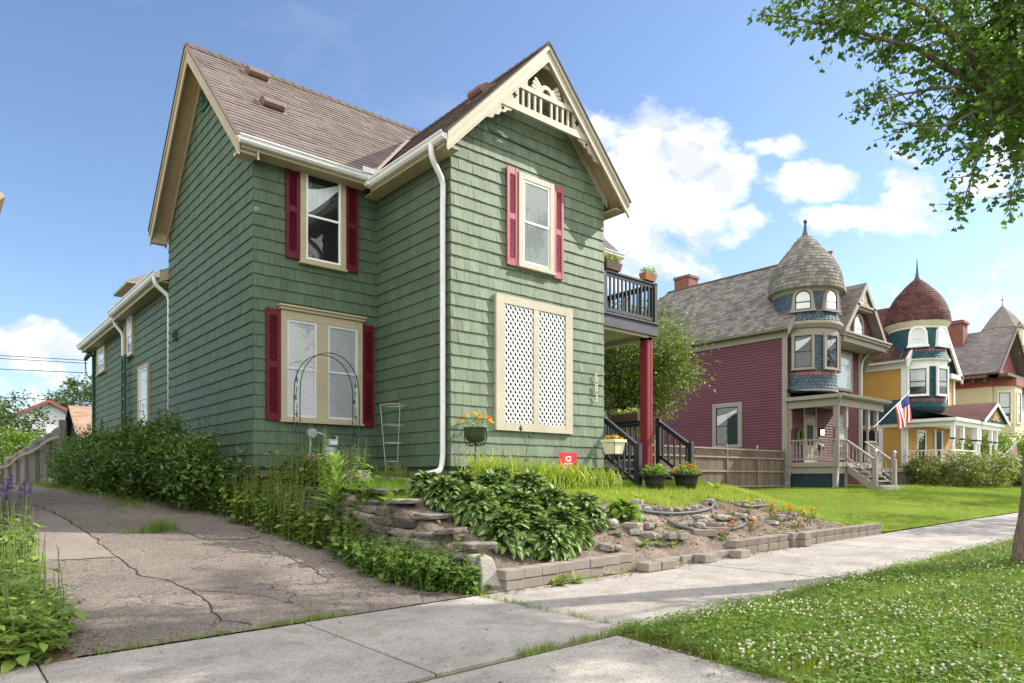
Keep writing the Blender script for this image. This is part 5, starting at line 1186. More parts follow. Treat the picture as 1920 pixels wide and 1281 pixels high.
def shrub(name, label, cat, x, y, z, r, nclump, per, ls, lm, group=None, tmpl=None, shoots=0, shell=.35, spread=.32):
    t = thing(name, label, cat, (x, y, z), group); c = (x, y, z + r[2] * .8)
    parts, cl = crown_parts(c, r, nclump, per, ls, tmpl or T_leaf(.5), spread, shell, lo=-.8); P = [parts]
    mb = MB()
    for i in range(min(14, len(cl))): branch(mb, (x + random.uniform(-.15, .15), y + random.uniform(-.15, .15), z - .05), Vector(cl[i]), .018, .006, 4, .1, sides=4)
    if shoots:
        pos = []; 
        for _ in range(shoots):
            a = random.uniform(0, 2 * PI); k = random.uniform(.1, .75); b = Vector((x + r[0] * k * math.cos(a), y + r[1] * k * math.sin(a), z + r[2] * 1.3)); h = random.uniform(.3, .75); e = b + Vector((random.uniform(-.15, .15), random.uniform(-.15, .15), h)); branch(mb, b, e, .006, .002, 4, .06, sides=4)
            for q in range(int(h / .04)): pos.append(b.lerp(e, q * .04 / h))
        pos = A([tuple(p) for p in pos]); n = len(pos); P.append((*(tmpl or T_leaf(.5)), rots(n, tilt=(-.2, .7), scale=(ls * .7, ls * 1.2)), pos, 0))
    mb.build('stem', 'stem_dark', t); np_mesh('foliage', P, [lm], t, loc=(x, y, z)); return t
# --- the street tree in the foreground
ST = thing('street_tree', 'street tree at the right edge with a ridged trunk and fan shaped leaves', 'tree', (11.75, 2.85, .08))
mb = MB(); P = []; R = []
for i in range(26):
    k = i / 25; z = -.1 + 6.6 * k; ln_ = -.04 + .06 * min(z, 5); P.append((12.0 + .764 * ln_, 2.62 - .645 * ln_, z)); R.append(.31 * (1 - .35 * k) + .10 * math.exp(-k * 22))
mb.tube(P, R, 28)
vs = []
for v in mb.v:
    a = math.atan2(v[1] - 2.53, v[0] - 12.1); s_ = noise.noise((a * 5.5, v[2] * 1.3, 0)) * .022 + noise.noise((a * 14, v[2] * 3.5, 4)) * .012; d = Vector((math.cos(a), math.sin(a), 0)) * s_; vs.append((v[0] + d.x, v[1] + d.y, v[2]))
mb.v = vs
boughs = [([(10.9, 2.75, 6.2), (10.3, 3.0, 6.75), (9.4, 3.3, 7.2), (8.5, 3.9, 7.3), (8.0, 4.3, 7.25)], .07, 1.), ([(10.9, 2.75, 6.3), (10.6, 2.2, 6.5), (10.1, 1.9, 6.6), (9.3, 2.3, 6.6)], .06, .9),
 # polylines of the visible limbs and the ones overhead
    ([(12.25, 2.45, 5.3), (10.9, 2.75, 6.2), (9.6, 3.4, 6.75), (8.5, 4.0, 6.9), (7.75, 4.5, 6.95)], .12, 1.), ([(11.0, 2.8, 6.0), (10.0, 3.1, 6.3), (9.3, 3.5, 6.1), (8.75, 3.8, 5.85)], .06, .8),
    ([(10.9, 2.75, 6.2), (10.2, 2.8, 6.0), (9.75, 3.1, 5.7), (9.1, 3.45, 5.65)], .05, .8), ([(10.6, 2.6, 6.1), (10.1, 2.7, 5.7), (9.85, 2.85, 5.2), (9.75, 2.9, 4.6)], .05, .75), ([(11.2, 2.6, 5.6), (10.7, 2.5, 5.5), (10.3, 2.5, 5.1), (10.1, 2.55, 4.75)], .05, .7),
    ([(11.8, 2.9, 6.0), (10.6, 3.2, 7.2), (9.5, 3.9, 7.5), (8.4, 4.4, 7.5)], .1, 1.), ([(11.8, 2.9, 6.2), (10.4, 2.6, 7.6), (8.9, 2.5, 8.2), (7.4, 2.6, 8.4)], .1, 1.1), ([(11.8, 2.9, 6.3), (10.8, 2.0, 7.6), (9.4, 1.2, 8.3), (7.9, .8, 8.6)], .1, 1.1),
    ([(11.9, 2.9, 6.4), (11.4, 3.6, 8.4), (10.2, 4.2, 9.6), (8.8, 4.6, 10.2)], .1, 1.2), ([(11.9, 2.9, 6.4), (11.9, 2.6, 9), (11.0, 2.3, 10.8), (9.8, 2.0, 11.6)], .12, 1.3), ([(11.9, 2.9, 6.4), (12.6, 1.8, 8.4), (13.2, .8, 9.8), (13.6, 0, 10.4)], .1, 1.2),
    ([(11.9, 2.9, 6.4), (13.0, 3.4, 8), (14, 3.8, 9), (15, 4.0, 9.5)], .1, 1.2), ([(11.9, 2.9, 6.4), (11.9, .9, 8), (11.6, -.6, 8.8), (11.2, -1.8, 9.2)], .1, 1.2), ([(11.6, 2.4, 5.4), (10.8, 1.5, 6.6), (9.8, .7, 7.2), (8.6, .2, 7.6)], .08, 1.),
    ([(12.0, 2.5, 6.2), (13.0, 1.2, 7.4), (14.0, .2, 8.1), (15.2, -.6, 8.5)], .1, 1.3), ([(12.0, 2.3, 6.2), (12.8, .2, 7.6), (13.4, -1.2, 8.3), (13.8, -2.4, 8.8)], .1, 1.3), ([(12, 2.4, 6.2), (12, .5, 7.4), (12.2, -1, 8), (12.3, -2.5, 8.4)], .08, 1.2), ([(12, 2.4, 6), (13.8, 1.5, 7.8), (14.8, .0, 8.2), (14.6, -1.6, 8.4)], .08, 1.2), ([(12, 2.2, 6.2), (11.2, .4, 7.6), (10.8, -1.0, 8), (10.6, -2.2, 8.1)], .08, 1.2), ([(12, 2.2, 6.2), (13.2, -.2, 9.2), (14.2, -1.4, 10), (15.4, -2.0, 10.4)], .08, 1.3), ([(12.0, 2.5, 6.4), (14.2, 1.6, 8.6), (15.8, 1.0, 9.6), (17, .4, 10)], .1, 1.3), ([(11.75, 2.6, 4.9), (11.9, 2.0, 4.5), (11.75, 1.9, 4.0), (11.4, 2.15, 3.3)], .03, .35)]
leafpos = []
def along(poly, t):
    L = [math.dist(a, b) for a, b in zip(poly, poly[1:])]; s = t * sum(L)
    for (a, b), l in zip(zip(poly, poly[1:]), L):
        if s <= l: return Vector(a).lerp(Vector(b), s / l)
        s -= l
    return Vector(poly[-1])
for i_b, (poly, r0, wt) in enumerate(boughs):
    mb.tube([along(poly, i / 10) for i in range(11)], [max(.008, r0 * .62 * (1 - i / 10.5)) for i in range(11)], 7)
    L = sum(math.dist(a, b) for a, b in zip(poly, poly[1:])); nt_ = int(L * (11.5 if i_b < 8 else 21))
    for i in range(nt_):
        t_ = random.uniform(.18, 1.0); b = along(poly, t_); ln = random.uniform(.3, .8) * min(1., .55 + wt * .45) * (1.15 - t_ * .45)
        d = Vector((random.gauss(-.3, .8), random.gauss(0, .8), random.gauss(-.15, .55))).normalized(); e = b + d * ln
        mb.tube([b, b.lerp(e, .5) + Vector((0, 0, -.02)), e], [.009, .006, .003], 4, cap=False)
        for q in range(int(ln / .022)): 
            k = random.uniform(.15, 1.1); c = b.lerp(e, k); leafpos.append((c.x + random.gauss(0, .05), c.y + random.gauss(0, .05), c.z + random.gauss(-.02, .05)))
mb.build('trunk', 'bark', ST, smooth=True)
lp_ = A(leafpos); n = len(lp_); np_mesh('crown', [(*T_fan(), rots(n, tilt=rng.uniform(-1.9, -.3, n), roll=rng.uniform(-.9, .9, n), scale=(.055, .09)), lp_, 0)], ['leaf_tree'], ST, loc=(9.5, 3, 7))
# --- other trees
tree('street_tree', 'street tree farther along the boulevard shading the lawn', 'tree', (38.5, 5.0, .3), (38.5, 5.4, 8.2), (3.3, 3.3, 2.4), 60, 45, .28, 'leaf_far', tr=.2)
tree('street_tree', 'nearer street tree on the boulevard shading the far sidewalk', 'tree', (29, 1.4, .2), (29, 1.4, 8.0), (2.6, 2.6, 2.2), 50, 40, .25, 'leaf_far', tr=.2)
tree('garden_tree', 'bright yellow green tree between the porch post and the maroon house', 'tree', (16.0, 14.1, 1.0), (16.25, 13.8, 4.75), (1.95, 2.0, 1.9), 190, 110, .12, 'leaf_bright', tr=.12, bark='bark_dark', spread=.3, shell=.35, limbs=14)
tree('background_tree', 'grey green tree rising behind the brown roofed garage', 'tree', (10.2, 66, 1), (10.2, 66, 7.2), (3.3, 3.3, 2.6), 90, 60, .3, 'leaf_far', tr=.2, spread=.22, group='trees behind the garages')
tree('background_tree', 'dense green tree at the left edge beside the white garage', 'tree', (3.3, 53, 1), (3.3, 53, 4.6), (2.6, 2.6, 2.3), 80, 60, .24, 'leaf_far', tr=.15, spread=.25, group='trees behind the garages')
shrub('garden_bush', 'bright green bush at the left edge just beyond the fence end', 'bush', 3.35, 43.5, 1.0, (1.5, 1.5, 1.7), 70, 60, .16, 'leaf_hedge')
shrub('garden_bush', 'leafy shrub squeezed between the wooden fence and the green house', 'bush', 3.75, 26.5, 1.1, (.55, 2.2, .85), 60, 60, .09, 'leaf_shrub', shoots=8)
# --- dark shrubs by the side wall
for i, (x, y, rx, rz, h_, lab) in enumerate(((3.6, 12.9, .55, .72, 12, 'dark green shrub nearest the house corner, first of the row along the side wall'), (3.4, 14.1, .66, .82, 22, 'dark green shrub with tall upright shoots second from the house corner'), (3.2, 15.4, .7, .78, 14, 'broad dark shrub in the middle of the row by the side wall'), (3.1, 16.8, .7, .74, 12, 'dark shrub below the tall downspout beside the driveway'), (3.05, 18.4, .7, .72, 10, 'dark shrub below the narrow side window'), (3.1, 20.3, .8, .72, 6, 'farthest dark shrub of the row by the fence'))):
    shrub('side_shrub', lab, 'shrub', x, y, ground(x, y) - .05, (rx, .85, rz), 100, 70, .09, 'leaf_shrub', 'shrubs along the side wall', shoots=int(h_ * 1.5), shell=.55, spread=.36)
# --- bushes by the far porches
for x, y, r, lab in ((37.0, 12.7, 1.15, 'olive bush at the left end of the white porch railing'), (37.5, 11.2, 1.25, 'tall olive bush in front of the white porch posts'), (39.6, 10.7, 1.3, 'round yellowish bush before the white porch pediment'), (42.2, 10.0, .75, 'low bush at the foot of the white porch stairs')):
    shrub('porch_bush', lab, 'bush', x, y, .85, (r * .9, r * .9, r * .8), 70, 60, .12, 'leaf_bush', 'bushes before the mustard house')
for x, y, lab in ((46.8, 13.0, 'tall bright hedge shrub behind the white porch posts'), (49.2, 12.1, 'tall bright hedge shrub under the cream house bay window'), (52, 11.2, 'bright hedge shrub right of the cream bay, beside the tree trunk')):
    shrub('hedge_shrub', lab, 'hedge', x, y, .9, (1.7, 1.5, 1.75), 100, 60, .16, 'leaf_hedge', 'hedge by the cream house')
# --- small plant generators
def stems(x, y, n, r, h, ls, tmpl, step=.05, lean=.12, tilt=(-.3, .6), taper=True, top=None, hz=(.65, 1.)):
    mb = MB(); pos = []; scl = []; tops = []
    for _ in range(n):
        a = random.uniform(0, 2 * PI); k = r * math.sqrt(random.random()); bx, by = x + k * math.cos(a), y + k * math.sin(a); b = gp(bx, by); hh = h * random.uniform(*hz); e = b + Vector((random.gauss(0, lean * hh), random.gauss(0, lean * hh), hh))
        mb.tube([b - Vector((0, 0, .03)), b.lerp(e, .5) + Vector((random.gauss(0, .012), random.gauss(0, .012), 0)), e], [.006, .0045, .002], 4, cap=False)
        m = int(hh / step)
        for q in range(m):
            f = (q + random.random()) / m
            for _2 in range(2): pos.append(tuple(b.lerp(e, f))); scl.append(ls * ((1.15 - .85 * f) if taper else 1) * random.uniform(.7, 1.2))
        tops.append(e)
    pos = A(pos); return mb, (*tmpl, rots(len(pos), tilt=tilt, scale=A(scl)), pos, 0), tops
def leafplant(name, label, cat, x, y, group, n, r, h, ls, tmpl, m, step=.05, lean=.12, tilt=(-.3, .6), extra=None, base=0, bls=.1, bt=None, hz=(.65, 1.), stemm='stem', taper=True, lift=.12):
    t = thing(name, label, cat, gp(x, y), group); mb, part, tops = stems(x, y, n, r, h, ls, tmpl, step, lean, tilt, taper, hz=hz); P = [part]
    if base:
        a = rng.uniform(0, 2 * PI, base); k = r * np.sqrt(rng.random(base)) * 1.15; px_, py_ = x + k * np.cos(a), y + k * np.sin(a); pz_ = A([ground(u, v) for u, v in zip(px_, py_)]) + rng.uniform(.02, .16 + h * lift, base)
        P.append((*(bt or T_oval(.6, .35, 3)), rots(base, tilt=(-.35, .55), scale=(bls * .6, bls * 1.25)), np.stack([px_, py_, pz_], 1), 0))
    mb.build('stem', stemm, t); np_mesh('foliage', P, [m], t, loc=tuple(gp(x, y)))
    if extra: extra(t, tops)
    return t
# tall weeds along the wall
wl_ = ['tall spiky weed clump against the house corner', 'tall spiky weed clump left of the tumbled wall top', 'dense weed clump with upright spires below the arch', 'weed clump with pale upright spires beside the mullein', 'weed clump half hiding the wall left of the mullein', 'thin weed clump right of the mullein on the wall face']
for (x, y, n, r, h), lab in zip(((3.98, 12.1, 20, .30, .9), (4.1, 11.45, 34, .34, .82), (4.30, 10.75, 52, .36, 1.0), (4.42, 10.15, 46, .32, 1.0), (4.45, 9.65, 36, .28, .9), (4.66, 9.15, 26, .25, .85)), wl_):
    leafplant('weed_clump', lab, 'weeds', x, y, 'weeds along the stone wall', int(n * .8), r, h, .075, T_leaf(.45), 'leaf_weed', .03, .09, (-.2, .7), base=260, bls=.11, lift=.38)
for (x, y, n, r, h), lab in zip(((4.75, 10.75, 14, .2, .55), (4.62, 11.35, 14, .2, .6)), ('sunlit weed spires on top of the wall before the window', 'sunlit weed spires at the foot of the house corner')):
    leafplant('weed_clump', lab, 'weeds', x, y, 'weeds along the stone wall', n, r, h, .05, T_leaf(.42), 'leaf_weed', .03, .07, (-.2, .7), base=50, bls=.07)
gl_ = ['broad leaved ground cover at the wall foot below the mullein', 'broad leaved ground cover at the middle of the wall foot', 'leafy ground cover clump third from the mullein', 'leafy ground cover spilling onto the asphalt', 'leafy ground cover clump just left of the concrete wall end', 'low leafy clump at the concrete wall end by the sidewalk']
for (x, y, n, r, h), lab in zip(((4.55, 8.85, 34, .28, .5), (4.50, 8.3, 44, .32, .50), (4.46, 7.75, 52, .34, .52), (4.48, 7.2, 52, .34, .52), (4.58, 6.75, 42, .28, .52), (4.70, 6.4, 24, .2, .36)), gl_):
    leafplant('ground_cover', lab, 'ground cover', x, y, 'leafy clumps at the wall foot', n, r, h, .105, T_oval(.55, .35, 3), 'leaf_ground', .05, .18, (-.35, .5), base=150, bls=.11, lift=.4)
    mbs, part, tp = stems(x + .05, y, 7, r, h + .25, .035, T_leaf(.4), .05, .1); o = np_mesh('foliage', [part], ['leaf_weed']); o.parent = C.objects[-1].parent if False else None
    par = [q for q in C.objects if q.get('label') == lab][0]; w_ = par.location; o.data.transform(Matrix.Translation(-w_)); o.parent = par
# left foreground bed
ll_ = ['big leaved plant in the near left corner by the sidewalk', 'green plant with bare upright stalks at the left edge, second from the sidewalk', 'green plant with tall stalks beside the driveway patch', 'pale green leafy plant at the left edge below the iron hook', 'yellow green leafy plant behind the tall stalks', 'yellow green plant beside the violet flowers']
for (x, y, n, r, h), lab in zip(((.52, 6.35, 12, .3, .5), (.62, 6.95, 18, .32, .8), (.55, 7.7, 22, .34, .85), (.52, 8.6, 24, .34, .8), (.62, 9.5, 24, .34, .75), (.68, 10.6, 24, .35, .7)), ll_):
    leafplant('bellflower', lab, 'plant', x, y, 'tall plants in the left bed', n, r, h, .038, T_leaf(.32), 'leaf_weed', .05, .045, (.2, 1.0), base=230, bls=.135, bt=T_oval(.52, .3, 3), hz=(.5, 1.))
    t_ = [q for q in C.objects if q.get('label') == lab][0]
    a = rng.uniform(0, 2 * PI, 260); k = r * np.sqrt(rng.random(260)) * 1.1; X_, Y_ = x + k * np.cos(a), y + k * np.sin(a); Z_ = A([ground(u, v) for u, v in zip(X_, Y_)]) + rng.uniform(.08, .42, 260)
    o = np_mesh('foliage', [(*T_oval(.42, .3, 3), rots(260, tilt=(-.3, .4), scale=(.06, .12)), np.stack([X_, Y_, Z_], 1), 0)], ['leaf_weed'], t_, loc=tuple(t_.location))
def salvia_f(t, tops):
    pos = A([tuple(e.lerp(Vector((e.x, e.y, e.z - .22)), random.random())) for e in tops for _ in range(34)]); np_mesh('flower_spike', [(*T_flower(5, .2), rots(len(pos), tilt=(0, 1.6), scale=(.03, .05)), pos + rng.normal(size=pos.shape) * .012, 0)], ['p_violet'], t, loc=tuple(t.location))
leafplant('salvia', 'violet flower spikes at the left edge of the driveway', 'flowers', .72, 12.3, None, 26, .4, .75, .05, T_leaf(.4), 'leaf_weed', .05, .08, base=60, extra=salvia_f)
# hostas
TH = T_oval(.66, .50, 5, .25)
def hosta(label, x, y, r, n, m, group, ls=.24):
    t = thing('hosta', label, 'hosta', gp(x, y), group); g = ground(x, y)
    k = rng.random(n) ** .75; a = rng.uniform(0, 2 * PI, n); ti = .95 - 1.25 * k + rng.normal(size=n) * .15
    rad = r * .55 * k; px_ = x + rad * np.cos(a); py_ = y + rad * np.sin(a); pz_ = np.maximum(A([ground(u, v) for u, v in zip(px_, py_)]), g - .12) + .30 * (1 - k ** 2 * .75) * r / .42 + rng.normal(size=n) * .02
    np_mesh('foliage', [(*TH, rots(n, yaw=a - PI / 2 + rng.normal(size=n) * .85, tilt=ti + rng.normal(size=n) * .25, roll=rng.normal(size=n) * .5, scale=(ls * .7, ls * 1.15)), np.stack([px_, py_, pz_], 1), 0)], [m], t, loc=(x, y, g), uvs=True, smooth=True)
    mb = MB()
    for i in range(0, n, 4): mb.tube([(x + random.uniform(-.05, .05), y + random.uniform(-.05, .05), g - .02), (px_[i], py_[i], pz_[i])], [.006, .004], 4, cap=False)
    mb.build('stem', 'stem', t); return t
hl = [(5.62, 8.55, .29, 'variegated hosta at the left end beside the slab'), (5.6, 8.05, .36, 'variegated hosta on the upper left above the wall stones'), (6.25, 8.55, .30, 'variegated hosta in the top row below the daylilies'), (6.95, 8.55, .34, 'variegated hosta at the right end of the top row'), (5.75, 7.5, .44, 'variegated hosta in the middle on the left side'), (6.4, 8.0, .44, 'variegated hosta in the middle of the mass'), (7.1, 8.0, .44, 'variegated hosta in the middle right with yellow leaves'),
      (5.75, 6.85, .44, 'variegated hosta at the lower left by the concrete wall end'), (6.2, 6.62, .40, 'variegated hosta hanging over the pavers at the bottom'), (6.35, 7.3, .46, 'variegated hosta in the lower middle'), (6.8, 6.85, .42, 'variegated hosta at the bottom right above the double pavers'), (7.1, 7.4, .44, 'variegated hosta on the right side'), (7.6, 7.3, .38, 'variegated hosta at the far right edge of the mass by bare soil')]
for x, y, r, lab in hl: hosta(lab, x, y, r * 1.3, 300, 'leaf_hosta', 'variegated hostas on the slope', .165)
hosta('single lime green hosta on the bare slope among rocks', 8.55, 7.3, .36, 70, 'leaf_hosta_green', None, .2)
# daylilies
dl_ = ['daylily clump at the left end under the hanging planter', 'daylily clump second from the left below the lattice panel', 'daylily clump below the middle of the lattice panel', 'daylily clump under the right half of the lattice', 'daylily clump left of the red yard sign', 'daylily clump directly before the red yard sign', 'daylily clump right of the red yard sign', 'daylily clump below the house numbers', 'daylily clump at the right end beside the cream planter']
for i, lab in enumerate(dl_):
    x = 7.0 + i * .36; y = 9.02 - .02 * i; t = thing('daylily', lab, 'daylily', gp(x, y), 'daylilies under the lattice wall'); n = 130
    px_ = x + rng.normal(size=n) * .13; py_ = y + rng.normal(size=n) * .11; pz_ = A([ground(u, v) for u, v in zip(px_, py_)]); h_ = (.72 - .03 * i)
    np_mesh('foliage', [(*T_blade(.055, .68, 5), rots(n, tilt=(-.1, .3), scale=(h_ * .6, h_ * 1.05)), np.stack([px_, py_, pz_ - .02], 1), 0)], ['leaf_lily'], t, loc=tuple(gp(x, y)))
# ornamental grass, chives, mullein
x, y = 5.42, 10.65; t = thing('ornamental_grass', 'bluish tuft of ornamental grass with tan seed heads behind the stone block', 'grass', gp(x, y)); n = 220
np_mesh('foliage', [(*T_blade(.02, .45, 3), rots(n, tilt=(-.05, .55), scale=(.3, .62)), np.stack([x + rng.normal(size=n) * .07, y + rng.normal(size=n) * .07, np.full(n, ground(x, y))], 1), 0)], ['leaf_straw'], t, loc=tuple(gp(x, y)))
hp = []; mb = MB()
for _ in range(34):
    a = random.uniform(0, 2 * PI); l = random.uniform(.1, .42); b = gp(x, y); e = b + Vector((l * math.cos(a), l * math.sin(a), random.uniform(.42, .66) - l * .35)); mb.tube([b, b.lerp(e, .6) + Vector((0, 0, .08)), e], [.003, .003, .002], 4, cap=False); hp += [tuple(e.lerp(b.lerp(e, .6) + Vector((0, 0, .08)), k / 8)) for k in range(4)]
mb.build('stem', 'stem', t); hp = A(hp); np_mesh('seed_head', [(*T_leaf(.35), rots(len(hp), tilt=(.2, 1.2), scale=(.03, .05)), hp, 0)], ['leaf_straw'], t, loc=tuple(gp(x, y)))
def chive_f(t, tops):
    pos = A([tuple(e) for e in tops]); np_mesh('flower_head', [(*T_ball(6, 3), rots(len(pos), tilt=(0, .5), scale=(.022, .036)), pos, 0)], ['p_pink'], t, loc=tuple(t.location))
leafplant('chives', 'clump of dusty pink chive flowers on top of the wall', 'flowers', 5.05, 10.85, None, 190, .30, .40, .05, T_leaf(.12), 'leaf_grass', .2, .1, extra=chive_f, hz=(.75, 1.))
x, y = 4.66, 9.55; t = thing('mullein', 'tall pale felted mullein with broad upright leaves on the wall', 'mullein', gp(x, y)); g = ground(x, y) + .05; n = 54; k = np.linspace(0, 1, n); a = np.arange(n) * 2.4
np_mesh('foliage', [(*T_oval(.34, .25, 5, .3), rots(n, yaw=a, tilt=.35 + .95 * k + rng.normal(size=n) * .1, roll=rng.normal(size=n) * .2, scale=.46 - .30 * k), np.stack([x + .03 * np.cos(a + PI / 2), y + .03 * np.sin(a + PI / 2), g + .02 + .92 * k], 1), 0)], ['leaf_mullein'], t, loc=(x, y, g), smooth=True)
mb = MB(); mb.tube([(x, y, g - .1), (x + .02, y, g + .95)], [.025, .012], 8); mb.build('stem', 'stem', t)
# pale frothy plant by the cage, grass around
leafplant('feathery_plant', 'pale feathery plant at the foot of the wire cage', 'plant', 6.2, 10.45, None, 40, .3, .35, .05, T_leaf(.2), 'leaf_lily', .03, .25, base=120, bls=.07, bt=T_leaf(.2))
# --- grass as stuff
def tufts(name, pts, nb, h, m, w=.03, spread=.03, bend=.45, kind='stuff', tilt=(-.1, .7), parent=None, loc=None, extra=None, mats=None):
    n = len(pts) * nb; P = np.repeat(pts, nb, 0); P = P + np.stack([rng.normal(size=n) * spread, rng.normal(size=n) * spread, np.zeros(n)], 1)
    parts = [(*T_blade(w, bend, 2), rots(n, tilt=tilt, scale=(h * .5, h * 1.2)), P, 0)] + (extra or [])
    o = np_mesh(name, parts, mats or [m], parent, loc); 
    if kind: o['kind'] = kind
    return o
def scatter(n, x0, x1, y0, y1, test=None):
    xs_ = rng.uniform(x0, x1, n); ys_ = rng.uniform(y0, y1, n); P = [(a, b, ground(a, b)) for a, b in zip(xs_, ys_) if test is None or test(a, b)]; return A(P) if P else np.zeros((0, 3))
def tedge(y): return lerp([(-1.5, 3.85), (1.5, 3.95), (2.6, 4.2), (3.2, 4.42), (3.9, 4.5)], y) + .07 * noise.noise((y * 5, 0, 0))
turf_ok = lambda a, b: a > tedge(b) and b < 3.93 + .06 * noise.noise((a * 4, 1, 0))
def near(P, k): # thin out with distance
    d = np.hypot(P[:, 0], P[:, 1]); return P[rng.random(len(P)) < np.clip(k / d, .12, 1) ** 1.6]
pts = near(scatter(52000, 3.9, 26, -.6, 4.0, turf_ok), 5.0)
cl_p = near(scatter(60000, 3.9, 18, -.4, 4.0, turf_ok), 5.0); dn = A([noise.noise((a * 1.1, b * 1.1, 9)) for a, b, c in cl_p]); cl_p = cl_p[dn > -.35]
n = len(cl_p); cl3 = np.repeat(cl_p, 3, 0); ya = np.repeat(rng.uniform(0, 6.28, n), 3) + np.tile([0, 2.09, 4.19], n); hh = np.repeat(rng.uniform(.03, .085, n), 3); cl3 = cl3 + np.stack([np.zeros(3 * n), np.zeros(3 * n), hh], 1)
wf = near(scatter(7000, 4.2, 17, -.2, 3.9, turf_ok), 5.5); wn_ = A([noise.noise((a * .9, b * .9, 2)) for a, b, c in wf]); wf = wf[wn_ > -.12 + .12 * rng.random(len(wf))]; wf = wf + np.stack([np.zeros(len(wf)), np.zeros(len(wf)), rng.uniform(.06, .115, len(wf))], 1)
tufts('boulevard_turf', pts, 4, .10, 'leaf_turf', .045, .03)
o = np_mesh('clover', [(*T_oval(.95, .05, 2, .1), rots(3 * n, yaw=ya, tilt=rng.normal(size=3 * n) * .25 + .1, scale=(.018, .032)), cl3, 0)], ['leaf_clover']); o['kind'] = 'stuff'
ws = (*T_ball(6, 3), rots(len(wf), tilt=(0, .6), scale=(.014, .024)), wf, 0); wb = (*T_blade(.05, .1, 1), rots(len(wf), tilt=(-.1, .1), scale=(.09, .11)), wf - A([0, 0, .1]), 1)
o = np_mesh('clover_flowers', [ws, wb], ['p_clover', 'leaf_clover']); o['kind'] = 'stuff'
# broad weeds in the turf
wp = scatter(420, 4.4, 14, .3, 3.9, turf_ok); k_ = len(wp); w8 = np.repeat(wp, 8, 0); np_mesh('turf_weeds', [(*T_oval(.34, .2, 3), rots(8 * k_, tilt=(.1, .9), scale=(.05, .13)), w8, 0)], ['leaf_weed'])['kind'] = 'stuff'
# front yard and lawn grass
yard_ok = lambda a, b: b > 8.35 + .25 * noise.noise((a * 1.3, 0, 2)) and not (4.2 < a < 10.5 and b > 9.42 and a > 6.62) and a > XW(b) + .2
tufts('yard_grass', scatter(17000, 4.9, 13.2, 8.1, 11.8, lambda a, b: yard_ok(a, b) and not (a > 10.4 and b > 9.6) and not (a > 4.3 and b > 11.85)), 4, .11, 'leaf_grass', .04, .04)
tufts('yard_grass', scatter(7500, 8.2, 15.2, 7.2, 8.5, lambda a, b: b > 7.72 - .5 * sm(11.4, 13, a) + .35 * noise.noise((a * 1.2, 0, 2)) + .2 * math.sin(a * 1.7)), 5, .10, 'leaf_lily', .07, .06)
tufts('lawn_grass', scatter(70000, 12.6, 44, 6.2, 15, lambda a, b: a > lerp([(6.2, 15.45), (7.2, 15.1), (7.9, 13.9), (8.4, 12.9), (9, 12.7)], b)), 3, .055, 'leaf_lawn', .10, .06, tilt=(-.2, 1.0))
tufts('crack_grass', A([gp(a, b) for a, b in [(random.uniform(*r[0]), random.gauss(r[1], .025)) for r in (((2.1, 3.15), 6.16), ((2.3, 3.0), 6.18), ((.95, 2.0), 6.15), ((4.4, 4.8), 3.93), ((3.9, 4.55), 3.9), ((3.4, 3.75), 3.9)) for _ in range(70)]] + [gp(4.68 + random.gauss(0, .02), random.uniform(3.95, 6.1)) for _ in range(110)]), 5, .06, 'leaf_turf', .07, .02)
tufts('driveway_edge_grass', A([gp(XW(y) + random.gauss(-.12, .07), y) for y in rng.uniform(6.2, 12, 500)] + [gp(3.9 + random.gauss(-1.2 + .0 * y, .25), y) for y in rng.uniform(12.5, 22, 700)] + [gp(random.uniform(2.2, 3.6), y) for y in rng.uniform(21, 27, 500)]), 5, .11, 'leaf_turf', .05, .04)
x, y = 2.62, 11.15; t = thing('grass_tuft', 'green grass tuft growing from a crack in the driveway', 'grass', gp(x, y)); tufts('blades', A([gp(x + random.gauss(0, .12), y + random.gauss(0, .05)) for _ in range(55)]), 7, .20, 'leaf_grass', .035, .03, kind=None, parent=t, loc=tuple(gp(x, y)))
tufts('low_blades', A([gp(x - random.uniform(.05, .5), y + random.gauss(0, .04)) for _ in range(50)]), 6, .07, 'leaf_turf', .05, .03, kind=None, parent=t, loc=tuple(gp(x, y)))
# weeds between the pavers and on the bed
for (x, y, s_), lab in zip(((5.82, 6.02, .17), (6.12, 6.02, .17), (8.05, 6.55, .14), (8.35, 6.5, .13), (8.6, 6.42, .12), (8.75, 5.98, .12), (9.95, 6.62, .09), (7.9, 6.9, .12), (9.7, 7.95, .2), (10.6, 7.9, .14), (12.6, 8.3, .22)), ('broad leaved weed in front of the double pavers on the left', 'broad leaved weed in front of the double pavers on the right', 'dandelion rosette on the soil above the low pavers', 'small weed beside the pale bricks', 'small weed right of the pale bricks', 'light green weed growing between the low pavers', 'little weed below the middle hose', 'straggling weed at the right edge of the hostas', 'yellow green spiky plant above the upper hose', 'small leafy plant above the middle of the upper hose', 'arching lily clump beside the right black pot')):
    t = thing('weed', lab, 'weed', gp(x, y), 'weeds in the flower bed'); n = 22; np_mesh('leaves', [(*T_oval(.3, .3, 4), rots(n, tilt=(.1, 1.1), scale=(s_ * .6, s_ * 1.3)), A([tuple(gp(x, y))] * n) + rng.normal(size=(n, 3)) * .015, 0)], ['leaf_weed' if 'yellow' not in lab and 'lily' not in lab else 'leaf_lily'], t, loc=tuple(gp(x, y)))
bw = scatter(2000, 8.0, 15.0, 6.4, 8.3, lambda a, b: noise.noise((a * 1.5, b * 1.5, 4)) > .05); n = len(bw); np_mesh('bed_seedlings', [(*T_oval(.4, .2, 2), rots(3 * n, tilt=(0, .9), scale=(.03, .08)), np.repeat(bw, 3, 0), 0)], ['leaf_weed'])['kind'] = 'stuff'
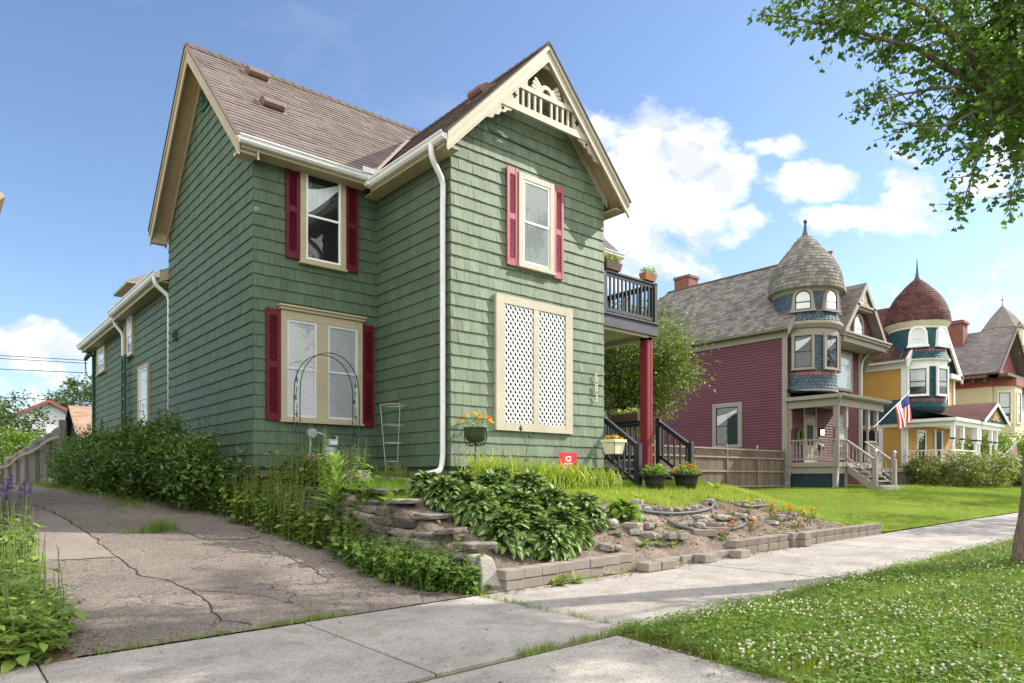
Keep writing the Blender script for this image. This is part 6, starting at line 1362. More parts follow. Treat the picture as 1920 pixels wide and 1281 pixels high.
# marigolds
def marigold(lab, x, y, col, h=.2):
    t = thing('marigold', lab, 'flower', gp(x, y), 'marigolds on the soil bed'); mb, part, tops = stems(x, y, 9, .07, h, .04, T_leaf(.35), .03, .25, hz=(.6, 1)); mb.build('stem', 'stem', t); np_mesh('foliage', [part], ['leaf_weed'], t, loc=tuple(gp(x, y)))
    pos = A([tuple(e) for e in tops[:6]]); np_mesh('flower', [(*T_flower(9, .22), rots(len(pos), tilt=(-.5, .5), scale=(.04, .066)), pos, 0), (*T_flower(7, .35), rots(len(pos), tilt=(-.5, .5), scale=(.03, .05)), pos + A([0, 0, .008]), 0)], ['p_orange' if col == 'o' else 'p_yellow'], t, loc=tuple(gp(x, y)))
for x, y, c_, lab in ((9.95, 6.45, 'o', 'lone orange marigold at the left behind the five paver row'), (10.6, 6.66, 'o', 'orange marigold just right of the middle hose end'), (11.1, 6.62, 'o', 'large orange marigold cluster in the middle of the soil'), (11.35, 6.78, 'o', 'orange marigold right behind the large cluster'), (11.2, 7.1, 'o', 'orange marigold nearest the right end of the rock pile'), (12.0, 7.2, 'y', 'yellow marigold below the short upper hose'), (12.35, 6.9, 'o', 'orange marigold behind the flat stones'), (12.8, 7.15, 'o', 'orange marigold halfway to the lawn'), (13.1, 6.95, 'o', 'orange marigold among the dark stones'), (13.35, 6.72, 'y', 'yellow marigold nearest the right hand pavers'), (13.6, 7.2, 'o', 'taller red orange marigold at the lawn edge'), (13.9, 7.1, 'y', 'yellow marigold at the lawn edge'), (14.05, 6.95, 'o', 'orange marigold rightmost at the lawn edge'), (12.6, 6.55, 'y', 'small yellow green marigold behind the stacked block pair')):
    marigold(lab, x, y, c_, random.uniform(.14, .22))
# driveway cracks
for i, pts_ in enumerate(([(1.39, 14.06), (1.57, 12.45), (1.74, 11.3), (1.82, 10.29), (1.85, 9.84), (1.89, 8.97), (2.09, 8.63), (2.17, 8.07), (2.21, 7.52), (2.14, 7.04), (2.08, 6.6), (2.24, 6.3)], [(1.05, 9.98), (1.43, 9.81), (1.66, 9.86), (1.85, 9.84)], [(2.92, 11.13), (3.05, 10.54), (3.5, 10.29), (3.95, 10.44)], [(3.74, 9.3), (3.82, 8.29), (3.6, 7.6)], [(2.11, 7.2), (1.93, 7.56)], [(2.2, 8.0), (2.7, 7.5), (2.9, 6.9)])):
    struct(strip(pts_, (.018, .02, .018, .011, .011, .01)[i], 'driveway_crack', 'crack').build('driveway_crack', 'crack', fixn=False))
mb = MB(); pp_ = [(.72, 13.2), (1.38, 13.0), (1.57, 12.4), (1.72, 11.3), (1.80, 10.3), (1.83, 9.88), (1.43, 9.84), (1.0, 9.95), (.74, 10.0)]
vs = []; 
for j in range(24):
    y = 9.9 + (13.0 - 9.9) * j / 23; xl_ = dl(y) + .02; xr_ = lerp([(9.88, 1.83), (10.3, 1.80), (11.3, 1.72), (12.4, 1.57), (13.0, 1.4)], y) + .03 * noise.noise((y * 5, 0, 0))
    for i in range(7): x = xl_ + (xr_ - xl_) * i / 6; vs.append((x, y, ground(x, y) + .0025))
mb.add(vs, [(j * 7 + i, j * 7 + i + 1, j * 7 + i + 8, j * 7 + i + 7) for j in range(23) for i in range(6)]); struct(mb.build('driveway_patch', 'patch', fixn=False))
# fallen leaves along the edges
lv = A([gp(random.uniform(1, 14), random.uniform(4.0, 6.1), .006) for _ in range(60)] + [gp(random.uniform(1, 4.3), random.uniform(1.5, 3.8), .004) for _ in range(30)] + [gp(random.uniform(1, 4.3), random.uniform(6.3, 12), .006) for _ in range(70)] + [gp(random.uniform(.2, 1.1), random.uniform(6.15, 6.9), .012) for _ in range(260)] + [gp(random.uniform(4.9, 12), random.gauss(6.0, .05), .012) for _ in range(380)] + [gp(random.gauss(4.45, .15), random.uniform(1.5, 3.9), .012) for _ in range(220)] + [gp(XW(y) - .25 + random.gauss(0, .1), y, .012) for y in rng.uniform(6.2, 13, 200)]); n = len(lv)
np_mesh('dry_leaves', [(*T_leaf(.5, .1, .1), rots(n, tilt=(-.3, .3), scale=(.02, .055)), lv, 0)], ['mulch'])['kind'] = 'stuff'
# ------------------------------------------------------------------ small things in the front yard
# stone retaining wall with a concrete end
RW = thing('retaining_wall', 'tumbled grey stone retaining wall between the driveway and the hosta bed', 'wall', (4.85, 8.5, .3))
def boulder(c, s, seed, yaw, blk=.55, nm='stone', m='wallstone', parent=None, sub=2):
    bm = bmesh.new(); bmesh.ops.create_cube(bm, size=1.); bmesh.ops.subdivide_edges(bm, edges=bm.edges, cuts=3, use_grid_fill=True)
    for v in bm.verts:
        p = v.co.copy(); q = p.normalized() * .62; p = p.lerp(q, blk); d = noise.noise(p * 2.3 + Vector((seed, 0, 0))) * .2 + noise.noise(p * 6 + Vector((0, seed, 0))) * .1; p = p * (1 + d); v.co = Vector((p.x * s[0], p.y * s[1], p.z * s[2]))
    bmesh.ops.rotate(bm, verts=bm.verts, matrix=Matrix.Rotation(yaw, 3, 'Z') @ Matrix.Rotation(random.uniform(-.12, .12), 3, 'X'))
    me = bpy.data.meshes.new(nm); bm.to_mesh(me); bm.free(); me.materials.append(M[m]); o = bpy.data.objects.new(nm, me); C.objects.link(o); me.polygons.foreach_set('use_smooth', [sub > 1] * len(me.polygons))
    if parent is not None: o.parent = parent; o.location = Vector(c) - parent.location
    else: o.location = c
    return o
def wtop(y): return lerp([(6.4, .36), (6.9, .52), (7.4, .67), (8.0, .82), (8.7, .97), (9.5, 1.1), (11.3, 1.2)], y)
k = 0
y = 6.62
while y < 10.4:
    g = ground(XW(y) - .12, y); zt = wtop(y) + S(5); ln = random.uniform(.34, .6); z = g - .02
    while z < zt - .04:
        hh = random.uniform(.07, .13); l2 = ln * random.uniform(.8, 1.05); batter = (z - g) * .22
        if k < 92: boulder((XW(y) + .02 + batter + random.uniform(-.03, .03), y + ln / 2 + random.uniform(-.05, .05), z + hh / 2), (.34, l2, hh * 1.12), k * 3.1, random.uniform(-.1, .1), .22, parent=RW)
        z += hh; k += 1
    y += ln
for (x, y, l, w_, yaw, dz) in ((5.02, 6.72, .34, .26, .2, .03), (5.16, 6.62, .3, .2, -.5, .06), (5.05, 7.15, .4, .3, .5, .04), (5.1, 7.7, .44, .3, .1, .04), (5.0, 8.25, .4, .34, -.2, .05), (5.12, 8.9, .5, .32, .3, .03)):
    boulder((x, y, max(ground(x, y), wtop(y)) + dz), (l, w_, .07), x * 7 + y, yaw, .12, parent=RW)
mb = MB(); mb.prism([(4.80, 6.66, -.05), (4.83, 6.24, -.05), (5.06, 6.18, -.05), (5.12, 6.6, -.05)], (0, 0, .05)); 
vs = [(4.84, 6.68, -.06), (4.80, 6.20, -.06), (5.10, 6.13, -.06), (5.16, 6.62, -.06), (4.90, 6.66, .40), (4.88, 6.36, .38), (5.05, 6.32, .38), (5.12, 6.6, .41)]
mb = MB(); mb.add(vs, [(0, 3, 2, 1), (4, 5, 6, 7), (0, 1, 5, 4), (1, 2, 6, 5), (2, 3, 7, 6), (3, 0, 4, 7)]); bevel(mb.build('concrete_end', 'concrete_old', RW), .025, 2)
def block(name, label, cat, c, s, yaw, m, group=None, bev=.012, tilt=0.):
    mb = MB(); R = Matrix.Translation(Vector(c)) @ Matrix.Rotation(yaw, 4, 'Z') @ Matrix.Rotation(tilt, 4, 'Y'); mb.box((-s[0] / 2, -s[1] / 2, 0), (s[0] / 2, s[1] / 2, s[2]), 0, R); o = mb.build(name, m, loc=c); bevel(o, bev, 2); return tag(o, label, cat, group)
block('stone_block', 'pale rough stone block on the wall top beside the mullein', 'stone block', (5.22, 9.95, ground(5.22, 9.95) - .01), (.34, .22, .21), .35, 'paver', None, .02)
block('stone_slab', 'flat grey concrete slab on the terrace edge left of the hostas', 'stone slab', (6.0, 9.15, ground(6, 9.15) + .0), (.62, .34, .09), -.3, 'concrete_old')
for i, lab in enumerate(('mossy dark brick at the left of the short brick row', 'pale brick second in the short brick row', 'purplish brick third in the short brick row', 'reddish brick at the right end of the short brick row')):
    x = 5.78 + i * .17; y = 10.2 - i * .185; block('garden_brick', lab, 'brick', (x, y, ground(x, y) - .01), (.24, .1, .085), -.82, ('found', 'paver', 'concrete_old', 'brick')[i], 'short brick row by the wire cage')
# pavers
PG = 'tan pavers edging the flower bed'
proto_p = {}
def paver(label, x, y, z, l=.29, yaw=0., w=.2, h=.118, tilt=0., tp=0.):
    key = (round(l, 2), tp)
    if key not in proto_p:
        mb = MB(); a = l / 2; b = w / 2
        mb.add([(-a, -b + tp, 0), (a, -b + tp, 0), (a, b, 0), (-a, b, 0), (-a, -b, h), (a, -b, h), (a, b, h), (-a, b, h)], [(0, 3, 2, 1), (4, 5, 6, 7), (0, 1, 5, 4), (1, 2, 6, 5), (2, 3, 7, 6), (3, 0, 4, 7)]); o = mb.build('paver', 'paver'); bevel(o, .01, 2); proto_p[key] = o
    else: o = proto_p[key].copy(); C.objects.link(o)
    o.location = (x, y, z); o.rotation_euler = (random.uniform(-.02, .02), tilt + random.uniform(-.015, .015), yaw + random.uniform(-.03, .03)); return tag(o, label, 'paver', PG)
for i in range(8):
    x = 5.2 + i * .295; y = 6.2 + .012 * i
    paver('tan paver in the lower course of the double row below the hostas', x + .02, y + .01, S(x) - .0); paver('tan paver in the upper course of the double row below the hostas', x, y + random.uniform(-.012, .012), S(x) + .122)
for i in range(8):
    x = 7.72 + i * .30; paver('tan paver in the low single row sunk along the sidewalk', x, 6.24 + .04 * math.sin(i * .9), S(x) - .01, yaw=.03)
for x, y, yw, lab in ((7.55, 6.03, .05, 'loose low paver at the left end before the single row'), (7.87, 6.03, -.03, 'second loose low paver before the single row'), (8.86, 6.02, .0, 'loose paver beside the light green weed'), (9.72, 5.98, .05, 'loose brown paver lying before the five paver row')): paver(lab, x, y, S(x) + .002, .30, yw)
for i in range(5):
    x = 9.98 + i * .335; paver('paver in the lower course of the five paver row', x + .02, 6.22, S(x), .32, tp=.02); paver('wedge shaped paver in the upper course of the five paver row', x, 6.2, S(x) + .122, .32, tp=.04)
for i, (x, y) in enumerate(((11.75, 6.22), (11.95, 6.1))):
    paver('paver of the two stacked blocks standing in the row gap, lower pieces', x, y, S(x), .21); paver('paver of the two stacked blocks standing in the row gap, upper pieces', x, y, S(x) + .124, .21)
for i in range(9):
    x = 12.3 + i * .345; paver('paver in the lower course of the right hand row', x, 6.2 - .005 * i, S(x) - .01, .33, tp=.02); paver('wedge shaped paver in the upper course of the right hand row', x, 6.19 - .005 * i, S(x) + .11, .33, tp=.04)
for x, y, yw, lab in ((8.78, 6.66, 1.1, 'pale concrete brick lying on the soil, left of the pair'), (9.02, 6.6, 1.0, 'pale concrete brick lying on the soil, right of the pair')): block('loose_brick', lab, 'brick', (x, y, ground(x, y) - .02), (.42, .12, .1), yw, 'concrete_old', 'loose bricks on the soil', tilt=.15)
for x, y, yw, lab in ((9.72, 6.62, .95, 'brown paving brick on the soil below the middle hose, left one'), (10.12, 6.66, .85, 'brown paving brick on the soil below the middle hose, right one')): block('loose_brick', lab, 'brick', (x, y, ground(x, y) - .01), (.12, .40, .11), yw, 'paver', 'loose bricks on the soil')
for x, y, lab in ((11.75, 7.02, 'flat broken paver half buried among the marigolds'), (12.15, 6.78, 'small flat broken paver right of the buried one')): block('loose_brick', lab, 'brick', (x, y, ground(x, y) - .03), (.34, .16, .07), .3, 'concrete_old', 'loose bricks on the soil', tilt=.1)
# rocks
def rock(label, x, y, s, group, k):
    o = boulder((x, y, ground(x, y) + s * .22), (s * random.uniform(.85, 1.3), s * random.uniform(.7, 1.), s * random.uniform(.42, .68)), k * 1.7, random.uniform(0, 3), random.uniform(.35, .6), 'rock', 'rock', sub=1); return tag(o, label, 'rock', group)
rk = 0
for x0, x1, f, n, g, lab in ((9.1, 11.4, lambda x: lerp([(9.1, 7.58), (10, 7.45), (10.7, 7.48), (11.4, 7.66)], x), 10, 'rocks behind the upper hose', 'rounded stone lined up behind the upper hose'), (9.6, 11.5, lambda x: lerp([(9.4, 7.0), (9.9, 6.86), (10.6, 6.84), (11.5, 7.0)], x) + random.uniform(0, .18), 12, 'rocks behind the middle hose', 'rounded stone piled behind the middle hose'), (12.1, 13.8, lambda x: 7.5 + random.uniform(-.03, .05), 8, 'rocks behind the short hose', 'small stone lined up behind the short upper hose'), (12.5, 13.5, lambda x: 6.75 + (x - 12.5) * .3 + random.uniform(-.1, .1), 7, 'dark stones near the lawn edge', 'dark stone among the marigolds near the lawn')):
    for i in range(n): x = x0 + (x1 - x0) * (i + random.uniform(-.2, .2)) / (n - 1); rock(lab, x, f(x), random.uniform(.08, .21), g, rk); rk += 1
for x, y, s, lab in ((8.4, 6.72, .2, 'dark grey rock left of the pale bricks'), (8.56, 6.68, .17, 'smaller dark rock touching the pale bricks'), (8.3, 6.88, .15, 'brown rock above the dark grey rock'), (8.35, 7.0, .24, 'reddish flat rock under the lime hosta'), (8.75, 7.02, .2, 'white grey rock right under the lime hosta'), (8.95, 7.1, .22, 'brown rock at the right side of the lime hosta'), (8.05, 7.15, .2, 'rounded rock left of the lime hosta'), (10.35, 7.12, .19, 'single pale rock alone in the middle of the soil'), (7.25, 6.55, .17, 'stone under the hostas just above the double pavers'), (7.45, 6.52, .15, 'round stone right of the hostas above the double pavers'), (9.3, 7.72, .26, 'largest grey rock at the left end of the upper hose'), (8.3, 7.75, .2, 'pale rock behind the lime hosta')): rock(lab, x, y, s, None, rk); rk += 1
# pebbles: uncountable
pb_ = scatter(900, 7.4, 14.8, 6.4, 8.1); n = len(pb_); np_mesh('pebbles', [(*T_ball(5, 2), rots(n, tilt=(0, 3), scale=(.015, .05)), pb_, 0)], ['soil'], smooth=False)['kind'] = 'stuff'
# edging hoses
for pts_, lab in (([(9.05, 7.6), (9.26, 7.45), (9.6, 7.36), (9.93, 7.32), (10.4, 7.32), (10.8, 7.36), (11.15, 7.44), (11.45, 7.6)], 'long grey edging hose on the upper slope'), ([(9.4, 7.12), (9.44, 6.95), (9.6, 6.78), (9.81, 6.70), (10.2, 6.66), (10.6, 6.67), (11.0, 6.73), (11.3, 6.82), (11.52, 6.98)], 'curved grey edging hose in the middle of the soil bed'), ([(12.15, 7.42), (12.5, 7.37), (13.0, 7.38), (13.5, 7.42), (13.86, 7.5)], 'short grey edging hose on the upper right')):
    P = []
    for a, b in zip(pts_, pts_[1:]):
        for i in range(5): k = i / 5; x, y = a[0] + (b[0] - a[0]) * k, a[1] + (b[1] - a[1]) * k; P.append((x, y, ground(x, y) + .035))
    mb = MB(); mb.tube(P, .028, 8); tag(mb.build('edging_hose', 'hose', smooth=True), lab, 'edging hose', 'hoses holding the rocks')
# arch trellis
TR = thing('garden_arch', 'slender dark iron garden arch with scrolls before the double window', 'arch', (5.35, 11.3, 1.3))
def hoop(y, r):
    P = [(5.35 - r, y, 1.2), (5.35 - r, y, 2.75)] + [(5.35 - r * math.cos(PI * i / 16), y, 2.75 + .72 * math.sin(PI * i / 16) ** .85) for i in range(1, 16)] + [(5.35 + r, y, 2.75), (5.35 + r, y, 1.2)]
    mb = MB(); mb.tube(P, .009, 6); mb.build('hoop', 'iron', TR)
hoop(11.45, .55); hoop(11.2, .55)
for s_ in (-1, 1):
    for i in range(6):
        z = 1.5 + i * .29; x = 5.35 + s_ * .55; P = []
        for k in range(15):
            a = k / 14 * 2.4 * PI; rr = .055 * (1 - k / 18); P.append((x, 11.28 + (.05 if i % 2 else .1) + rr * math.cos(a), z + rr * math.sin(a)))
        P.append((x, 11.32, z + .2)); mb = MB(); mb.tube(P, .007, 5, cap=False); mb.build('scroll', 'iron', TR)
# wire cage
CG = thing('wire_cage', 'galvanised wire tomato cage by the inner house corner', 'plant cage', (6.36, 10.8, 1.28))
for r, z in ((.23, 2.6), (.19, 2.25), (.165, 1.93), (.13, 1.6)):
    mb = MB(); mb.tube([(6.36 + r * math.cos(2 * PI * i / 20), 10.8 + r * math.sin(2 * PI * i / 20), z) for i in range(21)], .006, 5, cap=False); mb.build('ring', 'wire', CG)
for a in (.5, 2.6, 4.7): mb = MB(); mb.tube([(6.36 + .23 * math.cos(a), 10.8 + .23 * math.sin(a), 2.62), (6.36 + .11 * math.cos(a), 10.8 + .11 * math.sin(a), 1.2)], .006, 5); mb.build('wire', 'wire', CG)
# gas meter
GM = thing('gas_meter', 'grey gas meter with regulator on the wall below the double window', 'gas meter', (5.5, 11.7, 1.6))
mb = MB(); mb.lathe([(.05, 1.55), (.12, 1.57), (.14, 1.66), (.14, 1.8), (.125, 1.86), (.09, 1.88)], (5.56, 11.66, 0), 16); bevel(mb.build('meter_body', 'steel', GM, smooth=True), .005); mb = MB(); mb.box((5.47, 11.52, 1.88), (5.66, 11.74, 2.0)); bevel(mb.build('index_box', 'steel', GM), .012); mb = MB(); mb.box((5.50, 11.508, 1.90), (5.63, 11.52, 1.97)); mb.build('dial', 'blind', GM)
mb = MB(); mb.tube([(5.2, 11.68, 1.2), (5.2, 11.68, 2.05), (5.28, 11.66, 2.12), (5.45, 11.65, 2.08), (5.47, 11.65, 1.95)], .022, 8); mb.tube([(5.66, 11.66, 1.95), (5.72, 11.68, 2.05), (5.72, 11.88, 2.08)], .02, 8); mb.build('pipe', 'steel', GM, smooth=True)
mb = MB(); mb.tube([(5.2, 11.6, 2.1), (5.2, 11.66, 2.1)], [.085, .085], 16); mb.tube([(5.2, 11.66, 2.1), (5.2, 11.75, 2.1)], [.05, .04], 12); mb.build('regulator', 'steel', GM)
# planters
def blossoms(t, c, r, h, n, cols, lm='leaf_weed', ls=.05, nl=220):
    d = rng.normal(size=(nl, 3)); d /= np.linalg.norm(d, axis=1)[:, None]; d[:, 2] = np.abs(d[:, 2]); P = A(c) + d * A([r, r, h]) * rng.uniform(.3, 1.1, (nl, 1)); np_mesh('foliage', [(*T_leaf(.45), rots(nl, tilt=(-.5, 1.), scale=(ls * .6, ls * 1.3)), P, 0)], [lm], t, loc=tuple(c))
    if n:
        d = rng.normal(size=(n, 3)); d /= np.linalg.norm(d, axis=1)[:, None]; d[:, 2] = np.abs(d[:, 2]) * .8 + .2; P = A(c) + d * A([r, r, h]) * 1.02; mi = rng.integers(0, len(cols), n)
        np_mesh('flower', [(*T_flower(7, .25), rots(int((mi == q).sum()), tilt=(-.8, .8), scale=(.07, .10)), P[mi == q], q) for q in range(len(cols))], cols, t, loc=tuple(c))
HP = thing('flower_stand', 'round green planter of orange and yellow flowers on an iron stake', 'planter', (6.92, 9.12, 1.1))
M['greenpot'] = mat('dark olive pot', (.045, .06, .03), .6, .2)
mb = MB(); mb.lathe([(.10, 1.90), (.15, 1.93), (.185, 2.02), (.195, 2.12), (.205, 2.13), (.2, 2.14), (.18, 2.13), (.0, 2.12)], (6.92, 9.12, 0), 18, cap=False); mb.build('pot', 'greenpot', HP, smooth=True)
mb = MB(); mb.tube([(6.92, 9.12, 1.0), (6.92, 9.12, 1.88)], .011, 6)
for a in (0.3, 1.87, 3.44, 5.0):
    dx, dy = math.cos(a), math.sin(a); mb.tube([(6.92, 9.12, 1.87), (6.92 + .08 * dx, 9.12 + .08 * dy, 1.83), (6.92 + .17 * dx, 9.12 + .17 * dy, 1.85), (6.92 + .225 * dx, 9.12 + .225 * dy, 1.95), (6.92 + .225 * dx, 9.12 + .225 * dy, 2.12)], .009, 6)
mb.build('stake', 'iron_black', HP, smooth=True); blossoms(HP, (6.92, 9.12, 2.17), .27, .2, 30, ['p_orange', 'p_yellow'])
CS = thing('flower_stand', 'square cream planter of orange pansies on a thin iron stake by the steps', 'planter', (10.02, 8.85, 1.1))
M['creampot'] = mat('cream plastic', (.62, .60, .42), .5, .05)
mb = MB(); a, b = .12, .165
mb.add([(10.02 + sx * r, 8.85 + sy * r, z) for r, z in ((a, 1.76), (b - .012, 1.98), (b + .012, 1.98), (b + .012, 2.035), (b - .01, 2.035), (b - .02, 2.0)) for sx, sy in ((-1, -1), (1, -1), (1, 1), (-1, 1))], [(0, 3, 2, 1)] + [(4 * i + k, 4 * i + (k + 1) % 4, 4 * i + 4 + (k + 1) % 4, 4 * i + 4 + k) for i in range(5) for k in range(4)] + [(20, 21, 22, 23)]); bevel(mb.build('pot', 'creampot', CS), .008)
mb = MB(); mb.tube([(10.02, 8.85, .95), (10.02, 8.85, 1.75)], .01, 6)
for sx, sy in ((-1, -1), (1, -1), (1, 1), (-1, 1)): mb.tube([(10.02, 8.85, 1.74), (10.02 + sx * .1, 8.85 + sy * .1, 1.72), (10.02 + sx * .145, 8.85 + sy * .145, 1.78), (10.02 + sx * .17, 8.85 + sy * .17, 1.98)], .007, 5)
mb.build('stake', 'iron_black', CS); blossoms(CS, (10.02, 8.85, 2.03), .15, .07, 22, ['p_orange', 'p_yellow'], nl=120)
for x, lab in ((10.72, 'black ribbed plastic pot of pale green plants at the foot of the steps'), (11.72, 'larger black ribbed pot with reddish leaves right of the steps')):
    y = 8.42; z = ground(x, y) - .01; t = thing('black_pot', lab, 'plant pot', (x, y, z), 'black pots by the steps'); s_ = 1.0 if x < 11 else 1.18
    mb = MB(); mb.lathe([(.15 * s_, 0), (.19 * s_, .18), (.215 * s_, .28), (.25 * s_, .285), (.255 * s_, .31), (.25 * s_, .33), (.225 * s_, .33), (.21 * s_, .28), (0, .27)], (x, y, z), 28)
    mb.build('pot', 'plastic_black', t, smooth=True)
    mb = MB()
    for i in range(36): a = 2 * PI * i / 36; mb.tube([(x + .252 * s_ * math.cos(a), y + .252 * s_ * math.sin(a), z + .285), (x + .257 * s_ * math.cos(a), y + .257 * s_ * math.sin(a), z + .332)], .011, 5)
    mb.build('rim', 'plastic_black', t); blossoms(t, (x, y, z + .32), .23 * s_, .2, 0 if x < 11 else 5, ['p_orange'], 'leaf_hosta_green', .09, 260)
    if x > 11: P = A([(x + .1, y - .05, z + .42)] * 60) + rng.normal(size=(60, 3)) * A([.07, .07, .06]); np_mesh('foliage', [(*T_leaf(.5), rots(60, scale=(.04, .07)), P, 0)], ['p_brown'], t, loc=(x, y, z))
def trough(name, label, x0, x1, y, z, h, m, cols, yaxis=False, lm='leaf_weed', n=22):
    c = ((x0 + x1) / 2, y, z); t = thing(name, label, 'planter', c); mb = MB(); w_ = .1; L = (x1 - x0) / 2
    f = (lambda a, b, q: (c[0] + b, c[1] + a, q)) if yaxis else (lambda a, b, q: (c[0] + a, c[1] + b, q))
    mb.add([f(sx * (L - ii), sy * (w_ - ii), q) for ii, q in ((.03, z), (.0, z + h), (.02, z + h), (.025, z + h - .03)) for sx, sy in ((-1, -1), (1, -1), (1, 1), (-1, 1))], [(0, 3, 2, 1)] + [(4 * i + k, 4 * i + (k + 1) % 4, 4 * i + 4 + (k + 1) % 4, 4 * i + 4 + k) for i in range(3) for k in range(4)] + [(12, 13, 14, 15)]); bevel(mb.build('box', m, t), .006)
    nl = 160; P = A([f(random.uniform(-L, L) * .95, random.gauss(0, .05), z + h + abs(random.gauss(.03, .05))) for _ in range(nl)]); np_mesh('foliage', [(*T_leaf(.45), rots(nl, tilt=(-.4, 1.2), scale=(.04, .09)), P, 0)], [lm], t, loc=c)
    if n < 12: return t
    P = A([f(random.uniform(-L, L) * .95, random.gauss(0, .05), z + h + .06 + abs(random.gauss(.0, .04))) for _ in range(n)]); mi = rng.integers(0, len(cols), n); np_mesh('flower', [(*T_flower(6, .2), rots(int((mi == q).sum()), tilt=(-.9, .9), scale=(.05, .075)), P[mi == q], q) for q in range(len(cols))], cols, t, loc=c)
M['terracotta'] = mat('terracotta', (.40, .17, .10), .8, .12); M['brownbox'] = mat('brown planter', (.13, .075, .055), .6, .12)
trough('planter_box', 'brown planter box with yellow flowers on the balcony rail beside the gable wall', 10.44, 10.92, 9.5, 5.54, .16, 'brownbox', ['p_yellow'])
trough('planter_box', 'terracotta planter with green sprouts on the balcony corner', 11.66, 12.06, 9.5, 5.54, .15, 'terracotta', ['p_yellow'], lm='leaf_hosta_green', n=9)
trough('planter_box', 'brown planter box of white and yellow flowers on the porch side rail', 9.98, 10.72, 12.15, 2.59, .17, 'brownbox', ['p_white', 'p_yellow', 'p_orange'], yaxis=True) if False else None
def trough_y(label, x, y0, y1, z, h, m, cols):
    t = thing('planter_box', label, 'planter', (x, (y0 + y1) / 2, z)); mb = MB(); L = (y1 - y0) / 2; c = (x, (y0 + y1) / 2)
    mb.add([(c[0] + sx * (.1 - ii), c[1] + sy * (L - ii), q) for ii, q in ((.03, z), (.0, z + h), (.02, z + h), (.025, z + h - .03)) for sx, sy in ((-1, -1), (1, -1), (1, 1), (-1, 1))], [(0, 3, 2, 1)] + [(4 * i + k, 4 * i + (k + 1) % 4, 4 * i + 4 + (k + 1) % 4, 4 * i + 4 + k) for i in range(3) for k in range(4)] + [(12, 13, 14, 15)]); bevel(mb.build('box', m, t), .006)
    nl = 200; P = np.stack([x + rng.normal(size=nl) * .05, rng.uniform(y0, y1, nl), z + h + np.abs(rng.normal(size=nl) * .05)], 1); np_mesh('foliage', [(*T_leaf(.45), rots(nl, tilt=(-.4, 1.2), scale=(.04, .08)), P, 0)], ['leaf_weed'], t, loc=(x, c[1], z))
    P = np.stack([x + rng.normal(size=40) * .06, rng.uniform(y0, y1, 40), z + h + .05 + np.abs(rng.normal(size=40) * .04)], 1); mi = rng.integers(0, len(cols), 40); np_mesh('flower', [(*T_flower(6, .2), rots(int((mi == q).sum()), tilt=(-.9, .9), scale=(.05, .075)), P[mi == q], q) for q in range(len(cols))], cols, t, loc=(x, c[1], z))
trough_y('brown planter box of white and yellow flowers on the porch side rail', 12.15, 9.95, 10.75, 2.58, .17, 'brownbox', ['p_white', 'p_yellow', 'p_white'])
trough_y('small planter of white flowers farther back on the porch side rail', 12.15, 11.0, 11.4, 2.58, .15, 'brownbox', ['p_white'])
# things on the balcony seen through the balusters
t = thing('balcony_plant', 'leafy potted plant standing on the balcony behind the balusters', 'plant pot', (10.9, 10.2, 4.66)); mb = MB(); mb.lathe([(.12, 4.66), (.17, 4.95), (.16, 4.95), (0, 4.92)], (10.9, 10.2, 0), 14); mb.build('pot', 'terracotta', t); blossoms(t, (10.9, 10.2, 4.95), .3, .4, 10, ['p_yellow'], nl=260, ls=.08)
t = thing('balcony_chair', 'dark slatted chair on the balcony behind the railing', 'chair', (11.5, 10.5, 4.66))
mb = MB(); mb.box((11.25, 10.3, 5.06), (11.75, 10.75, 5.1)); mb.build('seat', 'brown_trim', t)
for sx in (11.27, 11.71):
    for sy in (10.32, 10.71): boxpart('leg', 'brown_trim', t, ((sx, sy, 4.66), (sx + .03, sy + .03, 5.06)))
mb = MB()
for i in range(5): mb.box((11.27 + i * .1, 10.72, 5.1), (11.34 + i * .1, 10.745, 5.55))
mb.build('backrest', 'brown_trim', t)
# yard sign
M['signred'] = mat('sign red', (.62, .022, .035), .5, .04); M['signyellow'] = mat('sign yellow', (.75, .5, .03), .5, .04)
SG = thing('yard_sign', 'small red yard sign with white letters half hidden by daylilies', 'sign', (9.16, 9.22, 1.2))
boxpart('panel', 'signred', SG, ((8.93, 9.215, 1.43), (9.39, 9.222, 1.78))); boxpart('stripe', 'signyellow', SG, ((8.93, 9.210, 1.43), (9.39, 9.2145, 1.47)))
text_mesh('lettering', 'ICE', .135, .002, 'white', Matrix.Translation((9.16, 9.211, 1.66)) @ RX @ Matrix.Scale(.8, 4, (1, 0, 0)), SG, .002); text_mesh('lettering', 'OUT', .135, .002, 'white', Matrix.Translation((9.16, 9.211, 1.53)) @ RX @ Matrix.Scale(.8, 4, (1, 0, 0)), SG, .002)
for x in (9.0, 9.32): mb = MB(); mb.tube([(x, 9.226, 1.0), (x, 9.226, 1.75)], .004, 5); mb.build('stake', 'wire', SG)
